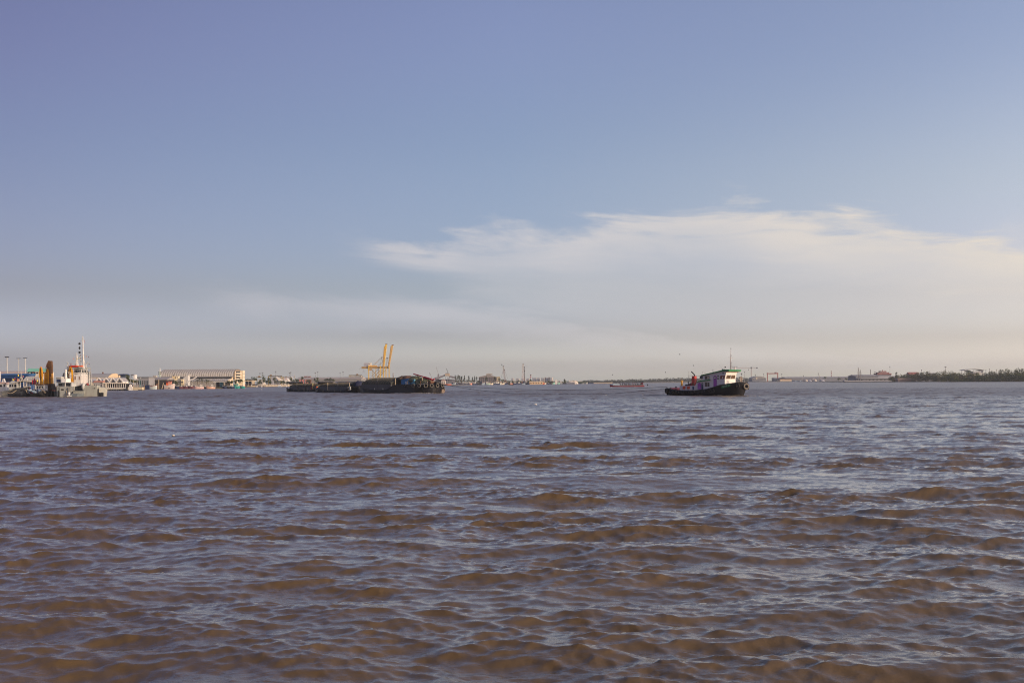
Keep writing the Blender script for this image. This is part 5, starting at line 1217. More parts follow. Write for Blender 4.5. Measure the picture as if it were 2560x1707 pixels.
def simple_building(name, label, px, d, x0, x1, ywall, ytop, wallm, roofm, depth, group=None, shape='gable_x', over=1.5, windows=0, cat='building', winm=None, yb=None, ridge=None):
    G = Far(name, label, cat, px, d, group)
    G.box('wall', wallm, x0, x1, ywall, yb, 0, depth)
    o = over * G.k; X, Z = G.X, G.Z
    if shape == 'gable_x':      # ridge runs left to right
        G.add('roof', MB().prism([(-o, Z(ywall) + .02), (depth / 2, Z(ytop)), (depth + o, Z(ywall) + .02), (depth + o, Z(ywall) - .2), (-o, Z(ywall) - .2)], 'x', X(x0) - o, X(x1) + o), roofm)
    elif shape == 'gable_y':
        xm = ridge if ridge else (x0 + x1) / 2
        G.add('roof', MB().prism([(X(x0) - o, Z(ywall) - .15), (X(x1) + o, Z(ywall) - .15), (X(x1) + o, Z(ywall) + .02), (X(xm), Z(ytop)), (X(x0) - o, Z(ywall) + .02)], 'y', -o, depth + o), roofm)
    elif shape == 'flat':
        G.add('roof', MB().box(X(x0) - o, X(x1) + o, -o, depth + o, Z(ywall) + .003, Z(ytop)), roofm)
    elif shape == 'vault':
        pl = [(X(x0) - o + (X(x1) - X(x0) + 2 * o) * t, Z(ywall) + (Z(ytop) - Z(ywall)) * math.sin(math.pi * t) ** .8) for t in np.linspace(0, 1, 13)]
        G.add('roof', MB().prism(pl, 'y', -o, depth + o), roofm)
    for i in range(windows):
        w = (x1 - x0) / windows
        G.box('window', winm or GLASS, x0 + w * (i + .3), x0 + w * (i + .7), ywall + (Gh(G, ywall)) * .25, ywall + Gh(G, ywall) * .6, -.06, .02)
    return G
def Gh(G, y): return max(2.0, (yh(G.px) + EYE / G.k) - y)

# ---------------------------------------------------------------- pier pavilion with the zigzag white roof
DP = 604.0
G = Far('pier_pavilion', 'white riverside pavilion with a zigzag row of gabled roofs', 'pavilion', 280, DP); X, Z = G.X, G.Z
peaks = [223, 248, 266, 283, 299.5]
for i, p in enumerate(peaks):
    w = 9.0
    fr = MB()
    fr.prism([(X(p - w), Z(955.5)), (X(p), Z(946.3)), (X(p + w), Z(955.5)), (X(p + w), Z(952.2)), (X(p), Z(943.2)), (X(p - w), Z(952.2))], 'y', -.8, -.3)
    gb = G.add('gable_front', fr, WC)
    G.add('gable_roof', MB().prism([(X(p - w), Z(954)), (X(p), Z(944.5)), (X(p + w), Z(954))], 'y', -.3, 9), PM('grey_ribbed_roof', (.36, .34, .34), .6, var=.1))
    part('gable_window', MB().prism([(X(p - 4.5), Z(955.5)), (X(p), Z(949.3)), (X(p + 4.5), Z(955.5))], 'y', -.42, -.30), DGREY, gb)
G.add('wall', MB().box(X(232), X(308), 0, 8, Z(957.5), Z(954)), WC)
G.add('awning', MB().box(X(256), X(321), -3, .5, Z(959), Z(956.9)), PM('cream_awning', (.74, .66, .56), .7))
G.add('inner_wall', MB().box(X(258), X(320), 6, 6.3, .9, Z(959)), VOID)
for i in range(12): G.add('column', MB().box(X(258 + i * 5.4), X(258.9 + i * 5.4), -2.6, -2.3, .9, Z(959)), WC)
for i, (a, m_) in enumerate(((275, SALMON), (281, BLUE), (285, RED), (262, DGREY), (268, CREAM), (290, BROWNR), (296, DGREY))): G.add('stall', MB().box(X(a), X(a + 2.4), .5, 1.2, .9, Z(968 - i % 3)), m_)
G.add('deck', MB().box(X(238), X(334), -4.2, 9, .55, .95), CONC)
G.add('balustrade', MB().box(X(267), X(320), -4.3, -4.12, .96, 1.75), PM('pale_stone_rail', (.66, .62, .54), .7, var=.1))
for i in range(16): G.add('deck_pile', MB().tube((X(242 + i * 6), -3.6, -1), (X(242 + i * 6), -3.6, .55), .3, n=6), DGREY)
T = simple_building('waterside_house', 'small grey waterside house with a red roof edge beside the pavilion', 244, DP - 3, 234, 256, 955, 951.5, PM('grey_lilac_wall', (.42, .40, .40), .8), PM('faded_red_roof', (.48, .22, .17), .8, var=.15), 4, windows=4, shape='gable_x')
G = Far('hall', 'cream barrel roofed hall behind the white zigzag pavilion', 'hall', 262, 660); X, Z = G.X, G.Z
pl = [(22 * t, Z(943) + (Z(933) - Z(943)) * math.sin(math.pi * t) ** .7) for t in np.linspace(0, 1, 17)]
G.add('roof', MB().prism(pl, 'x', X(215), X(270)), ROOFG); G.add('wall', MB().box(X(216), X(269), .4, 21, .9, Z(943)), CREAM)
G.add('end_wall', MB().prism([(a, b) for a, b in pl], 'x', X(270), X(270) + .3), PM('warm_cream_end', (.66, .50, .33), .8, var=.06))
G.add('chimney', MB().box(X(243), X(245.5), 8, 9, Z(934), Z(929.5)), BROWNR)
# kiosk tower, water tower, houses and trees between pavilion and the big hall
G = Far('observation_house', 'dark blue gabled lookout house right of the pavilion', 'house', 306, 640); X, Z = G.X, G.Z
G.add('wall', MB().box(X(301), X(314), 0, 5, .9, Z(938)), PM('slate_blue_wall', (.10, .13, .18), .7, var=.3)); G.add('roof', MB().prism([(X(296.5), Z(938)), (X(300), Z(935)), (X(312), Z(934.6)), (X(317), Z(938))], 'y', -1.2, 6), DBLUE)
G.add('lower_wall', MB().box(X(310), X(316), -1.5, -.01, .9, Z(949)), PBLUE); G.add('roof_post', MB().box(X(297.5), X(298.3), -1, -.8, .9, Z(938)), DGREY)
G = Far('water_tank', 'white water tank house on stilts above the trees', 'tank', 336, 690); X, Z = G.X, G.Z
G.add('tank', MB().box(X(334), X(338.6), 0, 3, Z(947), Z(936.8)), WC); G.add('canopy', MB().prism([(X(325), Z(938)), (X(330), Z(935.2)), (X(335), Z(937.5)), (X(335), Z(938.2))], 'y', 0, 4), ROOFD); G.add('post', MB().box(X(327), X(327.6), 1, 1.3, .9, Z(938)), MAST)
G.add('leg', MB().box(X(335), X(335.6), .3, .6, .9, Z(947)), CONC); G.add('leg', MB().box(X(337.6), X(338.2), .3, .6, .9, Z(947)), CONC)
for i, (px, yt, yb, w) in enumerate(((320, 936, 955, 13), (317, 944, 958, 11), (331, 949, 960, 13), (340, 951, 960, 10), (326, 947, 958, 14))):
    tree(px, 630 + i * 4, yt, yb, w, ['tallest bushy tree between the lookout house and the water tank', 'small tree against the lookout house wall', 'low bushy tree under the white water tank', 'low tree right of the white water tank', 'middle tree in front of the water tank canopy'][i], i + 1, LF[1] if i != 1 else LF[0], 'trees between the pavilion and the big hall')
T = simple_building('apartment_block', 'low grey block seen behind the lamp posts right of the water tank', 352, 720, 340, 372, 944.5, 942, PM('grey_block', (.28, .28, .30), .8), ROOFD, 12, shape='flat', over=.6, windows=7)
T = simple_building('warehouse', 'grey hip roofed warehouse over dark trees left of the big hall', 385, 735, 358, 416, 949, 942.5, VOID, PM('mauve_grey_roof', (.33, .30, .29), .7, var=.08), 16, over=2.2, shape='gable_x')
T.add('monitor', MB().box(T.X(375), T.X(383), 6, 9, T.Z(942.8), T.Z(938)), ROOFG)
for i, (px, top) in enumerate(((326.5, 946), (333.7, 947), (342.6, 947.5), (350, 945.5))):
    G = Far('lamp_post', ['first lamp post right of the pavilion, curved head', 'second lamp post right of the pavilion', 'third lamp post right of the pavilion', 'grey green lamp post furthest right, with a round head'][i], 'lamp post', px, 606, 'lamp posts on the quay right of the pavilion')
    G.add('pole', MB().tube((0, 0, .9), (0, 0, G.Z(top)), .13, .09), (MAST, PALEW, MAST, TEAL)[i]); G.add('lamp', MB().ball((.3, 0, G.Z(top)), .32, (1.4, .8, .6)), W_, smooth=True)
for i, (px, yt, yb, w, dd) in enumerate(((358, 951, 962, 16, 738), (366, 949, 962, 14, 742), (375, 950, 962, 12, 744), (384, 950, 960, 12, 746), (393, 951, 960, 13, 744), (422, 943, 962, 10, 748), (430, 946, 962, 9, 750), (413, 951, 963, 9, 746), (440, 951, 963, 13, 748), (449, 952, 963, 10, 750), (405, 952, 962, 9, 745), (452, 950, 960, 7, 752))):
    tree(px, dd, yt, yb, w, 'dark bushy tree ' + ['left of the grey warehouse roof', 'second from the left under the grey warehouse roof', 'below the ridge vent of the grey warehouse', 'right of the ridge vent of the grey warehouse', 'beside the beacon tower, under the warehouse eave', 'tallest, between the beacon tower and the yellow house', 'just left of the yellow house', 'low, right of the beacon tower', 'under the yellow house', 'right of the yellow house, behind the salmon boat', 'just left of the beacon tower foot', 'against the foot of the big hall'][i], 20 + i, None, 'dark trees left of the big hall', n=300)
G = Far('pontoon_jetty', 'long cream floating jetty right of the pavilion', 'jetty', 345, 598); X, Z = G.X, G.Z
G.add('deck', MB().box(X(321), X(357), -1, 3, .35, Z(967.5)), PM('cream_jetty', (.60, .52, .37), .8, var=.1)); G.add('float', MB().box(X(330), X(345), -1.2, 2.5, -.4, .34), CONC)
G.add('float', MB().box(X(322), X(329), -.6, 2.5, -.4, .30), BLACK); G.add('float', MB().box(X(346), X(356), -.6, 2.5, -.4, .30), BLACK)
for p in (326, 343, 359): G.add('mooring_pile', MB().tube((X(p), 1.5, -1), (X(p), 1.5, Z(962)), .18, n=6), WOOD)
# ---------------------------------------------------------------- beacon, boats and yards left of the big hall
G = Far('beacon_tower', 'pale green beacon tower with a white cap left of the big hall', 'tower', 400, 755); X, Z = G.X, G.Z
G.add('shaft', MB().box(X(397.6), X(401), 0, 1.2, .9, Z(928)), PM('pale_green_tower', (.45, .52, .46), .7)); G.add('cap', MB().tube((X(399.3), .6, Z(928)), (X(399.3), .6, Z(921.5)), .35, .22).ball((X(399.3), .6, Z(920.8)), .35), WC, smooth=True)
for q in (930, 934): G.add('antenna', MB().box(X(396), X(397.6), .2, .8, Z(q + 1.5), Z(q - 1.2)), DGREY); G.add('antenna', MB().box(X(401), X(402), .2, .8, Z(q + 1.5), Z(q - 1.2)), BROWNR)
G = Far('house', 'pale yellow upper storeys of a house against the big hall', 'house', 438, 752); X, Z = G.X, G.Z
w = G.add('wall', MB().box(X(430.5), X(436), 0, 4, Z(953), Z(940)), PM('butter_yellow_wall', (.78, .62, .36), .8, var=.1)); w2 = G.add('wall', MB().box(X(439), X(445.5), 0, 4, Z(950), Z(940)), PM('pale_butter_wall', (.78, .68, .48), .8, var=.1))
part('window', MB().box(X(442.5), X(444.3), -.06, .02, Z(944.5), Z(942.3)), BROWNR, w2); G.add('link', MB().box(X(436), X(439), 1, 4, Z(953), Z(941)), BROWNR); G.add('roof_tank', MB().box(X(431.2), X(434), 1, 2, Z(940), Z(937)), DBLUE)
G.add('stair_head', MB().box(X(437.5), X(440.5), -1, 1, Z(952), Z(947.5)), PM('pale_butter_wall', (.78, .68, .48), .8))
G = Far('house', 'narrow cream tower house among trees left of the yellow house', 'house', 418, 752); G.add('wall', MB().box(G.X(416.8), G.X(419.5), 0, 2, .9, G.Z(944.5)), CREAML); G.add('roof', MB().box(G.X(416), G.X(420.3), -.3, 2.3, G.Z(944.4), G.Z(943.6)), WC)
G = Far('boathouse', 'cream boathouse with barred windows and a tall sloping white gable', 'boathouse', 460, 748); X, Z = G.X, G.Z
w = G.add('wall', MB().box(X(452.3), X(458.5), 0, 5, .9, Z(948)), PM('butter_yellow_wall', (.74, .62, .40), .8, var=.1))
for p in (453.2, 455, 456.8): part('window', MB().box(X(p), X(p + 1), -.06, .02, Z(957), Z(953.2)), DGREY, w)
G.add('side_wall', MB().box(X(440), X(452.2), .5, 5, .9, Z(949.5)), PM('greige_wall', (.33, .31, .28), .8)); G.add('opening', MB().box(X(444.5), X(449), .42, .5, Z(955), Z(953)), BLACK)
G.add('gable', MB().prism([(X(455.5), Z(946)), (X(468.5), Z(936.5)), (X(472), Z(935.7)), (X(469), Z(939.5)), (X(468.4), .9), (X(458.5), .9), (X(458.5), Z(948))], 'y', 1.0, 6.0), PM('white_ribbed_sheet', (.62, .60, .58), .6, var=.08))
G = Far('boat_boom', 'long white boom slanting up in front of the big hall', 'boom', 480, 742); G.add('spar', MB().bar((G.X(469.5), 0, G.Z(954.5)), (G.X(492), 0, G.Z(942.3)), .8, .7), WC); G.add('stay', MB().tube((G.X(481), 0, G.Z(948)), (G.X(481), 0, G.Z(968)), .1), MAST)
T = simple_building('boat_shed', 'red brown open boat shed behind the salmon boat', 411, 748, 398, 423, 952, 948.5, PM('shed_maroon', (.16, .06, .05), .85, var=.4), PM('rusty_shed_roof', (.24, .13, .10), .8), 8, shape='gable_x', over=.8)
# the moored boats there
SB = 'fishing boats moored below the big hall'
def ex_salmon(root, L_, B_, zm, zb, xs, half, sh):
    part('upper_cabin', MB().box(-L_ * .12, L_ * .17, -B_ * .28, B_ * .28, zm * .9, zm + 2.6), SALMON, root); part('upper_roof', MB().box(-L_ * .30, L_ * .22, -B_ * .4, B_ * .4, zm + 2.62, zm + 2.9), RED, root)
    part('stores', MB().box(-L_ * .30, -L_ * .13, -B_ * .28, B_ * .28, zm * .7, zm + 1.7), ORANGE, root)
    for q in (-.05, .02): part('porthole', MB().box(L_ * q, L_ * q + .5, -B_ * .52, -B_ * .40, .7, 1.15), BLACK, root)
boat('fishing_boat', 'high bowed pale pink boat with salmon cabin and red roof', 'fishing boat', 424, 735, 7.6, 1, PM('pink_white_hull', (.66, .58, .56), .6, dirt=(.72, .34, .24), scale=.5), SALMON, SB, 4.1, 2.7, 3.2, B_=3.0, house=(.1, .3, .01), mast=3.2, extra=ex_salmon)
boat('fishing_boat', 'pale blue and white boat with orange rail right of the floating jetty', 'fishing boat', 384, 700, 4.9, 1, PM('pale_blue_hull', (.50, .58, .60), .5, dirt=(.5, .4, .3)), LGREY, SB, 2.9, 1.9, 2.4, B_=2.6, trim=ORANGE, house=(.15, .6, 1.6), mast=2.6)
G = Far('moored_barge', 'small dark blue lighter between the jetty and the pale blue boat', 'boat', 370, 720, SB); G.add('hull', MB().hexa([(G.X(363), -1.5, -.5), (G.X(376), -1.5, -.5), (G.X(376), 2, -.5), (G.X(363), 2, -.5), (G.X(362), -1.7, G.Z(963)), (G.X(376), -1.7, G.Z(963)), (G.X(376), 2, G.Z(963)), (G.X(362), 2, G.Z(963))]), DBLUE); G.add('hatch', MB().box(G.X(366), G.X(373), -.8, 1.2, G.Z(963), G.Z(961.5)), DGREY)
G = Far('pilot_boat', 'small white cabin launch tied at the floating jetty', 'boat', 327, 594); G.add('hull', MB().loft([[(G.X(323), -.8, -.2), (G.X(323), -.9, G.Z(966)), (G.X(323), .9, G.Z(966)), (G.X(323), .8, -.2)], [(G.X(330), -.5, -.2), (G.X(331.5), -.6, G.Z(966)), (G.X(331.5), .6, G.Z(966)), (G.X(330), .5, -.2)]]), W_); G.add('cabin', MB().box(G.X(324), G.X(328.5), -.6, .6, G.Z(966), G.Z(961.5)), WC)
for i, (p, hm, lb) in enumerate(((404, DBLUE, 'dark blue hulled boat behind leaning timber piles'), (443, DBLUE, 'dark boat just right of the salmon boat'), (452, DRED, 'dark boat with a green awning, bow to the right'), (464, DRED, 'second maroon hulled boat right of the boathouse'), (477, DRED, 'third maroon hulled boat, with white wheelhouse'))):
    boat('fishing_boat', lb, 'fishing boat', p, 738, 4.2, -1 if i else 1, PM('maroon_hull', (.16, .05, .07), .5, dirt=(.45, .30, .30), scale=.8) if hm is DRED else hm, (LGREY, LGREY, W_, W_, W_)[i], SB, 2.4, 1.7, 1.9, B_=2.2, house=(.3, .7, 1.2), roofm=(None, None, PM('net_green', (.02, .25, .14), .8), None, None)[i], trim=LGREY, mast=2.0)
boat('fishing_boat', 'pale pink fishing boat, larger of the two, bow to the left with a white wheelhouse', 'fishing boat', 497.5, 722, 6.8, -1, PINK, W_, SB, 2.5, 1.35, 1.4, B_=2.6, house=(.14, .42, 2.1), trim=W_, mast=3.8, yaw=18)
boat('fishing_boat', 'orange pink fishing boat, bow to the left, just left of the dark shed', 'fishing boat', 527, 724, 6.4, -1, PM('orange_pink_hull', (.74, .46, .34), .6, dirt=(.6, .3, .2)), W_, SB, 2.6, 1.3, 1.1, B_=2.6, house=(.2, .5, 2.0), trim=PINK, mast=3.6, yaw=18)
for i, (p, hm, lb) in enumerate(((486, DBLUE, 'dark boat squeezed left of the larger pink boat'), (512, BLACK, 'black boat between the two pink fishing boats'), (571, BLACK, 'black boat with pale drums in front of the dark shed'), (579, DBLUE, 'dark boat left of the teal fishing boats'), (563, DBLUE, 'low dark boat under the shed, left of the black one'))):
    boat('fishing_boat', lb, 'fishing boat', p, 745, 4.4, -1, hm, (W_, W_, LGREY, W_, DGREY)[i], SB, 2.2, 1.4, 1.5, B_=2.2, house=(.25, .65, 1.3), mast=2.6, trim=LGREY)
for i, (p, ln, lb) in enumerate(((588.5, 3.2, 'narrow teal fishing boat next to the hall tree'), (594.5, 3.6, 'tall teal fishing boat with an orange drum'), (606, 3.2, 'pale teal fishing boat furthest right, by the low open shed'))):
    boat('fishing_boat', lb, 'fishing boat', p, 752, ln, (1, 1, -1)[i], TEAL, (TEAL, PM('pale_teal', (.35, .60, .52), .6), W_)[i], SB, 2.4, 1.5, 1.8, B_=2.0, house=(.2, .6, (1.9, 2.6, 1.6)[i]), mast=3.4, trim=(TEAL, W_, W_)[i])
for i, (p, a, b_, lean, m_, lb) in enumerate(((396.8, 948, 971, 0, PALEW, 'pale upright timber pile, tallest of the four'), (391.5, 959, 972, .4, WOOD, 'first brown timber pile right of the pale blue boat'), (394, 958, 972, -.3, BROWNR, 'reddish pile beside the tall pale one'), (406, 957, 972, 1.6, PALEW, 'pile leaning left beside the salmon boat bow'))):
    G = Far('timber_pile', lb, 'pile', p, 728, 'timber piles beside the salmon boat'); b = MB().tube((-lean / 2, 0, -1), (lean / 2, 0, G.Z(a)), .28, .24, 7); G.add('pile', b, m_)
for i, p in enumerate((498, 493, 505, 516, 520)): palm(p, 742, (946.5, 948, 947, 948, 950)[i], 962, ['palm over the wheelhouse of the larger pink boat', 'palm left of the larger pink boat wheelhouse', 'palm right of the larger pink boat mast', 'palm between the two pink boats', 'smallest palm, left of the orange pink boat'][i], i)
# ---------------------------------------------------------------- the big vaulted hall
DH = 800.0
G = Far('market_hall', 'huge vaulted market hall with ribbed pale roof and dark clerestory', 'market hall', 490, DH); X, Z = G.X, G.Z
RR = PM('pale_ribbed_vault', (.54, .51, .47), .6, var=.06, scale=.2); ZE, ZT = Z(941), Z(922.8); dep = 26.0
pl = [(dep * (1 - math.cos(a)) / 2, ZE + (ZT - ZE) * math.sin(a) ** .9) for a in np.linspace(0, math.pi, 21)]
xl, xr = X(400), X(584)
G.add('vault', MB().prism(pl, 'x', xl, xr), RR, smooth=True)
RIB = PM('vault_rib', (.25, .22, .18), .7)
for i in range(33):
    x = xl + .3 + (xr - xl - .8) * i / 32
    rings = [[(x, y - .05, z), (x + .42, y - .05, z), (x + .42, y, z + .14), (x, y, z + .14)] for y, z in pl[:12]]
    G.add('rib', MB().loft(rings), RIB)
G.add('eave', MB().box(xl, xr, -.8, .5, Z(942.6), ZE), PM('eave_grey', (.26, .25, .26), .7))
cl_ = G.add('clerestory', MB().box(X(405), X(577), .5, dep, Z(948), Z(942.6)), PM('clerestory_dark', (.045, .045, .055), .4, var=.3))
for i in range(24): part('mullion', MB().box(X(408 + i * 7.1), X(408.5 + i * 7.1), .42, .5, Z(947), Z(942.7)), DGREY, cl_)
# lower lean-to roof, curved
pl2 = [(-13 + 13.2 * t, Z(952.5) + (Z(942.6 + 4) - Z(952.5)) * math.sin(t * math.pi / 2) ** .9) for t in np.linspace(0, 1, 8)] + [(.2, Z(952.5))]
G.add('lower_roof', MB().prism(pl2, 'x', X(440), X(579)), RR, smooth=True)
for i in range(26):
    x = X(444) + (X(577) - X(444)) * i / 25
    G.add('rib', MB().loft([[(x, y - .05, z), (x + .35, y - .05, z), (x + .35, y, z + .12), (x, y, z + .12)] for y, z in pl2[:8]]), RIB)
G.add('lower_wall', MB().box(X(440), X(579), -12.4, .1, .9, Z(952.3)), PM('hall_lower_wall', (.36, .33, .30), .8, var=.15))
EW = PM('warm_cream_end', (.66, .54, .39), .8, var=.08)
G.add('end_wall', MB().prism([(-12.6, .9), (-12.6, Z(952.5)), (0, Z(946)), (0, Z(941)), (3, Z(941)), (3, .9)], 'x', X(579), X(579) + .5), EW)
sw = G.add('stair_bay', MB().box(xr, xr + .6, 3, dep - 2, .9, Z(928)), EW)
G.add('end_arch', MB().prism(pl, 'x', xr, xr + .35), PM('end_arch_brown', (.22, .17, .13), .7))
for k in range(4): part('balcony', MB().box(xr + .6, xr + 1.6, 4, dep - 8, Z(956 - k * 7), Z(953.2 - k * 7)), CREAML, sw); part('opening', MB().box(xr + .6, xr + .66, 4.5, dep - 8.5, Z(953.1 - k * 7), Z(949.6 - k * 7)), VOID, sw)
tw = G.add('tower', MB().box(xr + .3, xr + 2.4, dep - 7, dep - 1, .9, Z(926)), PM('tower_cream', (.76, .66, .50), .8, var=.06))
for k in range(3): part('window', MB().box(xr + 2.4, xr + 2.46, dep - 4.5, dep - 3, Z(936 + k * 9), Z(933 + k * 9)), GLASS, tw)
G = Far('open_shed', 'long dark open shed with white fascia at the water below the big hall', 'shed', 547, 752); X, Z = G.X, G.Z
G.add('fascia', MB().box(X(533), X(569), 0, .4, Z(954.8), Z(953)), WC); G.add('roof', MB().box(X(533), X(572), .4, 10, Z(954.8), Z(953.2)), ROOFG); G.add('back_wall', MB().box(X(534), X(570), 6, 6.4, .9, Z(954.8)), VOID)
G.add('shutter', MB().box(X(549), X(556.5), .8, 1, .9, Z(955)), PM('petrol_blue_shutter', (.03, .10, .14), .5)); G.add('panel', MB().box(X(559), X(562.5), .5, .8, .9, Z(955.5)), CREAM)
for p in (534, 541, 548, 557, 564): G.add('column', MB().box(X(p), X(p + .8), .1, .35, .9, Z(954.8)), DGREY)
for i, (px, yt, yb, w, dd, m_) in enumerate(((571, 951, 962, 9, 745, 1), (579, 950, 962, 8, 748, 0), (588, 949, 964, 9, 765, 0), (602, 946, 962, 14, 800, 1), (598, 948, 962, 8, 790, 0))):
    tree(px, dd, yt, yb, w, ['bright green tree left of the hall end wall', 'small dark tree at the corner of the hall end wall', 'dark tree below the hall balconies', 'bright bushy tree right of the hall tower', 'small tree at the foot of the hall tower'][i], 40 + i, LF[m_], 'trees round the hall end wall', n=300)

# ---------------------------------------------------------------- low shed, park wall and trees behind, between the big hall and the barges
G = Far('shelter', 'low cream edged open shelter right of the big hall', 'shelter', 624, 1040); X, Z = G.X, G.Z
G.add('fascia', MB().prism([(X(608), Z(952.6)), (X(608), Z(951)), (X(633), Z(950.6)), (X(636), Z(952)), (X(636), Z(959.5)), (X(630), Z(960)), (X(630), Z(952.8))], 'y', 0, .6), PM('sunny_cream_fascia', (.74, .60, .42), .8, var=.06)); G.add('roof', MB().box(X(606), X(634), .6, 12, Z(952.4), Z(951)), CREAML)
G.add('back_wall', MB().box(X(609), X(632), 8, 8.4, .9, Z(952.5)), PM('shaded_navy_wall', (.03, .035, .06), .9))
for p in (611, 620, 628.3): G.add('column', MB().box(X(p), X(p + .6), .2, .6, .9, Z(952.5)), LGREY)
for i in range(5): G.add('stall', MB().box(X(610 + i * 4), X(612.5 + i * 4), 2, 3, .9, Z(960.5 - (i % 2))), (SALMON, DGREY, PALEW, BROWNR, LGREY)[i])
G = Far('river_wall', 'long cream river wall with a balustrade, left of the barges', 'river wall', 670, 1046); X, Z = G.X, G.Z
G.add('wall', MB().box(X(609), X(730), 0, 1.2, .25, Z(964.2)), PM('sunlit_cream_wall', (.78, .66, .48), .8, var=.1, scale=.2)); G.add('footing', MB().box(X(609), X(730), -.3, .9, -1, .245), DGREY)
G.add('upper_wall', MB().box(X(610), X(636), 1.3, 2.2, .9, Z(962.5)), PM('ochre_wall', (.34, .24, .12), .8)); G.add('balustrade', MB().box(X(641), X(730), 1.25, 1.5, 1.0, Z(961.8)), PM('pale_stone_balustrade', (.62, .54, .42), .8, var=.35, scale=2))
for i in range(24): G.add('baluster_pier', MB().box(X(642 + i * 3.7), X(642.5 + i * 3.7), .9, 1.24, 1.0, Z(961.2)), CREAML)
for i, (p, h_) in enumerate(((657, 954.5), (661.5, 955), (664, 959))):
    G = Far('monument', ['tall white statue group on the river wall', 'second white statue, rounder, on the river wall', 'white pedestal right of the statues'][i], 'statue', p, 1044, 'white statues on the river wall'); k = G.k; z0 = G.Z(962)
    G.add('figure', MB().loft([[(r_ * k * math.cos(t), r_ * k * math.sin(t), z0 + (G.Z(h_) - z0) * f_) for t in np.linspace(0, 6.283, 9)[:-1]] for f_, r_ in ((0, 1.8), (.3, 1.2), (.55, 1.6), (.8, .9), (.9, .8), (1, .2))]), CREAML, smooth=True); G.add('plinth', MB().box(-1.9 * k, 1.9 * k, -1.4 * k, 1.4 * k, .9, z0), CREAM)
for i, (p, yy_, m_) in enumerate(((654, 967.3, W_), (642, 967.6, CREAML), (716, 967.8, W_), (702, 967.6, W_))): 
    G = Far('mooring_buoy', ['white buoy below the statues', 'cream buoy left of the statues', 'pale buoy at the foot of the wall near the rear barge', 'small white buoy below the parked white boat'][i], 'buoy', p, 1030, 'pale buoys along the river wall'); G.add('float', MB().ball((0, 0, .45), .75, n=10, m=8), m_, smooth=True); G.add('ring', MB().torus((0, 0, 1.2), .2, .06, (0, 1, 0), 10, 5), DGREY)
G = Far('white_boat', 'small white boat moored under the river wall', 'boat', 699, 1036); G.add('hull', MB().loft([[(G.X(695), -1, -.2), (G.X(694.5), -1.2, G.Z(965)), (G.X(694.5), 1.2, G.Z(965)), (G.X(695), 1, -.2)], [(G.X(703), -.6, -.2), (G.X(704.5), -.8, G.Z(965)), (G.X(704.5), .8, G.Z(965)), (G.X(703), .6, -.2)]]), PBLUE); G.add('cabin', MB().box(G.X(696.5), G.X(702), -.8, .8, G.Z(965), G.Z(961.8)), WC)
G = Far('white_buoy', 'small white buoy alone on open water left of the rear barge', 'buoy', 654, 600); G.add('float', MB().ball((0, 0, .12), .3, n=10, m=8), W_, smooth=True); G.add('ring', MB().torus((0, 0, .45), .1, .03, (0, 1, 0), 8, 5), DGREY)
PK = 'park trees behind the river wall'
for i, (px, yt, yb, w, dd) in enumerate(((607, 946, 960, 10, 1110), (616, 946, 958, 12, 1120), (625, 944, 958, 14, 1115), (634, 941.5, 958, 18, 1110), (642, 944, 958, 12, 1100), (651, 948, 963, 10, 1075), (658, 938, 962, 9, 1085), (661, 944, 962, 10, 1082), (667, 950, 962, 12, 1075), (676, 950, 963, 12, 1070), (686, 943.5, 955, 9, 1090), (692, 950, 963, 14, 1072), (672, 943, 956, 9, 1120), (701, 950, 963, 14, 1066), (710, 952, 963, 12, 1068), (719, 952, 964, 12, 1070), (728, 942, 962, 9, 1090), (736, 945, 962, 12, 1092), (743, 947, 962, 12, 1100), (648, 953, 963, 10, 1072), (757, 941, 955, 10, 1300), (787, 945.5, 953, 6, 1300), (795, 944, 953, 7, 1300), (815, 944.5, 956, 12, 1250), (824, 943, 956, 14, 1250), (833, 947, 956, 10, 1250), (770, 949, 958, 14, 1230), (792, 950, 958, 13, 1230))):
    tree(px, dd, yt, yb, w, ['at the left behind the low shelter', 'second behind the low shelter', 'third behind the low shelter, dark', 'broadest dark one above the right end of the low shelter', 'sloping down right of the broad dark one', 'in front of the white cabin house', 'tall narrow one left of the white tent roof', 'beside the tall narrow one, lower', 'just right of the statues', 'below the left foot of the yard gantry', 'small one in front of the white tent roof', 'under the white tent roof peak', 'at the left leg of the yard gantry', 'under the right slope of the white tent roof', 'under the second gantry', 'close to the rear barge stern, left', 'tall one above the rear barge stern', 'round one above the rear barge stern', 'right of the round one above the rear barge', 'behind the left statue', 'dark rounded one left of the red huts', 'small one, left of two before the long grey roof', 'small one, right of two before the long grey roof', 'left of the bushy pair above the middle barge', 'bushiest above the middle barge', 'right of the bushiest above the middle barge', 'low pale one among the red huts', 'low pale one right of the red huts'][i].join(('tree ', '')), 60 + i, None, PK, n=260)
T = simple_building('cabin_house', 'small white flat roofed house among park trees left of the statues', 650, 1095, 645, 658, 949.5, 948.8, WC, WC, 5, shape='flat', over=.5, windows=2)
G = Far('tent_roof', 'white peaked tent roof in front of the container yard', 'tent', 692, 1120); X, Z = G.X, G.Z
G.add('shade_side', MB().prism([(X(684), Z(951)), (X(690.5), Z(942.3)), (X(697), Z(951))], 'y', 0, .5), PM('shaded_tent_cloth', (.40, .42, .50), .8)); G.add('lit_side', MB().loft([[(X(690), 0, Z(942)), (X(691), 5, Z(942)), (X(690.2), 5, Z(943)), (X(690), .1, Z(943))], [(X(706), -1, Z(951)), (X(706), 6, Z(951)), (X(699), 6, Z(951.6)), (X(697), -1, Z(951.6))]]), PM('sunlit_tent_cloth', (.80, .72, .62), .8))
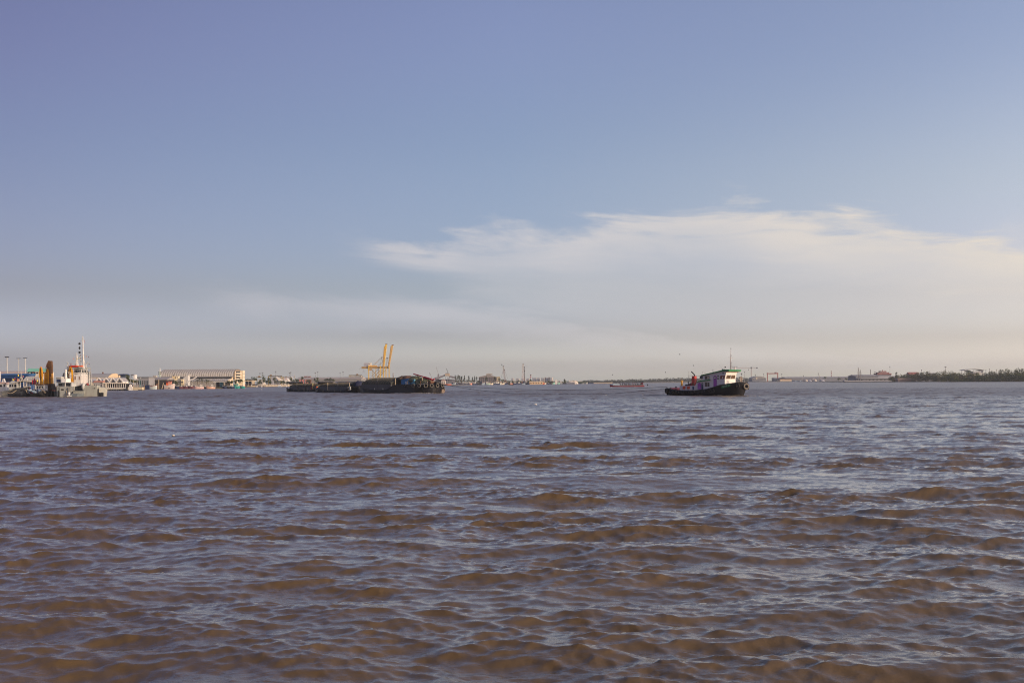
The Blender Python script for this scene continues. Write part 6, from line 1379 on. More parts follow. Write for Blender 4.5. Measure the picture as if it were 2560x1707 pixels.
G.add('pole', MB().tube((X(690), 2, .9), (X(690), 2, Z(941)), .2), MAST)
T = simple_building('white_house', 'white gabled house right of the white tent roof', 716, 1125, 711, 721, 949, 945, WC, WC, 6, shape='gable_y', over=.3); T.add('red_vent', MB().box(T.X(714.5), T.X(716.5), -.3, .3, T.Z(947.4), T.Z(945.5)), RED)
T = simple_building('yard_shed', 'pale lilac wall of a shed behind the container yard gantries', 703, 1190, 676, 728, 942.5, 941.8, PM('pale_lilac_sheet', (.50, .50, .55), .7), PM('pale_lilac_sheet', (.50, .50, .55), .7), 10, shape='flat')
def yard_gantry(px, d, x0, x1, yt, yb, label, legs=True, cabx=None, seed=0):
    T = Far('yard_gantry', label, 'gantry crane', px, d, 'yellow gantry cranes of the container yard'); X, Z, k = T.X, T.Z, T.k
    GG = PM('gantry_ochre', (.34, .24, .07), .7, var=.3)
    T.add('girder', MB().box(X(x0), X(x1), -.8, .8, Z(yt + 1.6), Z(yt)), PM('gantry_dark', (.14, .12, .09), .7, var=.3))
    if legs:
        for p in (x0, x1 - 3.2):
            T.add('leg', MB().box(X(p), X(p + 1.2), -1.2, 1.2, .9, Z(yt + 1.6)), GG); T.add('leg', MB().box(X(p + 2.2), X(p + 3.2), 6, 7, .9, Z(yt + 1.6)), GG); T.add('brace', MB().bar((X(p + .6), 1, Z(yb - 4)), (X(p + 2.6), 6.4, Z(yt + 3)), .5 * k), GG)
    cx = cabx or (x0 + 4)
    T.add('trolley', MB().hexa([(X(cx - 3), -1.2, Z(yt)), (X(cx + 3.5), -1.2, Z(yt)), (X(cx + 3.5), 1.2, Z(yt)), (X(cx - 3), 1.2, Z(yt)), (X(cx - 1.4), -1, Z(yt - 2.6)), (X(cx + 1.6), -1, Z(yt - 2.8)), (X(cx + 1.6), 1, Z(yt - 2.8)), (X(cx - 1.4), 1, Z(yt - 2.6))]), PM('trolley_ochre', (.26, .16, .07), .8, var=.4))
    for i in range(int((x1 - x0) / 4)): T.add('railing_post', MB().box(X(x0 + 2 + i * 4), X(x0 + 2.3 + i * 4), -.2, .1, Z(yt), Z(yt - 1)), GG)
yard_gantry(688, 1180, 671, 705.5, 939, 955, 'ochre yard gantry over the white tent roof, largest of the left group', cabx=677)
yard_gantry(718, 1200, 706, 728, 943.2, 955, 'low far ochre gantry right of the white tent roof', legs=False, cabx=715)
yard_gantry(648, 1200, 640, 654, 942.3, 955, 'ochre gantry top showing above the dark trees', legs=False, cabx=648)
yard_gantry(887, 1500, 872.5, 905, 937.2, 953, 'gantry crane above the front barge, left of the tall yellow cranes', cabx=893)
T = simple_building('yard_shed', 'pale grey shed seen under the gantry left of the tall yellow cranes', 887, 1540, 876, 902, 940, 939.4, PM('pale_yard_shed', (.44, .43, .40), .7), BEIGE, 12, shape='flat')
T.add('gable_end', MB().prism([(T.X(897), T.Z(950)), (T.X(902.5), T.Z(942)), (T.X(903), T.Z(950))], 'y', -.6, -.1), CREAML)
for i, (px, yt, dd) in enumerate(((650, 933.5, 1250), (656.5, 931.8, 1250), (689.5, 929, 1200), (724, 932.5, 1260), (726.8, 931, 1260), (788.5, 932, 1400), (794.5, 930.5, 1400), (850.5, 931.5, 1450), (858, 929.8, 1450))):
    T = Far('lighting_mast', ['yard light mast left of the tall narrow tree', 'yard light mast above the tall narrow tree', 'yard light mast over the white tent roof peak', 'lower light mast of the pair above the rear barge stern', 'higher light mast of the pair above the rear barge stern', 'lower light mast of the pair above the rear barge', 'higher light mast of the pair above the rear barge', 'lower light mast of the pair above the middle barge', 'higher light mast of the pair above the middle barge'][i], 'lighting mast', px, dd, 'thin light masts of the container yard')
    T.add('pole', MB().tube((0, 0, .9), (0, 0, T.Z(yt)), .24, .16, 6), PM('far_mast_grey', (.25, .25, .26), .6)); T.add('lamp_ring', MB().tube((0, 0, T.Z(yt) - .3), (0, 0, T.Z(yt) + .5), 1.0, .8, 8), DGREY)
T = Far('radio_mast', 'slim lattice mast with a dish above the rear barge', 'radio mast', 737, 1300); T.add('lattice', MB().loft([[(-1, -1, .9), (1, -1, .9), (1, 1, .9), (-1, 1, .9)], [(-.3, -.3, T.Z(936)), (.3, -.3, T.Z(936)), (.3, .3, T.Z(936)), (-.3, .3, T.Z(936))]]), PM('pale_grey_mast', (.5, .5, .5), .6)); T.add('dish', MB().ball((0, -.8, T.Z(941)), 1.0, (1, .5, 1)), LGREY, smooth=True)
T = simple_building('long_warehouse', 'very long low warehouse with pale brown roof above the rear barges', 850, 1480, 741, 903, 947.2, 942.2, PM('warehouse_shade_wall', (.24, .23, .23), .8), PM('pale_brown_sheet', (.44, .38, .33), .7, var=.06, scale=.1), 46, over=1.0)
for i, p in enumerate((763, 772)): T2 = simple_building('roof_ridge', ['left red roof just topping the long warehouse', 'right red roof just topping the long warehouse'][i], p, 1560, p - 3, p + 3, 941.6, 940, PM('faded_red_wall', (.30, .16, .14), .8), PM('faded_red_tiles', (.36, .14, .11), .8), 6, group='red roofs topping the long warehouse', over=1.2, cat='building')
for i, (a, b_, yt) in enumerate(((748, 752, 949), (755, 759, 948.8), (763.5, 768.5, 948.6), (771, 777, 949.3))): T2 = simple_building('hut', ['pink red hut furthest left above the rear barge', 'second pink red hut', 'widest pink red hut', 'brownish hut at the right of the red huts'][i], (a + b_) / 2, 1240, a, b_, yt, yt - .6, (PM('coral_wall', (.62, .24, .22), .8), PM('coral_wall', (.62, .24, .22), .8), PM('coral_wall', (.66, .26, .22), .8), BROWNR)[i], PM('hut_roof', (.26, .15, .13), .8), 4, group='red huts above the rear barge', shape='flat', over=.4, windows=1)
rg = random.Random(77)
for i in range(16):
    a = 797 + i * 6.6 + rg.uniform(-1, 1)
    if 812 < a < 838: continue
    T = Far('container_stack', 'stack of shipping containers %s' % (['at the left end under the long warehouse', 'second from the left', 'third from the left, beside the bushy trees', 'behind the bushy trees, first', 'behind the bushy trees, second', 'behind the bushy trees, third', 'right of the bushy trees', 'below the pair of light masts', 'right of the light masts', 'third right of the light masts', 'midway to the gantry', 'just before the gantry', 'under the gantry left leg', 'under the gantry middle', 'under the gantry right leg', 'last, right of the gantry'][i]), 'containers', a, 1400, 'container stacks in the yard')
    for j in range(3):
        T.add('container', MB().box(-3.0, 3.0, -1.2, 1.2, .95 + j * 1.5, 2.40 + j * 1.5), rg.choice((PM('container_navy', (.05, .07, .14), .6, var=.3), PM('container_blue', (.07, .10, .20), .6, var=.3), DBLUE, PM('container_red', (.16, .05, .05), .6), PM('container_grey', (.2, .22, .26), .6))))
# ---------------------------------------------------------------- the two ship to shore cranes
def sts(px, d, label, dx):
    T = Far('container_crane', label, 'container crane', px, d, 'tall yellow container cranes'); X, Z, k = T.X, T.Z, T.k
    return T
D1 = 1650
def P1(T, z5x, z5y): return T.X(880 + z5x / 14.26), T.Z(850 + z5y / 14.26)
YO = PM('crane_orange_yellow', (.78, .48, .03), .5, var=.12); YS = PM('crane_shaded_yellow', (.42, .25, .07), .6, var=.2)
for idx_, (cx_, legs_, back, boomp, label, dd) in enumerate((
    (925, ((600, 903), (1010, 903), (810, 1000), (705, 1050)), True, ((1100, 945), (1165, 230), (1205, 150), (1250, 150), (1148, 950)), 'nearer left container crane with white machinery house and raised boom', 1650),
    (960, ((1125, 940), (1215, 925), (1325, 960), (920, 1040)), False, ((1285, 970), (1395, 215), (1430, 180), (1475, 190), (1330, 970)), 'right container crane with raised, thinner boom', 1750))):
    T = Far('container_crane', label, 'container crane', cx_, dd, 'tall yellow container cranes'); k = T.k
    for i, (a, top) in enumerate(legs_):
        x, z = P1(T, a, top); w = 2.1 * k if i < 3 and idx_ == 0 and i < 2 or idx_ == 1 and i < 3 else 1.3 * k
        yoff = 0 if i < 2 or idx_ == 1 and i == 2 else 14
        T.add('leg', MB().box(x - w / 2, x + w / 2, yoff - w / 2, yoff + w / 2, .9, z), YO)
    for (a, b_, c, d_) in (((725, 1320, 1080, 1040), (800, 1300, 985, 1060), (700, 1080, 940, 1340), (680, 1290, 960, 980), (870, 1340, 1110, 1090)) if idx_ == 0 else ((840, 1360, 1100, 1050), (1030, 1250, 1190, 1060), (940, 1340, 1110, 1120))):
        p = P1(T, a, b_); q = P1(T, c, d_); T.add('brace', MB().bar((p[0], 7, p[1]), (q[0], 7, q[1]), .85 * k), YS)
    if idx_ == 0:
        p = P1(T, 340, 945); q = P1(T, 1130, 1015); T.add('girder', MB().box(p[0], q[0], 1, 6, q[1], p[1]), YS)
        p = P1(T, 420, 815); q = P1(T, 583, 935); mh = T.add('machinery_house', MB().box(p[0], q[0] - .0, 1, 8, q[1], p[1]), PM('machinery_grey', (.42, .42, .47), .6, var=.06))
        q2 = P1(T, 680, 905); part('side_wall', MB().box(q[0], q2[0], 1.2, 8, q2[1], P1(T, 0, 812)[1]), CREAML, mh); r_ = P1(T, 608, 850); part('vent', MB().ball((r_[0], 1.2, r_[1]), .9, (1, .4, 1)), DGREY, mh)
        p = P1(T, 600, 905); q = P1(T, 900, 950); T.add('walkway', MB().box(p[0], q[0], 0, 1, q[1] + .5, p[1]), YEL)
        for (a, b_, c, d_) in ((720, 910, 1060, 610), (740, 925, 1075, 640)): p = P1(T, a, b_); q = P1(T, c, d_); T.add('back_stay', MB().bar((p[0], 3, p[1]), (q[0], 3, q[1]), .5 * k), YS)
        for (a, b_, c, d_) in ((1060, 610, 1000, 910), (1060, 610, 1110, 900), (1060, 600, 1130, 620), (910, 930, 1100, 770)): p = P1(T, a, b_); q = P1(T, c, d_); T.add('a_frame', MB().bar((p[0], 3, p[1]), (q[0], 3, q[1]), .45 * k), YS)
        r_ = P1(T, 1060, 620); T.add('sheave', MB().ball((r_[0], 3, r_[1]), 1.1, (1, 1, .8)), BROWNR)
        p = P1(T, 250, 1020); q = P1(T, 340, 975); T.add('end_platform', MB().bar((p[0], 3, p[1]), (q[0], 3, q[1]), .35 * k).bar((p[0] + .5, 3, p[1]), (p[0] + .8, 3, p[1] - 2), .4 * k), MAST)
        p = P1(T, 405, 1030); q = P1(T, 405, 1120); T.add('trolley', MB().bar((p[0], 3, p[1]), (q[0], 3, q[1]), .35 * k).box(p[0] - 2, p[0] + 2, 2, 4, q[1] - .3, q[1] + .3), MAST)
        p = P1(T, 560, 1035); q = P1(T, 700, 1080); T.add('service_cage', MB().box(p[0], q[0], 1.5, 5.5, q[1], p[1] + .5), YS)
    else:
        p = P1(T, 1150, 950); q = P1(T, 1330, 1010); T.add('girder', MB().box(p[0], q[0], 1, 6, q[1], p[1]), YS)
        p = P1(T, 1205, 925); q = P1(T, 1275, 955); T.add('walkway', MB().box(p[0], q[0], 0, .9, q[1], p[1]), CREAML)
        for (a, b_, c, d_) in ((1250, 640, 1215, 925), (1250, 640, 1300, 900), (1250, 645, 1320, 650), (1190, 690, 1250, 640)): p = P1(T, a, b_); q = P1(T, c, d_); T.add('a_frame', MB().bar((p[0], 3, p[1]), (q[0], 3, q[1]), .45 * k), PM('a_frame_grey', (.20, .19, .20), .6))
        r_ = P1(T, 1250, 640); T.add('sheave', MB().ball((r_[0], 3, r_[1]), 1.3, (1, 1, .7)), DGREY)
    pl = [P1(T, a, b_) for a, b_ in boomp]
    bm_ = T.add('boom', MB().prism(pl, 'y', 0, 4), YO if idx_ == 0 else PM('crane_pale_yellow', (.66, .42, .12), .6, var=.2))
    w0 = [P1(T, a, b_) for a, b_ in (((1090, 945), (1150, 230), (1178, 230), (1122, 948)) if idx_ == 0 else ((1280, 968), (1388, 215), (1410, 215), (1304, 970)))]
    part('side_truss', MB().prism(w0, 'y', -1.2, -.1), YS, bm_)
    for i in range(12):
        t = i / 12; a = P1(T, (1140 + 70 * t) if idx_ == 0 else (1318 + 112 * t), (920 - 650 * t) if idx_ == 0 else (930 - 650 * t)); part('rung', MB().box(a[0] - .4, a[0] + .7, -.15, 0, a[1], a[1] + .9), YS, bm_)
    a = P1(T, 1226 if idx_ == 0 else 1455, 150 if idx_ == 0 else 178); part('boom_tip', MB().box(a[0] - 1.8, a[0] + 1.8, .5, 3.5, a[1] - .4, a[1] + .6), BROWNR, bm_)
T = Far('chimney', 'thin brown banded chimney right of the yellow cranes', 'chimney', 983, 2000); T.add('stack', MB().tube((0, 0, .9), (0, 0, T.Z(932.5)), 1.0, .8), PM('chimney_brown', (.15, .09, .08), .8)); T.add('band', MB().tube((0, 0, T.Z(937)), (0, 0, T.Z(935.2)), 1.1, 1.1), LGREY)
T = simple_building('quay_shed', 'low grey shed between the crane legs above the front barge', 925, 1720, 904, 975, 945.5, 943.3, PM('far_grey_wall', (.30, .29, .30), .8), PM('far_grey_roof', (.42, .39, .36), .8), 20, over=1)
# ---------------------------------------------------------------- the middle of the far bank: elevator, sheds, trees, cranes, boats
G = Far('grain_elevator', 'grey conveyor building with a lit headhouse right of the barges', 'conveyor building', 1112, 1500); X, Z = G.X, G.Z
CV = PM('conveyor_grey', (.24, .23, .26), .8, var=.2)
G.add('conveyor', MB().prism([(X(1084), Z(945)), (X(1114), Z(935.5)), (X(1114), Z(938.5)), (X(1087), Z(950)), (X(1084), Z(950))], 'y', 0, 12), CV)
G.add('conveyor', MB().prism([(X(1122), Z(938)), (X(1137), Z(941.5)), (X(1137), Z(946)), (X(1122), Z(943))], 'y', 0, 12), CV); G.add('headhouse', MB().box(X(1113), X(1124), -1, 8, Z(940), Z(933.5)), PM('lit_headhouse', (.52, .42, .33), .8)); G.add('headhouse_roof', MB().prism([(X(1112), Z(933.5)), (X(1118.5), Z(932)), (X(1125), Z(933.5))], 'y', -1.4, 8.4), CV)
for p in (1114, 1118, 1123, 1089, 1130, 1135): G.add('leg', MB().box(X(p), X(p + .8), 0, 1, .9, Z(942)), CV)
G.add('wall', MB().box(X(1086), X(1136), 14, 30, .9, Z(948)), PM('blue_grey_wall', (.18, .19, .24), .8)); G.add('brace', MB().bar((X(1114), .5, Z(957)), (X(1123), .5, Z(944)), .7), CV)
for i, (x0, y0_, x1_, y1_, base) in enumerate(((1074, 930.5, 1080, 947, 949), (1090.5, 917, 1096, 935, 940), (1116.5, 920.5, 1120.5, 933, 933))):
    T = Far('jib_crane', ['thin jib crane leaning left above the front barge bow', 'faint far jib crane, tallest of the three', 'dark jib crane on top of the conveyor headhouse'][i], 'crane', x1_, 1490 + 60 * i, 'small jib cranes right of the barges'); T.add('jib', MB().bar((T.X(x0), 0, T.Z(y0_)), (T.X(x1_), 0, T.Z(y1_)), .55), (PM('pale_jib', (.3, .29, .3), .7), PM('faint_jib', (.42, .40, .40), .7), DGREY)[i])
    T.add('hook_line', MB().tube((T.X(x0), 0, T.Z(y0_)), (T.X(x0) + .3, 0, T.Z(y0_ + 7)), .09, n=4), DGREY); T.add('base', MB().box(T.X(x1_) - 1.2, T.X(x1_) + 1.2, -1.2, 1.2, T.Z(base) if i == 2 else .9, T.Z(y1_)), CV)
T = simple_building('boathouse', 'small pale gabled boathouse at the water right of the front barge', 1108, 1345, 1103, 1113, 951.5, 947, PM('pale_boathouse', (.66, .60, .55), .8), PM('boathouse_roof', (.34, .24, .22), .8), 10, shape='gable_y', over=.5, windows=2)
BT_ = 'boats moored along the middle of the far bank'
boat('cargo_boat', 'long low orange hulled boat beside the small gabled boathouse', 'boat', 1116, 1336, 13.5, -1, ORANGE, LGREY, BT_, 2.2, 1.3, 1.4, B_=3.4, house=(.1, .3, 2.2), mast=5)
MH = simple_building('farm_hall', 'big dark gabled hall with raised ridge behind the moored boats', 1221, 1460, 1197, 1241, 942.5, 936, PM('purple_grey_sheet', (.20, .18, .19), .8, var=.15), PM('purple_grey_roof', (.30, .27, .26), .8), 26, shape='gable_y', over=1.5, ridge=1222)
MH.add('ridge_vent', MB().prism([(MH.X(1215), MH.Z(935)), (MH.X(1220), MH.Z(933.8)), (MH.X(1229), MH.Z(934)), (MH.X(1233), MH.Z(936.5)), (MH.X(1215), MH.Z(936.8))], 'y', -.5, 24), PM('ridge_tan', (.36, .31, .27), .8)); MH.add('annex', MB().box(MH.X(1241.5), MH.X(1250), -1, 8, .9, MH.Z(941.5)), PM('tan_annex', (.46, .40, .28), .8, var=.3)); 
for i in range(9): MH.add('wall_column', MB().box(MH.X(1199.5 + i * 4.8), MH.X(1200.1 + i * 4.8), -.3, -.02, .9, MH.Z(943)), DGREY)
rg = random.Random(31)
for i, (px, yt, w) in enumerate(((1139, 936, 4), (1143, 937, 4), (1147, 936, 3.6), (1150, 937.5, 4), (1154, 938, 3.6), (1161, 939, 3.6), (1172, 937, 4.2), (1181, 941, 3.6), (1187, 940, 3.6), (1192, 940.5, 3.6), (1216, 939, 3.6), (1236, 942, 3.6))):
    tree(px, 1430, yt, 958, w, 'tall narrow poplar like tree ' + ['furthest left, beside the conveyor building', 'second of the left clump', 'third of the left clump, tallest', 'fourth of the left clump', 'last of the left clump', 'short, right of the left clump', 'alone midway between clump and dark hall', 'left of three near the dark hall', 'middle of three near the dark hall', 'closest left of the dark hall', 'before the dark hall wall', 'before the right end of the dark hall'][i], 200 + i, LF[2], 'narrow trees on the far bank', n=130, kind='narrow_tree')
for i, (px, yt, w) in enumerate(((1142, 950, 14), (1152, 949, 12), (1160, 946, 11), (1168, 948, 12), (1176, 949, 12), (1185, 949, 12), (1194, 950, 12), (1249, 944, 8), (1256, 948, 9), (1264, 948.5, 10), (1273, 950, 10), (1281, 950, 10), (1290, 951, 10), (1297, 949.5, 8), (1303, 952, 9), (1318, 949, 9), (1327, 947.5, 9), (1324, 951, 10), (1372, 951, 11), (1381, 951.5, 10), (1412, 947.5, 6))):
    tree(px, 1440, yt, 960, w, 'bushy far bank tree ' + ['below the left clump of narrow trees', 'right part below the left clump', 'taller, with a flat top, left of the dark hall', 'third from the dark hall on its left', 'second from the dark hall on its left', 'next to the dark hall on its left', 'under the left eave of the dark hall', 'tawny, right of the tan annex', 'left of the leaning pile driver', 'at the foot of the leaning pile driver', 'right of the leaning pile driver', 'between pile driver and derrick, left', 'between pile driver and derrick, middle', 'dark, between pile driver and derrick', 'left foot of the tall derrick', 'right of the tall derrick pair', 'tallest right of the derrick pair', 'in front of the tallest right of the derrick pair', 'under the apartment towers, left', 'under the apartment towers, right', 'single round one left of the white ferry'][i], 230 + i, None, 'bushy trees on the far bank', n=150)
def lattice(T, x0, z0, x1, z1, w0, w1, mat, name='lattice'):
    b = MB(); p, q = Vector((x0, 0, z0)), Vector((x1, 0, z1)); n = max(4, int((q - p).length / 3.0))
    for s_ in (-1, 1):
        for y_ in (-.5, .5): b.bar((x0 + s_ * w0 / 2, y_ * w0, z0), (x1 + s_ * w1 / 2, y_ * w1, z1), .34)
    for i in range(n):
        t0, t1 = i / n, (i + 1) / n; a, c = p.lerp(q, t0), p.lerp(q, t1); wa, wb = w0 + (w1 - w0) * t0, w0 + (w1 - w0) * t1; s_ = 1 if i % 2 else -1
        b.bar((a.x - s_ * wa / 2, -wa / 2, a.z), (c.x + s_ * wb / 2, -wb / 2, c.z), .26); b.bar((a.x - wa / 2, -wa / 2, a.z), (a.x + wa / 2, -wa / 2, a.z), .24)
    return T.add(name, b, mat)
T = Far('pile_driver', 'leaning red brown pile driver mast with guy lines', 'pile driver', 1262, 1400, 'tall rigs on the far bank'); lattice(T, T.X(1263), .9, T.X(1260), T.Z(924), 1.7, 1.5, PM('rust_red_rig', (.20, .07, .05), .7)); lattice(T, T.X(1260), T.Z(924), T.X(1258), T.Z(915.5), 1.2, .9, PM('pale_rig', (.42, .37, .33), .7), 'upper_lattice')
T.add('head', MB().box(T.X(1257), T.X(1259.6), -1, 1, T.Z(916), T.Z(914.2)), DGREY); T.add('head', MB().box(T.X(1259), T.X(1262.6), -1, 1, T.Z(924.6), T.Z(923)), DGREY); T.add('guy_line', MB().tube((T.X(1257.5), 0, T.Z(927)), (T.X(1253), 0, T.Z(945)), .12, n=4), DGREY); T.add('guy_line', MB().tube((T.X(1262), 0, T.Z(924)), (T.X(1269), 0, T.Z(946)), .10, n=4), DGREY)
T.add('rig_cab', MB().box(T.X(1261), T.X(1268), -1.5, 1.5, .9, T.Z(953)), BROWNR)
T = Far('derrick', 'tall tapering lattice derrick, tallest thing on the middle far bank', 'derrick', 1307.5, 1400, 'tall rigs on the far bank'); lattice(T, T.X(1307.5), .9, T.X(1307.5), T.Z(936), 3.4, 2.4, PM('pink_lattice', (.52, .34, .30), .7)); lattice(T, T.X(1307.5), T.Z(936), T.X(1308), T.Z(911), 2.2, 1.1, PM('pale_lattice', (.48, .40, .36), .7), 'upper_lattice'); T.add('head', MB().box(T.X(1307), T.X(1309), -1, 1, T.Z(911), T.Z(909)), BROWNR); T.add('base', MB().box(T.X(1304), T.X(1312), -2, 2, .9, T.Z(955)), DRED)
T = Far('pile_driver', 'dark slim rig just right of the tall derrick', 'pile driver', 1311.5, 1390, 'tall rigs on the far bank'); T.add('mast', MB().bar((0, 0, .9), (T.X(1311), 0, T.Z(917)), .75), PM('dark_rig', (.09, .07, .08), .7)); T.add('head', MB().box(T.X(1310), T.X(1312.2), -.8, .8, T.Z(918), T.Z(916)), DGREY); T.add('hammer', MB().box(T.X(1310.2), T.X(1312.6), -.8, .8, T.Z(929), T.Z(926)), BLACK); T.add('stay', MB().bar((T.X(1313.5), 0, .9), (T.X(1311.3), 0, T.Z(935)), .4), PM('pink_lattice', (.52, .34, .30), .7))
T = Far('chimney', 'short red and white chimney left of the apartment towers', 'chimney', 1327, 1900); T.add('stack', MB().tube((0, 0, .9), (0, 0, T.Z(937)), .9, .7), PM('chimney_pale', (.5, .42, .4), .8)); T.add('top_band', MB().tube((0, 0, T.Z(938.5)), (0, 0, T.Z(936)), 1.3, 1.2), BROWNR); T.add('band', MB().tube((0, 0, T.Z(943)), (0, 0, T.Z(941)), .95, .95), RED)
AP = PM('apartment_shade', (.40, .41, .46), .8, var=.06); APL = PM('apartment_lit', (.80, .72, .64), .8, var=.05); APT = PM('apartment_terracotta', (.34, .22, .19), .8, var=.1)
for i, (a, b_, yt, m_, lit, dd) in enumerate(((1278, 1284, 945.4, AP, 2, 3100), (1290, 1297, 945.6, AP, 2, 3150), (1303.5, 1309, 946, AP, 0, 3180), (1316, 1323, 945.4, AP, 2, 3150), (1331, 1341, 944.2, AP, 1.6, 3000), (1343.5, 1349.5, 944, AP, 1.5, 3000), (1353, 1361, 944.6, AP, 1.6, 2980), (1362, 1364.5, 943.2, APT, 0, 2960), (1365, 1370.5, 944, AP, 1.4, 2950), (1372, 1374.5, 943, APT, 0, 2950), (1375.5, 1380, 943.6, AP, 3, 2940))):
    T = Far('apartment_tower', ['pale apartment tower left of the derrick, leftmost of all', 'second apartment tower from the left, bright corner', 'apartment tower half hidden behind the tall derrick', 'apartment tower right of the tall derrick', 'wide apartment block, first of the main row', 'second block of the main row of apartments', 'third block of the main row of apartments', 'narrow terracotta tower in the apartment row, left one', 'block between the two terracotta towers', 'narrow terracotta tower in the apartment row, right one', 'last apartment block with a wide bright end wall'][i], 'apartment block', (a + b_) / 2, dd, 'apartment towers far behind the bank')
    w_ = T.box('wall', m_, a, b_, yt, None, 0, 14)
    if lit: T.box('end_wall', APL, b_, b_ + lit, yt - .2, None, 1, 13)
    T.box('roof_tank', m_, (a + b_) / 2 - .8, (a + b_) / 2 + .8, yt - .7, yt, 3, 8)
    for q in range(3): part('window', MB().box(T.X(a + .8), T.X(b_ - .8), -.12, .05, T.Z(yt + 2.2 + 2.2 * q), T.Z(yt + 1.4 + 2.2 * q)), PM('far_window_band', (.22, .23, .27), .6), w_)
T = simple_building('market_shed', 'long low shed with a lit orange cream front below the apartment towers', 1340, 1385, 1324, 1357, 955.5, 953, PM('orange_cream_wall', (.70, .50, .32), .8, var=.15), PM('pale_orange_fascia', (.74, .60, .44), .8), 10, shape='flat', over=.8, windows=5, winm=VOID)
T = simple_building('house', 'white house at the right foot of the apartment towers', 1390.5, 1500, 1388, 1393, 951, 948.5, WC, APL, 8, shape='gable_y', over=.3)
G = Far('ferry', 'white twin decked ferry with dark windows, largest boat on the middle far bank', 'ferry', 1431, 1500, BT_); X, Z = G.X, G.Z
G.add('hull', MB().prism([(X(1415), -.4), (X(1437), -.4), (X(1437), Z(956.3)), (X(1421), Z(956.3)), (X(1415.5), Z(958))], 'y', 0, 8), PM('ferry_shadow_hull', (.13, .14, .19), .6)); G.add('bow_deck', MB().prism([(X(1415), Z(957.4)), (X(1424), Z(954.5)), (X(1437), Z(954.3)), (X(1437), Z(956.6)), (X(1420), Z(956.8))], 'y', -.3, 8.2), PM('ferry_pale_deck', (.50, .50, .56), .6))
G.add('cabin', MB().box(X(1426), X(1444), .3, 7, Z(954.3), Z(952.4)), CREAML); up = G.add('upper_deck', MB().box(X(1431), X(1441), .6, 6.5, Z(952.4), Z(950.8)), APL); part('window', MB().box(X(1432), X(1436), .5, .62, Z(952.2), Z(951.2)), GLASS, up)
G.add('stern', MB().loft([[(X(1437), 0, -.3), (X(1437), 8, -.3), (X(1437), 8, Z(952.5)), (X(1437), 0, Z(952.5))], [(X(1446), .5, -.3), (X(1446), 7, -.3), (X(1446), 7, Z(956.5)), (X(1442), .5, Z(954))]]), APL); G.add('funnel', MB().box(X(1422.5), X(1425), 2, 4, Z(954), Z(950)), APL)
names_far = ['blue grey boat', 'dark boat', 'white wheelhouse boat', 'coral red boat', 'pale green boat', 'cream boat', 'black boat', 'orange boat', 'teal and white boat', 'white trawler']
spec = [(1133, 8, 0, 1), (1138, 8, 1, 1), (1155, 10, 1, -1), (1164, 7, 1, 1), (1169.5, 6, 2, 1), (1175.5, 5.4, 3, 1), (1183, 7, 1, -1), (1188.5, 5.5, 2, 1), (1197, 8, 6, -1), (1205, 8, 0, 1), (1210, 6, 2, 1), (1219, 7, 4, 1), (1227, 6.5, 5, 1), (1235, 7, 1, -1), (1241, 10, 2, -1), (1246, 8, 9, 1), (1254, 8, 5, 1), (1263, 8, 1, 1), (1270, 7, 6, 1), (1276, 6, 3, -1), (1289, 8, 1, 1), (1298.5, 7, 2, 1), (1306, 8, 0, -1), (1313, 7, 1, 1), (1318, 5.5, 2, 1), (1325, 8, 6, -1), (1331, 7, 2, 1), (1337.5, 5.5, 4, 1), (1344, 9, 1, -1), (1350, 7.5, 7, 1), (1355, 7.5, 7, -1), (1360.5, 6, 5, 1), (1368, 9, 1, -1), (1375, 8, 6, 1), (1381.5, 7, 8, 1), (1388, 6, 4, -1), (1394, 8, 8, 1), (1400, 7, 9, -1), (1407, 7, 1, 1), (1411.5, 6, 2, -1), (1449, 7, 1, 1), (1455, 7.5, 9, 1), (1460, 6, 1, -1), (1464.5, 6, 9, 1), (1474, 13, 1, -1)]
cols_far = {0: (PBLUE, DBLUE), 1: (DBLUE, LGREY), 2: (DBLUE, WC), 3: (SALMON, W_), 4: (PM('pale_green_hull', (.40, .55, .45), .6), WC), 5: (CREAML, CREAM), 6: (BLACK, DGREY), 7: (ORANGE, PM('amber_house', (.72, .48, .26), .6)), 8: (PM('seafoam_hull', (.30, .60, .50), .6), WC), 9: (LGREY, WC)}
marks = ['nearest the conveyor building', 'behind the boathouse end', 'under the left clump of narrow trees', 'right of the left clump of narrow trees', 'below the flat topped tree', 'alone between dark boats', 'third left of the dark hall', 'second left of the dark hall', 'at the left corner of the dark hall', 'under the dark hall, first', 'under the dark hall, second', 'under the dark hall, middle', 'under the dark hall, right of middle', 'under the right half of the dark hall', 'at the tan annex', 'with a tall wheelhouse beside the tan annex', 'right of the tan annex', 'left of the leaning pile driver foot', 'under the leaning pile driver', 'right of the leaning pile driver', 'behind the canoe, to its right', 'white bowed, left of the tall derrick', 'at the left foot of the tall derrick', 'at the right foot of the tall derrick', 'first right of the tall derrick', 'second right of the tall derrick', 'left end of the long low shed', 'pale, before the long low shed', 'dark, before the long low shed', 'left one of two before the shed right end', 'right one of two before the shed right end', 'just right of the long low shed', 'under the terracotta towers', 'below the last apartment block', 'first in the pale row right of the apartments', 'second in the pale row right of the apartments', 'third in the pale row right of the apartments', 'fourth in the pale row right of the apartments', 'first dark one left of the white ferry', 'next to the white ferry bow', 'right of the white ferry stern', 'second right of the white ferry', 'third right of the white ferry', 'last with a mast, right of the white ferry', 'longest and lowest, furthest right before the sand bank']
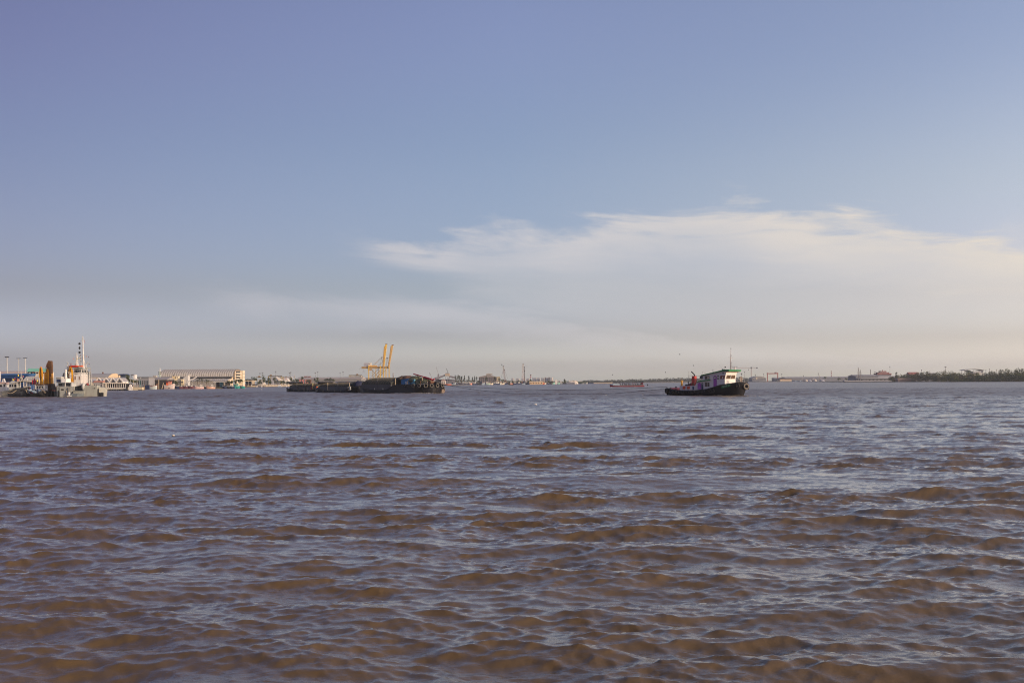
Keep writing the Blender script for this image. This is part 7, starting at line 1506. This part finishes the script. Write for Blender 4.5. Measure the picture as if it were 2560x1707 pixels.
for i, (px, ln, ci, fc) in enumerate(spec):
    hm, dm = cols_far[ci]; dd = float(np.interp(px, [1100, 1300, 1480], [1340, 1375, 1640])); rg2 = random.Random(i)
    boat('fishing_boat', names_far[ci] + ' ' + marks[i], 'fishing boat', px, dd, ln, fc, hm, dm, BT_, 2.6 * rg2.uniform(.85, 1.2), 1.6, 2.0, B_=3.0, house=(rg2.uniform(.1, .25), rg2.uniform(.45, .65), rg2.uniform(2.0, 3.6)) if i < 44 else (.8, .9, 1), mast=rg2.uniform(3.5, 7), roofm=rg2.choice((None, DBLUE, SALMON, LGREY, None)))
thicket('far_bank_thicket', 1240, 1470, lambda p: 1520, lambda p: 951.5 + .8 * math.sin(p * .13), 960, 5, 51, (LF[0], LF[2]), .8, 60, 20)
# the paddler in the long canoe
T = Far('canoe', 'slim dark canoe on the open river in front of the middle far bank', 'canoe', 1278, 1130); X = T.X
T.add('hull', MB().loft([[(X(1272), -.1, .35), (X(1272), .1, .35), (X(1272), .1, .5), (X(1272), -.1, .5)], [(X(1275), -.5, -.1), (X(1275), .5, -.1), (X(1275), .6, .4), (X(1275), -.6, .4)], [(X(1283), -.5, -.1), (X(1283), .5, -.1), (X(1283), .6, .45), (X(1283), -.6, .45)], [(X(1285), -.1, .4), (X(1285), .1, .4), (X(1285), .1, .6), (X(1285), -.1, .6)]]), BLACK, smooth=True); T.add('seat', MB().box(X(1281), X(1282), -.45, .45, .35, .42), WOOD)
b = MB(); person_bust(b, 0, 0, 0, 1.9, .05); o = part('person', b, PM('dark_red_shirt', (.07, .015, .03), .9), None, True); o.location = T.root.location + Vector((X(1283.2), 0, .35)); tag(o, 'person in dark red sitting at the end of the slim canoe', 'person'); part('hat', MB().tube((0, 0, 1.52), (0, 0, 1.72), .28, .12, 8), BLACK, o)
# ---------------------------------------------------------------- sand bank, far wooded shore and the right bank
T = Far('sand_bank_wall', 'low pale sandy embankment left of the passenger boat', 'embankment', 1505, 1690); T.add('bank', MB().hexa([(T.X(1478), 0, -.5), (T.X(1532), 0, -.5), (T.X(1532), 6, -.5), (T.X(1478), 6, -.5), (T.X(1480), .8, T.Z(956.3)), (T.X(1532), .8, T.Z(955.9)), (T.X(1532), 5, T.Z(955.9)), (T.X(1480), 5, T.Z(956.3))]), PM('pale_sand_bank', (.44, .36, .27), .9, var=.25, scale=.1)); T.add('foot', MB().box(T.X(1476), T.X(1533), -.6, .2, -.6, .35), BROWNR)
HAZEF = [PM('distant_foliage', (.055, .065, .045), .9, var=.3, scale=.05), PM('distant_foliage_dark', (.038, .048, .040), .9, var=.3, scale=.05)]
def ytop_far(p):
    return -1.0 + float(np.interp(p, [1462, 1480, 1500, 1530, 1545, 1560, 1585, 1600, 1610, 1625, 1640, 1660, 1700, 1740, 1780, 1840, 1880], [951.8, 951.2, 950.8, 950.6, 949.3, 950, 948, 949.5, 947.6, 948.5, 947.3, 946.4, 945.6, 944.4, 944, 943.4, 944]))
thicket('far_wooded_shore', 1462, 1880, lambda p: float(np.interp(p, [1462, 1880], [2900, 3000])), ytop_far, 958, 5.2, 5, HAZEF, .95, 150, 60)
def sb(name, label, px, d, x0, x1, yw, yt, wall, roof, dep, **kw): return simple_building(name, label, px, d, x0, x1, yw, yt, wall, roof, dep, **kw)
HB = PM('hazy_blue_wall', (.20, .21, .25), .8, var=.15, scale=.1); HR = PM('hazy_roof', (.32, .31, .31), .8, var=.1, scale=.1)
T = Far('tower_crane', 'pale tower crane with a long level jib right of the tug', 'tower crane', 1878.5, 2700); X, Z = T.X, T.Z
lattice(T, X(1878.5), .9, X(1878.5), Z(920), 1.9, 1.7, PM('pinkish_crane', (.42, .33, .31), .7), 'mast'); jb = T.add('jib', MB().bar((X(1830), 0, Z(919.6)), (X(1894), 0, Z(919.2)), .9), PM('pinkish_crane', (.42, .33, .31), .7)); T.add('cab', MB().box(X(1877), X(1880), -1.5, 1.5, Z(920.6), Z(917.4)), DGREY); T.add('counterweight', MB().box(X(1891), X(1894), -1.5, 1.5, Z(921), Z(918.2)), DGREY); T.add('hook_block', MB().tube((X(1871.5), 0, Z(919.4)), (X(1871.5), 0, Z(923)), .1).box(X(1870.8), X(1872.2), -.7, .7, Z(924.8), Z(923)), DGREY)
T = Far('goliath_crane', 'red portal crane straddling the shipyard', 'portal crane', 1932, 2500); X, Z = T.X, T.Z; GR_ = PM('portal_red', (.34, .10, .08), .6, var=.15)
T.add('girder', MB().box(X(1918), X(1946), 0, 4, Z(934.8), Z(932.4)), GR_); T.add('trolley', MB().box(X(1937.5), X(1941.5), -.6, 4.6, Z(932.4), Z(930.2)), PM('portal_dark', (.14, .05, .06), .6))
for p in (1918, 1943.6): T.add('leg', MB().box(X(p), X(p + 1.0), .2, 1.6, .9, Z(933)), GR_); T.add('leg', MB().box(X(p + 1.5), X(p + 2.5), 2.4, 3.8, .9, Z(933)), GR_); T.add('leg_cap', MB().box(X(p), X(p + 1.4), .2, 2.8, Z(933), Z(931)), GR_)
for p in (1918, 1943.6): T.add('cross_tie', MB().box(X(p), X(p + 2.5), 1.7, 2.3, Z(943), Z(942)), GR_)
sb('shipyard_hall', 'hazy arched shipyard hall left of the red portal crane', 1897, 2550, 1881, 1915, 946, 940.3, HB, HR, 40, shape='vault')
T = sb('ship_shed', 'low shed with a long lit cream front right of the red portal crane', 1964, 2460, 1950, 1979, 947.3, 946.2, PM('lit_cream_front', (.66, .50, .36), .8, var=.05), PM('shed_dark_roof', (.13, .08, .09), .8), 26, shape='flat'); T.add('lower_front', MB().box(T.X(1950), T.X(1979), -.6, -.1, .9, T.Z(952)), PM('greige_lower_front', (.36, .31, .27), .8))
sb('warehouse', 'hazy low gabled warehouse behind the lit cream shed', 1955, 2600, 1937, 1978, 946.5, 943.2, HB, HR, 30)
G = Far('dark_barge', 'dark blue moored barge with crates right of the lit cream shed', 'barge', 1995, 2380); G.add('hull', MB().prism([(G.X(1979), -.4), (G.X(2010), -.4), (G.X(2010.5), G.Z(954.4)), (G.X(1979), G.Z(954.6))], 'y', 0, 7), PM('far_dark_hull', (.06, .065, .10), .6)); G.add('superstructure', MB().box(G.X(1982), G.X(2005), 1, 6, G.Z(954.5), G.Z(950.6)), PM('far_blue_house', (.12, .16, .26), .6, var=.4, scale=.4))
for i, p in enumerate((1984, 1989, 1995, 2000, 2007)): G.add('crate', MB().box(G.X(p), G.X(p + 2), .2, .95, G.Z(955), G.Z(952 - i % 2)), (DBLUE, PBLUE, DBLUE, PBLUE, LGREY)[i])
sb('long_roof_building', 'very long low grey roofed building running along the right bank', 2060, 2560, 1965, 2143, 944.8, 941.3, HB, HR, 60)
sb('waterfront_sheds', 'stepped grey sheds left of the pagoda roof', 2170, 1700, 2140, 2196, 940, 936.2, HB, HR, 40)
sb('white_pier_shed', 'low pale blue roofed pier shed below the pagoda roof', 2195, 1620, 2150, 2236, 946, 944.8, PM('hazy_shadow_front', (.15, .15, .17), .8, var=.5, scale=.4), PM('pale_blue_sheet_roof', (.46, .49, .54), .7), 20, shape='flat', windows=9)
sb('long_pier', 'long low pale sheet fence at the water on the right bank', 2270, 1560, 2112, 2362, 952.5, 950.0, PM('shadow_piles', (.07, .07, .08), .9, var=.5, scale=.3), PM('pale_lilac_deck', (.38, .38, .42), .8), 6, shape='flat')
G = Far('pagoda', 'tiered red brown temple roof rising above the right bank', 'temple', 2211, 1750); X, Z = G.X, G.Z; PG = PM('temple_red_tiles', (.24, .08, .075), .8, var=.2)
for i, (a, b_, yt, yb) in enumerate(((2192.5, 2230, 933, 936.4), (2197, 2225, 930.2, 932.9), (2203, 2219, 927, 930.1))):
    G.add('roof_tier', MB().prism([(X(a), Z(yb)), (X(b_), Z(yb)), (X(b_ - 1.5), Z(yt + .9)), (X(b_ - .2), Z(yt)), (X(b_ - 3), Z(yt + .5)), (X(a + 3), Z(yt + .5)), (X(a + .2), Z(yt)), (X(a + 1.5), Z(yt + .9))], 'y', i * 2, 18 - i * 2), PG)
G.add('body', MB().box(X(2193), X(2229), 1, 16, .9, Z(936.4)), HB); G.add('finial', MB().tube((X(2211), 9, Z(927.4)), (X(2211), 9, Z(923.5)), .9, .15), PG); G.add('terrace', MB().box(X(2180), X(2262), -2, .9, .9, Z(939.5)), PM('terrace_lilac', (.36, .36, .42), .8, var=.1))
sb('temple_hall', 'red roofed hall right of the tiered temple roof', 2285.5, 1560, 2274, 2297, 935, 930, PM('hazy_mauve_wall', (.30, .22, .22), .8), PM('temple_red_roof', (.32, .12, .10), .8, var=.1), 12, over=1.2)
sb('brick_shed', 'low brown pink roofed shed in front of the mangroves', 2266, 1480, 2245, 2290, 947.2, 945.2, PM('dim_brick', (.18, .12, .11), .8), PM('pinkish_sheet', (.44, .33, .30), .8), 10, shape='flat')
sb('low_blue_roof', 'faint low roof just topping the mangroves', 2333, 1700, 2326, 2341, 933.6, 932, HB, HR, 12)
G = Far('open_pavilion', 'arched open sports pavilion roof above the mangroves', 'pavilion', 2434, 1500); X, Z = G.X, G.Z
pl = [(X(2408 + 52 * t), Z(925.2) + (Z(922.2) - Z(925.2)) * math.sin(math.pi * min(1, t * 1.02)) ** .8) for t in np.linspace(0, 1, 13)]
G.add('roof', MB().loft([[(x, -2, z), (x, 14, z), (x, 14, z - .5), (x, -2, z - .5)] for x, z in pl]), PM('pavilion_grey_roof', (.26, .25, .25), .7)); G.add('seating', MB().hexa([(X(2434), 1, Z(932)), (X(2459), 1, Z(932)), (X(2459), 10, Z(932)), (X(2434), 10, Z(932)), (X(2436), 1, Z(929)), (X(2459), 1, Z(926.5)), (X(2459), 10, Z(926.5)), (X(2436), 10, Z(929))]), PM('pale_lilac_stand', (.55, .56, .62), .7))
for p in (2411, 2433, 2457.5): G.add('column', MB().box(X(p), X(p + .9), 0, .7, .9, Z(925)), LGREY)
G.add('wall', MB().box(X(2425), X(2470), 11, 12, .9, Z(931.5)), LGREY)
tree(2422, 1480, 924.2, 936, 22, 'large dark tree half covering the sports pavilion', 301, LF[0], 'single trees on the right bank', n=400)
tree(2240, 1600, 929.8, 938, 7, 'round tree right of the tiered temple roof', 302, LF[2], 'single trees on the right bank', n=150)
tree(2063, 2300, 942, 950, 7, 'dark round tree right of the leaning crane boom', 303, LF[0], 'single trees on the right bank', n=150); tree(2097, 2300, 943.5, 955, 9, 'olive tree left of the moored sailing ship', 304, LF[1], 'single trees on the right bank', n=150); tree(2116, 2300, 944, 955, 8, 'low tree just left of the two masted ship', 305, LF[2], 'single trees on the right bank', n=150)
for i, (px, yt, dd, lb, wd) in enumerate(((1861.5, 930, 2500, 'floodlight pole left of the tower crane', 2.2), (1909, 935.5, 2500, 'floodlight pole left of the red portal crane', 1.8), (1954.5, 935.5, 2500, 'floodlight pole right of the red portal crane', 2.2), (2187.5, 930.5, 1800, 'pale pole with a broad head left of the temple roof', 3.0), (2364, 917, 1650, 'tall floodlight pole with a wide head above the mangroves', 4.0), (2304, 924.5, 1650, 'short pole right of the red roofed hall', 1.4), (2404.5, 925, 1560, 'plain pole left of the sports pavilion', .8), (2465, 925, 1560, 'first thin pole right of the sports pavilion', .8), (2474, 923, 1560, 'second, taller thin pole right of the sports pavilion', 1.0), (2492, 924, 1560, 'third thin pole right of the sports pavilion', .9))):
    T = Far('light_pole', lb, 'light pole', px, dd, 'poles above the right bank'); T.add('pole', MB().tube((0, 0, .9), (0, 0, T.Z(yt)), .42, .34, 6), PM('hazy_pole', (.36, .34, .34), .7)); T.add('head', MB().box(-wd / 2 * T.k, wd / 2 * T.k, -.6, .6, T.Z(yt + .5), T.Z(yt - 1.0)), DGREY)
for i, (px, yt, w, lb) in enumerate(((1854, 931, 1.6, 'blue grey lattice tower with dishes between tug bow and tower crane'), (1888.5, 934, .8, 'thin aerial left of the arched shipyard hall'), (2225, 914, .8, 'tall thin aerial right of the tiered temple roof'), (2009, 936, .6, 'thin aerial over the dark blue barge'))):
    T = Far('aerial_mast', lb, 'aerial mast', px, 2000 if i != 2 else 1700, 'aerial masts on the right bank'); T.add('mast', MB().tube((0, 0, .9), (0, 0, T.Z(yt)), w * T.k * .35, w * T.k * .25, 6), PM('hazy_blue_mast', (.24, .25, .30), .7)); T.add('antenna', MB().box(-w * T.k * .8, w * T.k * .8, -.5, .5, T.Z(yt + 5), T.Z(yt + 2.5)), DGREY)
T = Far('chimney', 'red and white banded chimney on the right bank', 'chimney', 2078.5, 2700)
for j in range(4): T.add('band', MB().tube((0, 0, T.Z(942 - j * 3.8)), (0, 0, T.Z(938.2 - j * 3.8)), 1.0, 1.0), PM('chimney_red', (.30, .10, .09), .7) if j % 2 == 0 else PM('chimney_pale2', (.5, .45, .43), .7))
T.add('top', MB().tube((0, 0, T.Z(927.2)), (0, 0, T.Z(926.6)), 1.2, 1.2), BROWNR)
T = Far('chimney', 'plain dark chimney left of the tiered temple roof', 'chimney', 2176.5, 2000); T.add('stack', MB().tube((0, 0, .9), (0, 0, T.Z(924)), .7, .6), PM('chimney_grey', (.22, .2, .21), .7)); T.add('cap', MB().tube((0, 0, T.Z(924)), (0, 0, T.Z(923.4)), .9, .9), DGREY)
T = Far('mobile_crane', 'leaning crane boom beside pale rubble on the right bank', 'crane', 2050, 2350); T.add('boom', MB().bar((T.X(2051), 0, .9 + 3), (T.X(2045.5), 0, T.Z(931.5)), 1.0), PM('boom_grey', (.36, .32, .31), .7)); T.add('body', MB().box(T.X(2049), T.X(2053.5), -2, 2, .9, T.Z(951)), LGREY); T.add('hook_line', MB().tube((T.X(2045.5), 0, T.Z(931.5)), (T.X(2045.5), 0, T.Z(944)), .12, n=4), DGREY)
for i, (px, ytp, h_) in enumerate(((2014, 947, 0), (2024, 948.5, 0), (2036, 946, 0), (2055, 947.5, 0))): 
    T = Far('rubble_heap', ['pale rubble heap right of the dark blue barge', 'second pale heap right of the dark blue barge', 'largest lilac heap left of the leaning crane', 'pale heap right of the leaning crane'][i], 'rubble heap', px, 2340, 'rubble heaps on the right bank'); b = MB().ball((0, 0, 0), 1, n=14, m=8); rg3 = random.Random(i); b.v = [(x * 6.5 * T.k * rg3.uniform(.8, 1.2), y * 6, .9 + max(0, z) * (T.Z(ytp) - .9) * rg3.uniform(.7, 1.15)) for x, y, z in b.v]; T.add('heap', b, (PM('pale_rubble', (.46, .41, .38), .9, var=.4, scale=.3), PM('lilac_rubble', (.36, .36, .42), .9, var=.4, scale=.3))[i % 2])
T = Far('work_ship', 'dark ship with cream wheelhouse moored between tug bow and red portal crane', 'ship', 1885, 2400); X, Z = T.X, T.Z; T.add('hull', MB().prism([(X(1868), -.4), (X(1896), -.4), (X(1898), Z(952)), (X(1890), Z(953)), (X(1868), Z(953.4))], 'y', 0, 8), PM('far_dark_hull', (.06, .065, .10), .6)); T.add('bridge', MB().box(X(1886), X(1894), 1, 6, Z(953), Z(945)), PM('far_blue_grey', (.22, .23, .27), .7)); T.add('wheelhouse', MB().box(X(1890.5), X(1893.5), -.2, 1, Z(947.4), Z(944.4)), CREAML); T.add('mast', MB().tube((X(1888.5), 2, Z(945)), (X(1888.5), 2, Z(937)), .4), HB)
T = Far('tall_ship', 'two masted sailing ship moored left of the stepped grey sheds', 'sailing ship', 2149, 1600); X, Z = T.X, T.Z
T.add('hull', MB().loft([[(X(2138), -1.0, -.3), (X(2138), -1.2, Z(949)), (X(2138), 1.2, Z(949)), (X(2138), 1, -.3)], [(X(2142), -2.6, -.3), (X(2142), -3, Z(950.4)), (X(2142), 3, Z(950.4)), (X(2142), 2.6, -.3)], [(X(2156), -2.6, -.3), (X(2156), -3, Z(950.4)), (X(2156), 3, Z(950.4)), (X(2156), 2.6, -.3)], [(X(2164), -.2, -.3), (X(2165), -.3, Z(948.4)), (X(2165), .3, Z(948.4)), (X(2164), .2, -.3)]]), PM('far_dark_hull', (.06, .065, .10), .6))
for p, yt in ((2146.5, 918), (2151.2, 923.5)):
    ms = T.add('mast', MB().tube((X(p), 0, Z(951)), (X(p), 0, Z(yt)), .5, .25), PM('ship_mast_grey', (.20, .17, .18), .7))
    for q in (yt + 5, yt + 10, yt + 15): part('yard', MB().bar((X(p - 2.2), 0, Z(q)), (X(p + 2.2), 0, Z(q)), .28), PM('ship_mast_grey', (.20, .17, .18), .7), ms)
    for s_ in (-1, 1): part('shroud', MB().tube((X(p), 0, Z(yt + 3)), (X(p + s_ * 5.5), 0, Z(944)), .13, n=4), DGREY, ms)
def ytm(p): return -1.5 + float(np.interp(p, [2240, 2262, 2280, 2300, 2320, 2340, 2360, 2378, 2390, 2400, 2420, 2440, 2470, 2500, 2515, 2525, 2540, 2560, 2620], [941, 938, 936.5, 934, 931, 934, 932.5, 926.5, 928, 933, 933, 934, 932.5, 930, 926, 923, 927.5, 923.5, 922]))
MG = [PM('mangrove_dark', (.036, .064, .022), .8, var=.4, scale=.12), PM('mangrove_olive', (.095, .118, .028), .8, var=.35, scale=.12), PM('mangrove_ochre', (.13, .115, .045), .8, var=.35, scale=.12)]
thicket('mangrove_thicket', 2238, 2660, lambda p: float(np.interp(p, [2240, 2362, 2400, 2560, 2660], [1500, 1440, 1330, 1285, 1270])), ytm, 954, 5.5, 9, MG, .8, 620, 16)
thicket('mangrove_fringe', 2362, 2660, lambda p: float(np.interp(p, [2362, 2560, 2660], [1320, 1276, 1262])), lambda p: ytm(p) + 11, 954, 5.5, 19, (MG[0], MG[0], MG[1]), .8, 460, 6)
for i, (px, py, s_) in enumerate(((1700, 886, .45), (1734, 914, .35), (1664, 931, .35), (1255, 912, .35), (1531.5, 937, .35))):
    T = Far('bird', ['bird highest in the sky left of the tug mast', 'bird low left of the tug exhaust pipe', 'bird just above the far trees left of the tug', 'bird over the leaning pile driver', 'bird above the far trees left of the passenger boat'][i], 'bird', px, 320, 'birds over the river'); z = T.Z(py); T.root.location.z = z
    T.add('body', MB().ball((0, 0, 0), .16 * s_ * 2, (1.9, .6, .6), 8, 6), DGREY, smooth=True)
    for sg in (-1, 1): T.add('wing', MB().add([(0.05, sg * .03, .02), (-.1, sg * .02, .02), (-.12, sg * .5 * s_ * 2, .22), (.05, sg * .55 * s_ * 2, .20), (0.05, sg * .03, -.01), (-.1, sg * .02, -.01), (-.12, sg * .5 * s_ * 2, .20), (.05, sg * .55 * s_ * 2, .18)], [(0, 1, 2, 3), (7, 6, 5, 4), (0, 3, 7, 4), (1, 5, 6, 2), (0, 4, 5, 1), (3, 2, 6, 7)]), DGREY)
T = Far('channel_buoy', 'dark channel buoy right of the passenger boat stern', 'buoy', 1619, 800); T.add('body', MB().tube((0, 0, -.2), (0, 0, .8), .6, .5), BLACK); T.add('topmark', MB().tube((0, 0, .8), (0, 0, 1.5), .15, .1), DGREY)

for i, (px, py, r_, lb) in enumerate(((433, 1090, .07, 'small white scrap floating alone in the left foreground water'), (1339, 1012, .16, 'small pale scrap floating midway between the barge and the tug'), (1515, 988, .16, 'small white scrap floating left of the tug stern'))):
    T = Far('floating_debris', lb, 'debris', px, 8960 / (py - yh(px)), 'pale scraps floating on the river'); b = MB().ball((0, 0, .06), r_, (1.5, 1, .6), 8, 6); rg4 = random.Random(i); b.v = [(x * rg4.uniform(.8, 1.2), y, z * rg4.uniform(.8, 1.3)) for x, y, z in b.v]; T.add('scrap', b, FOAMM, smooth=True)
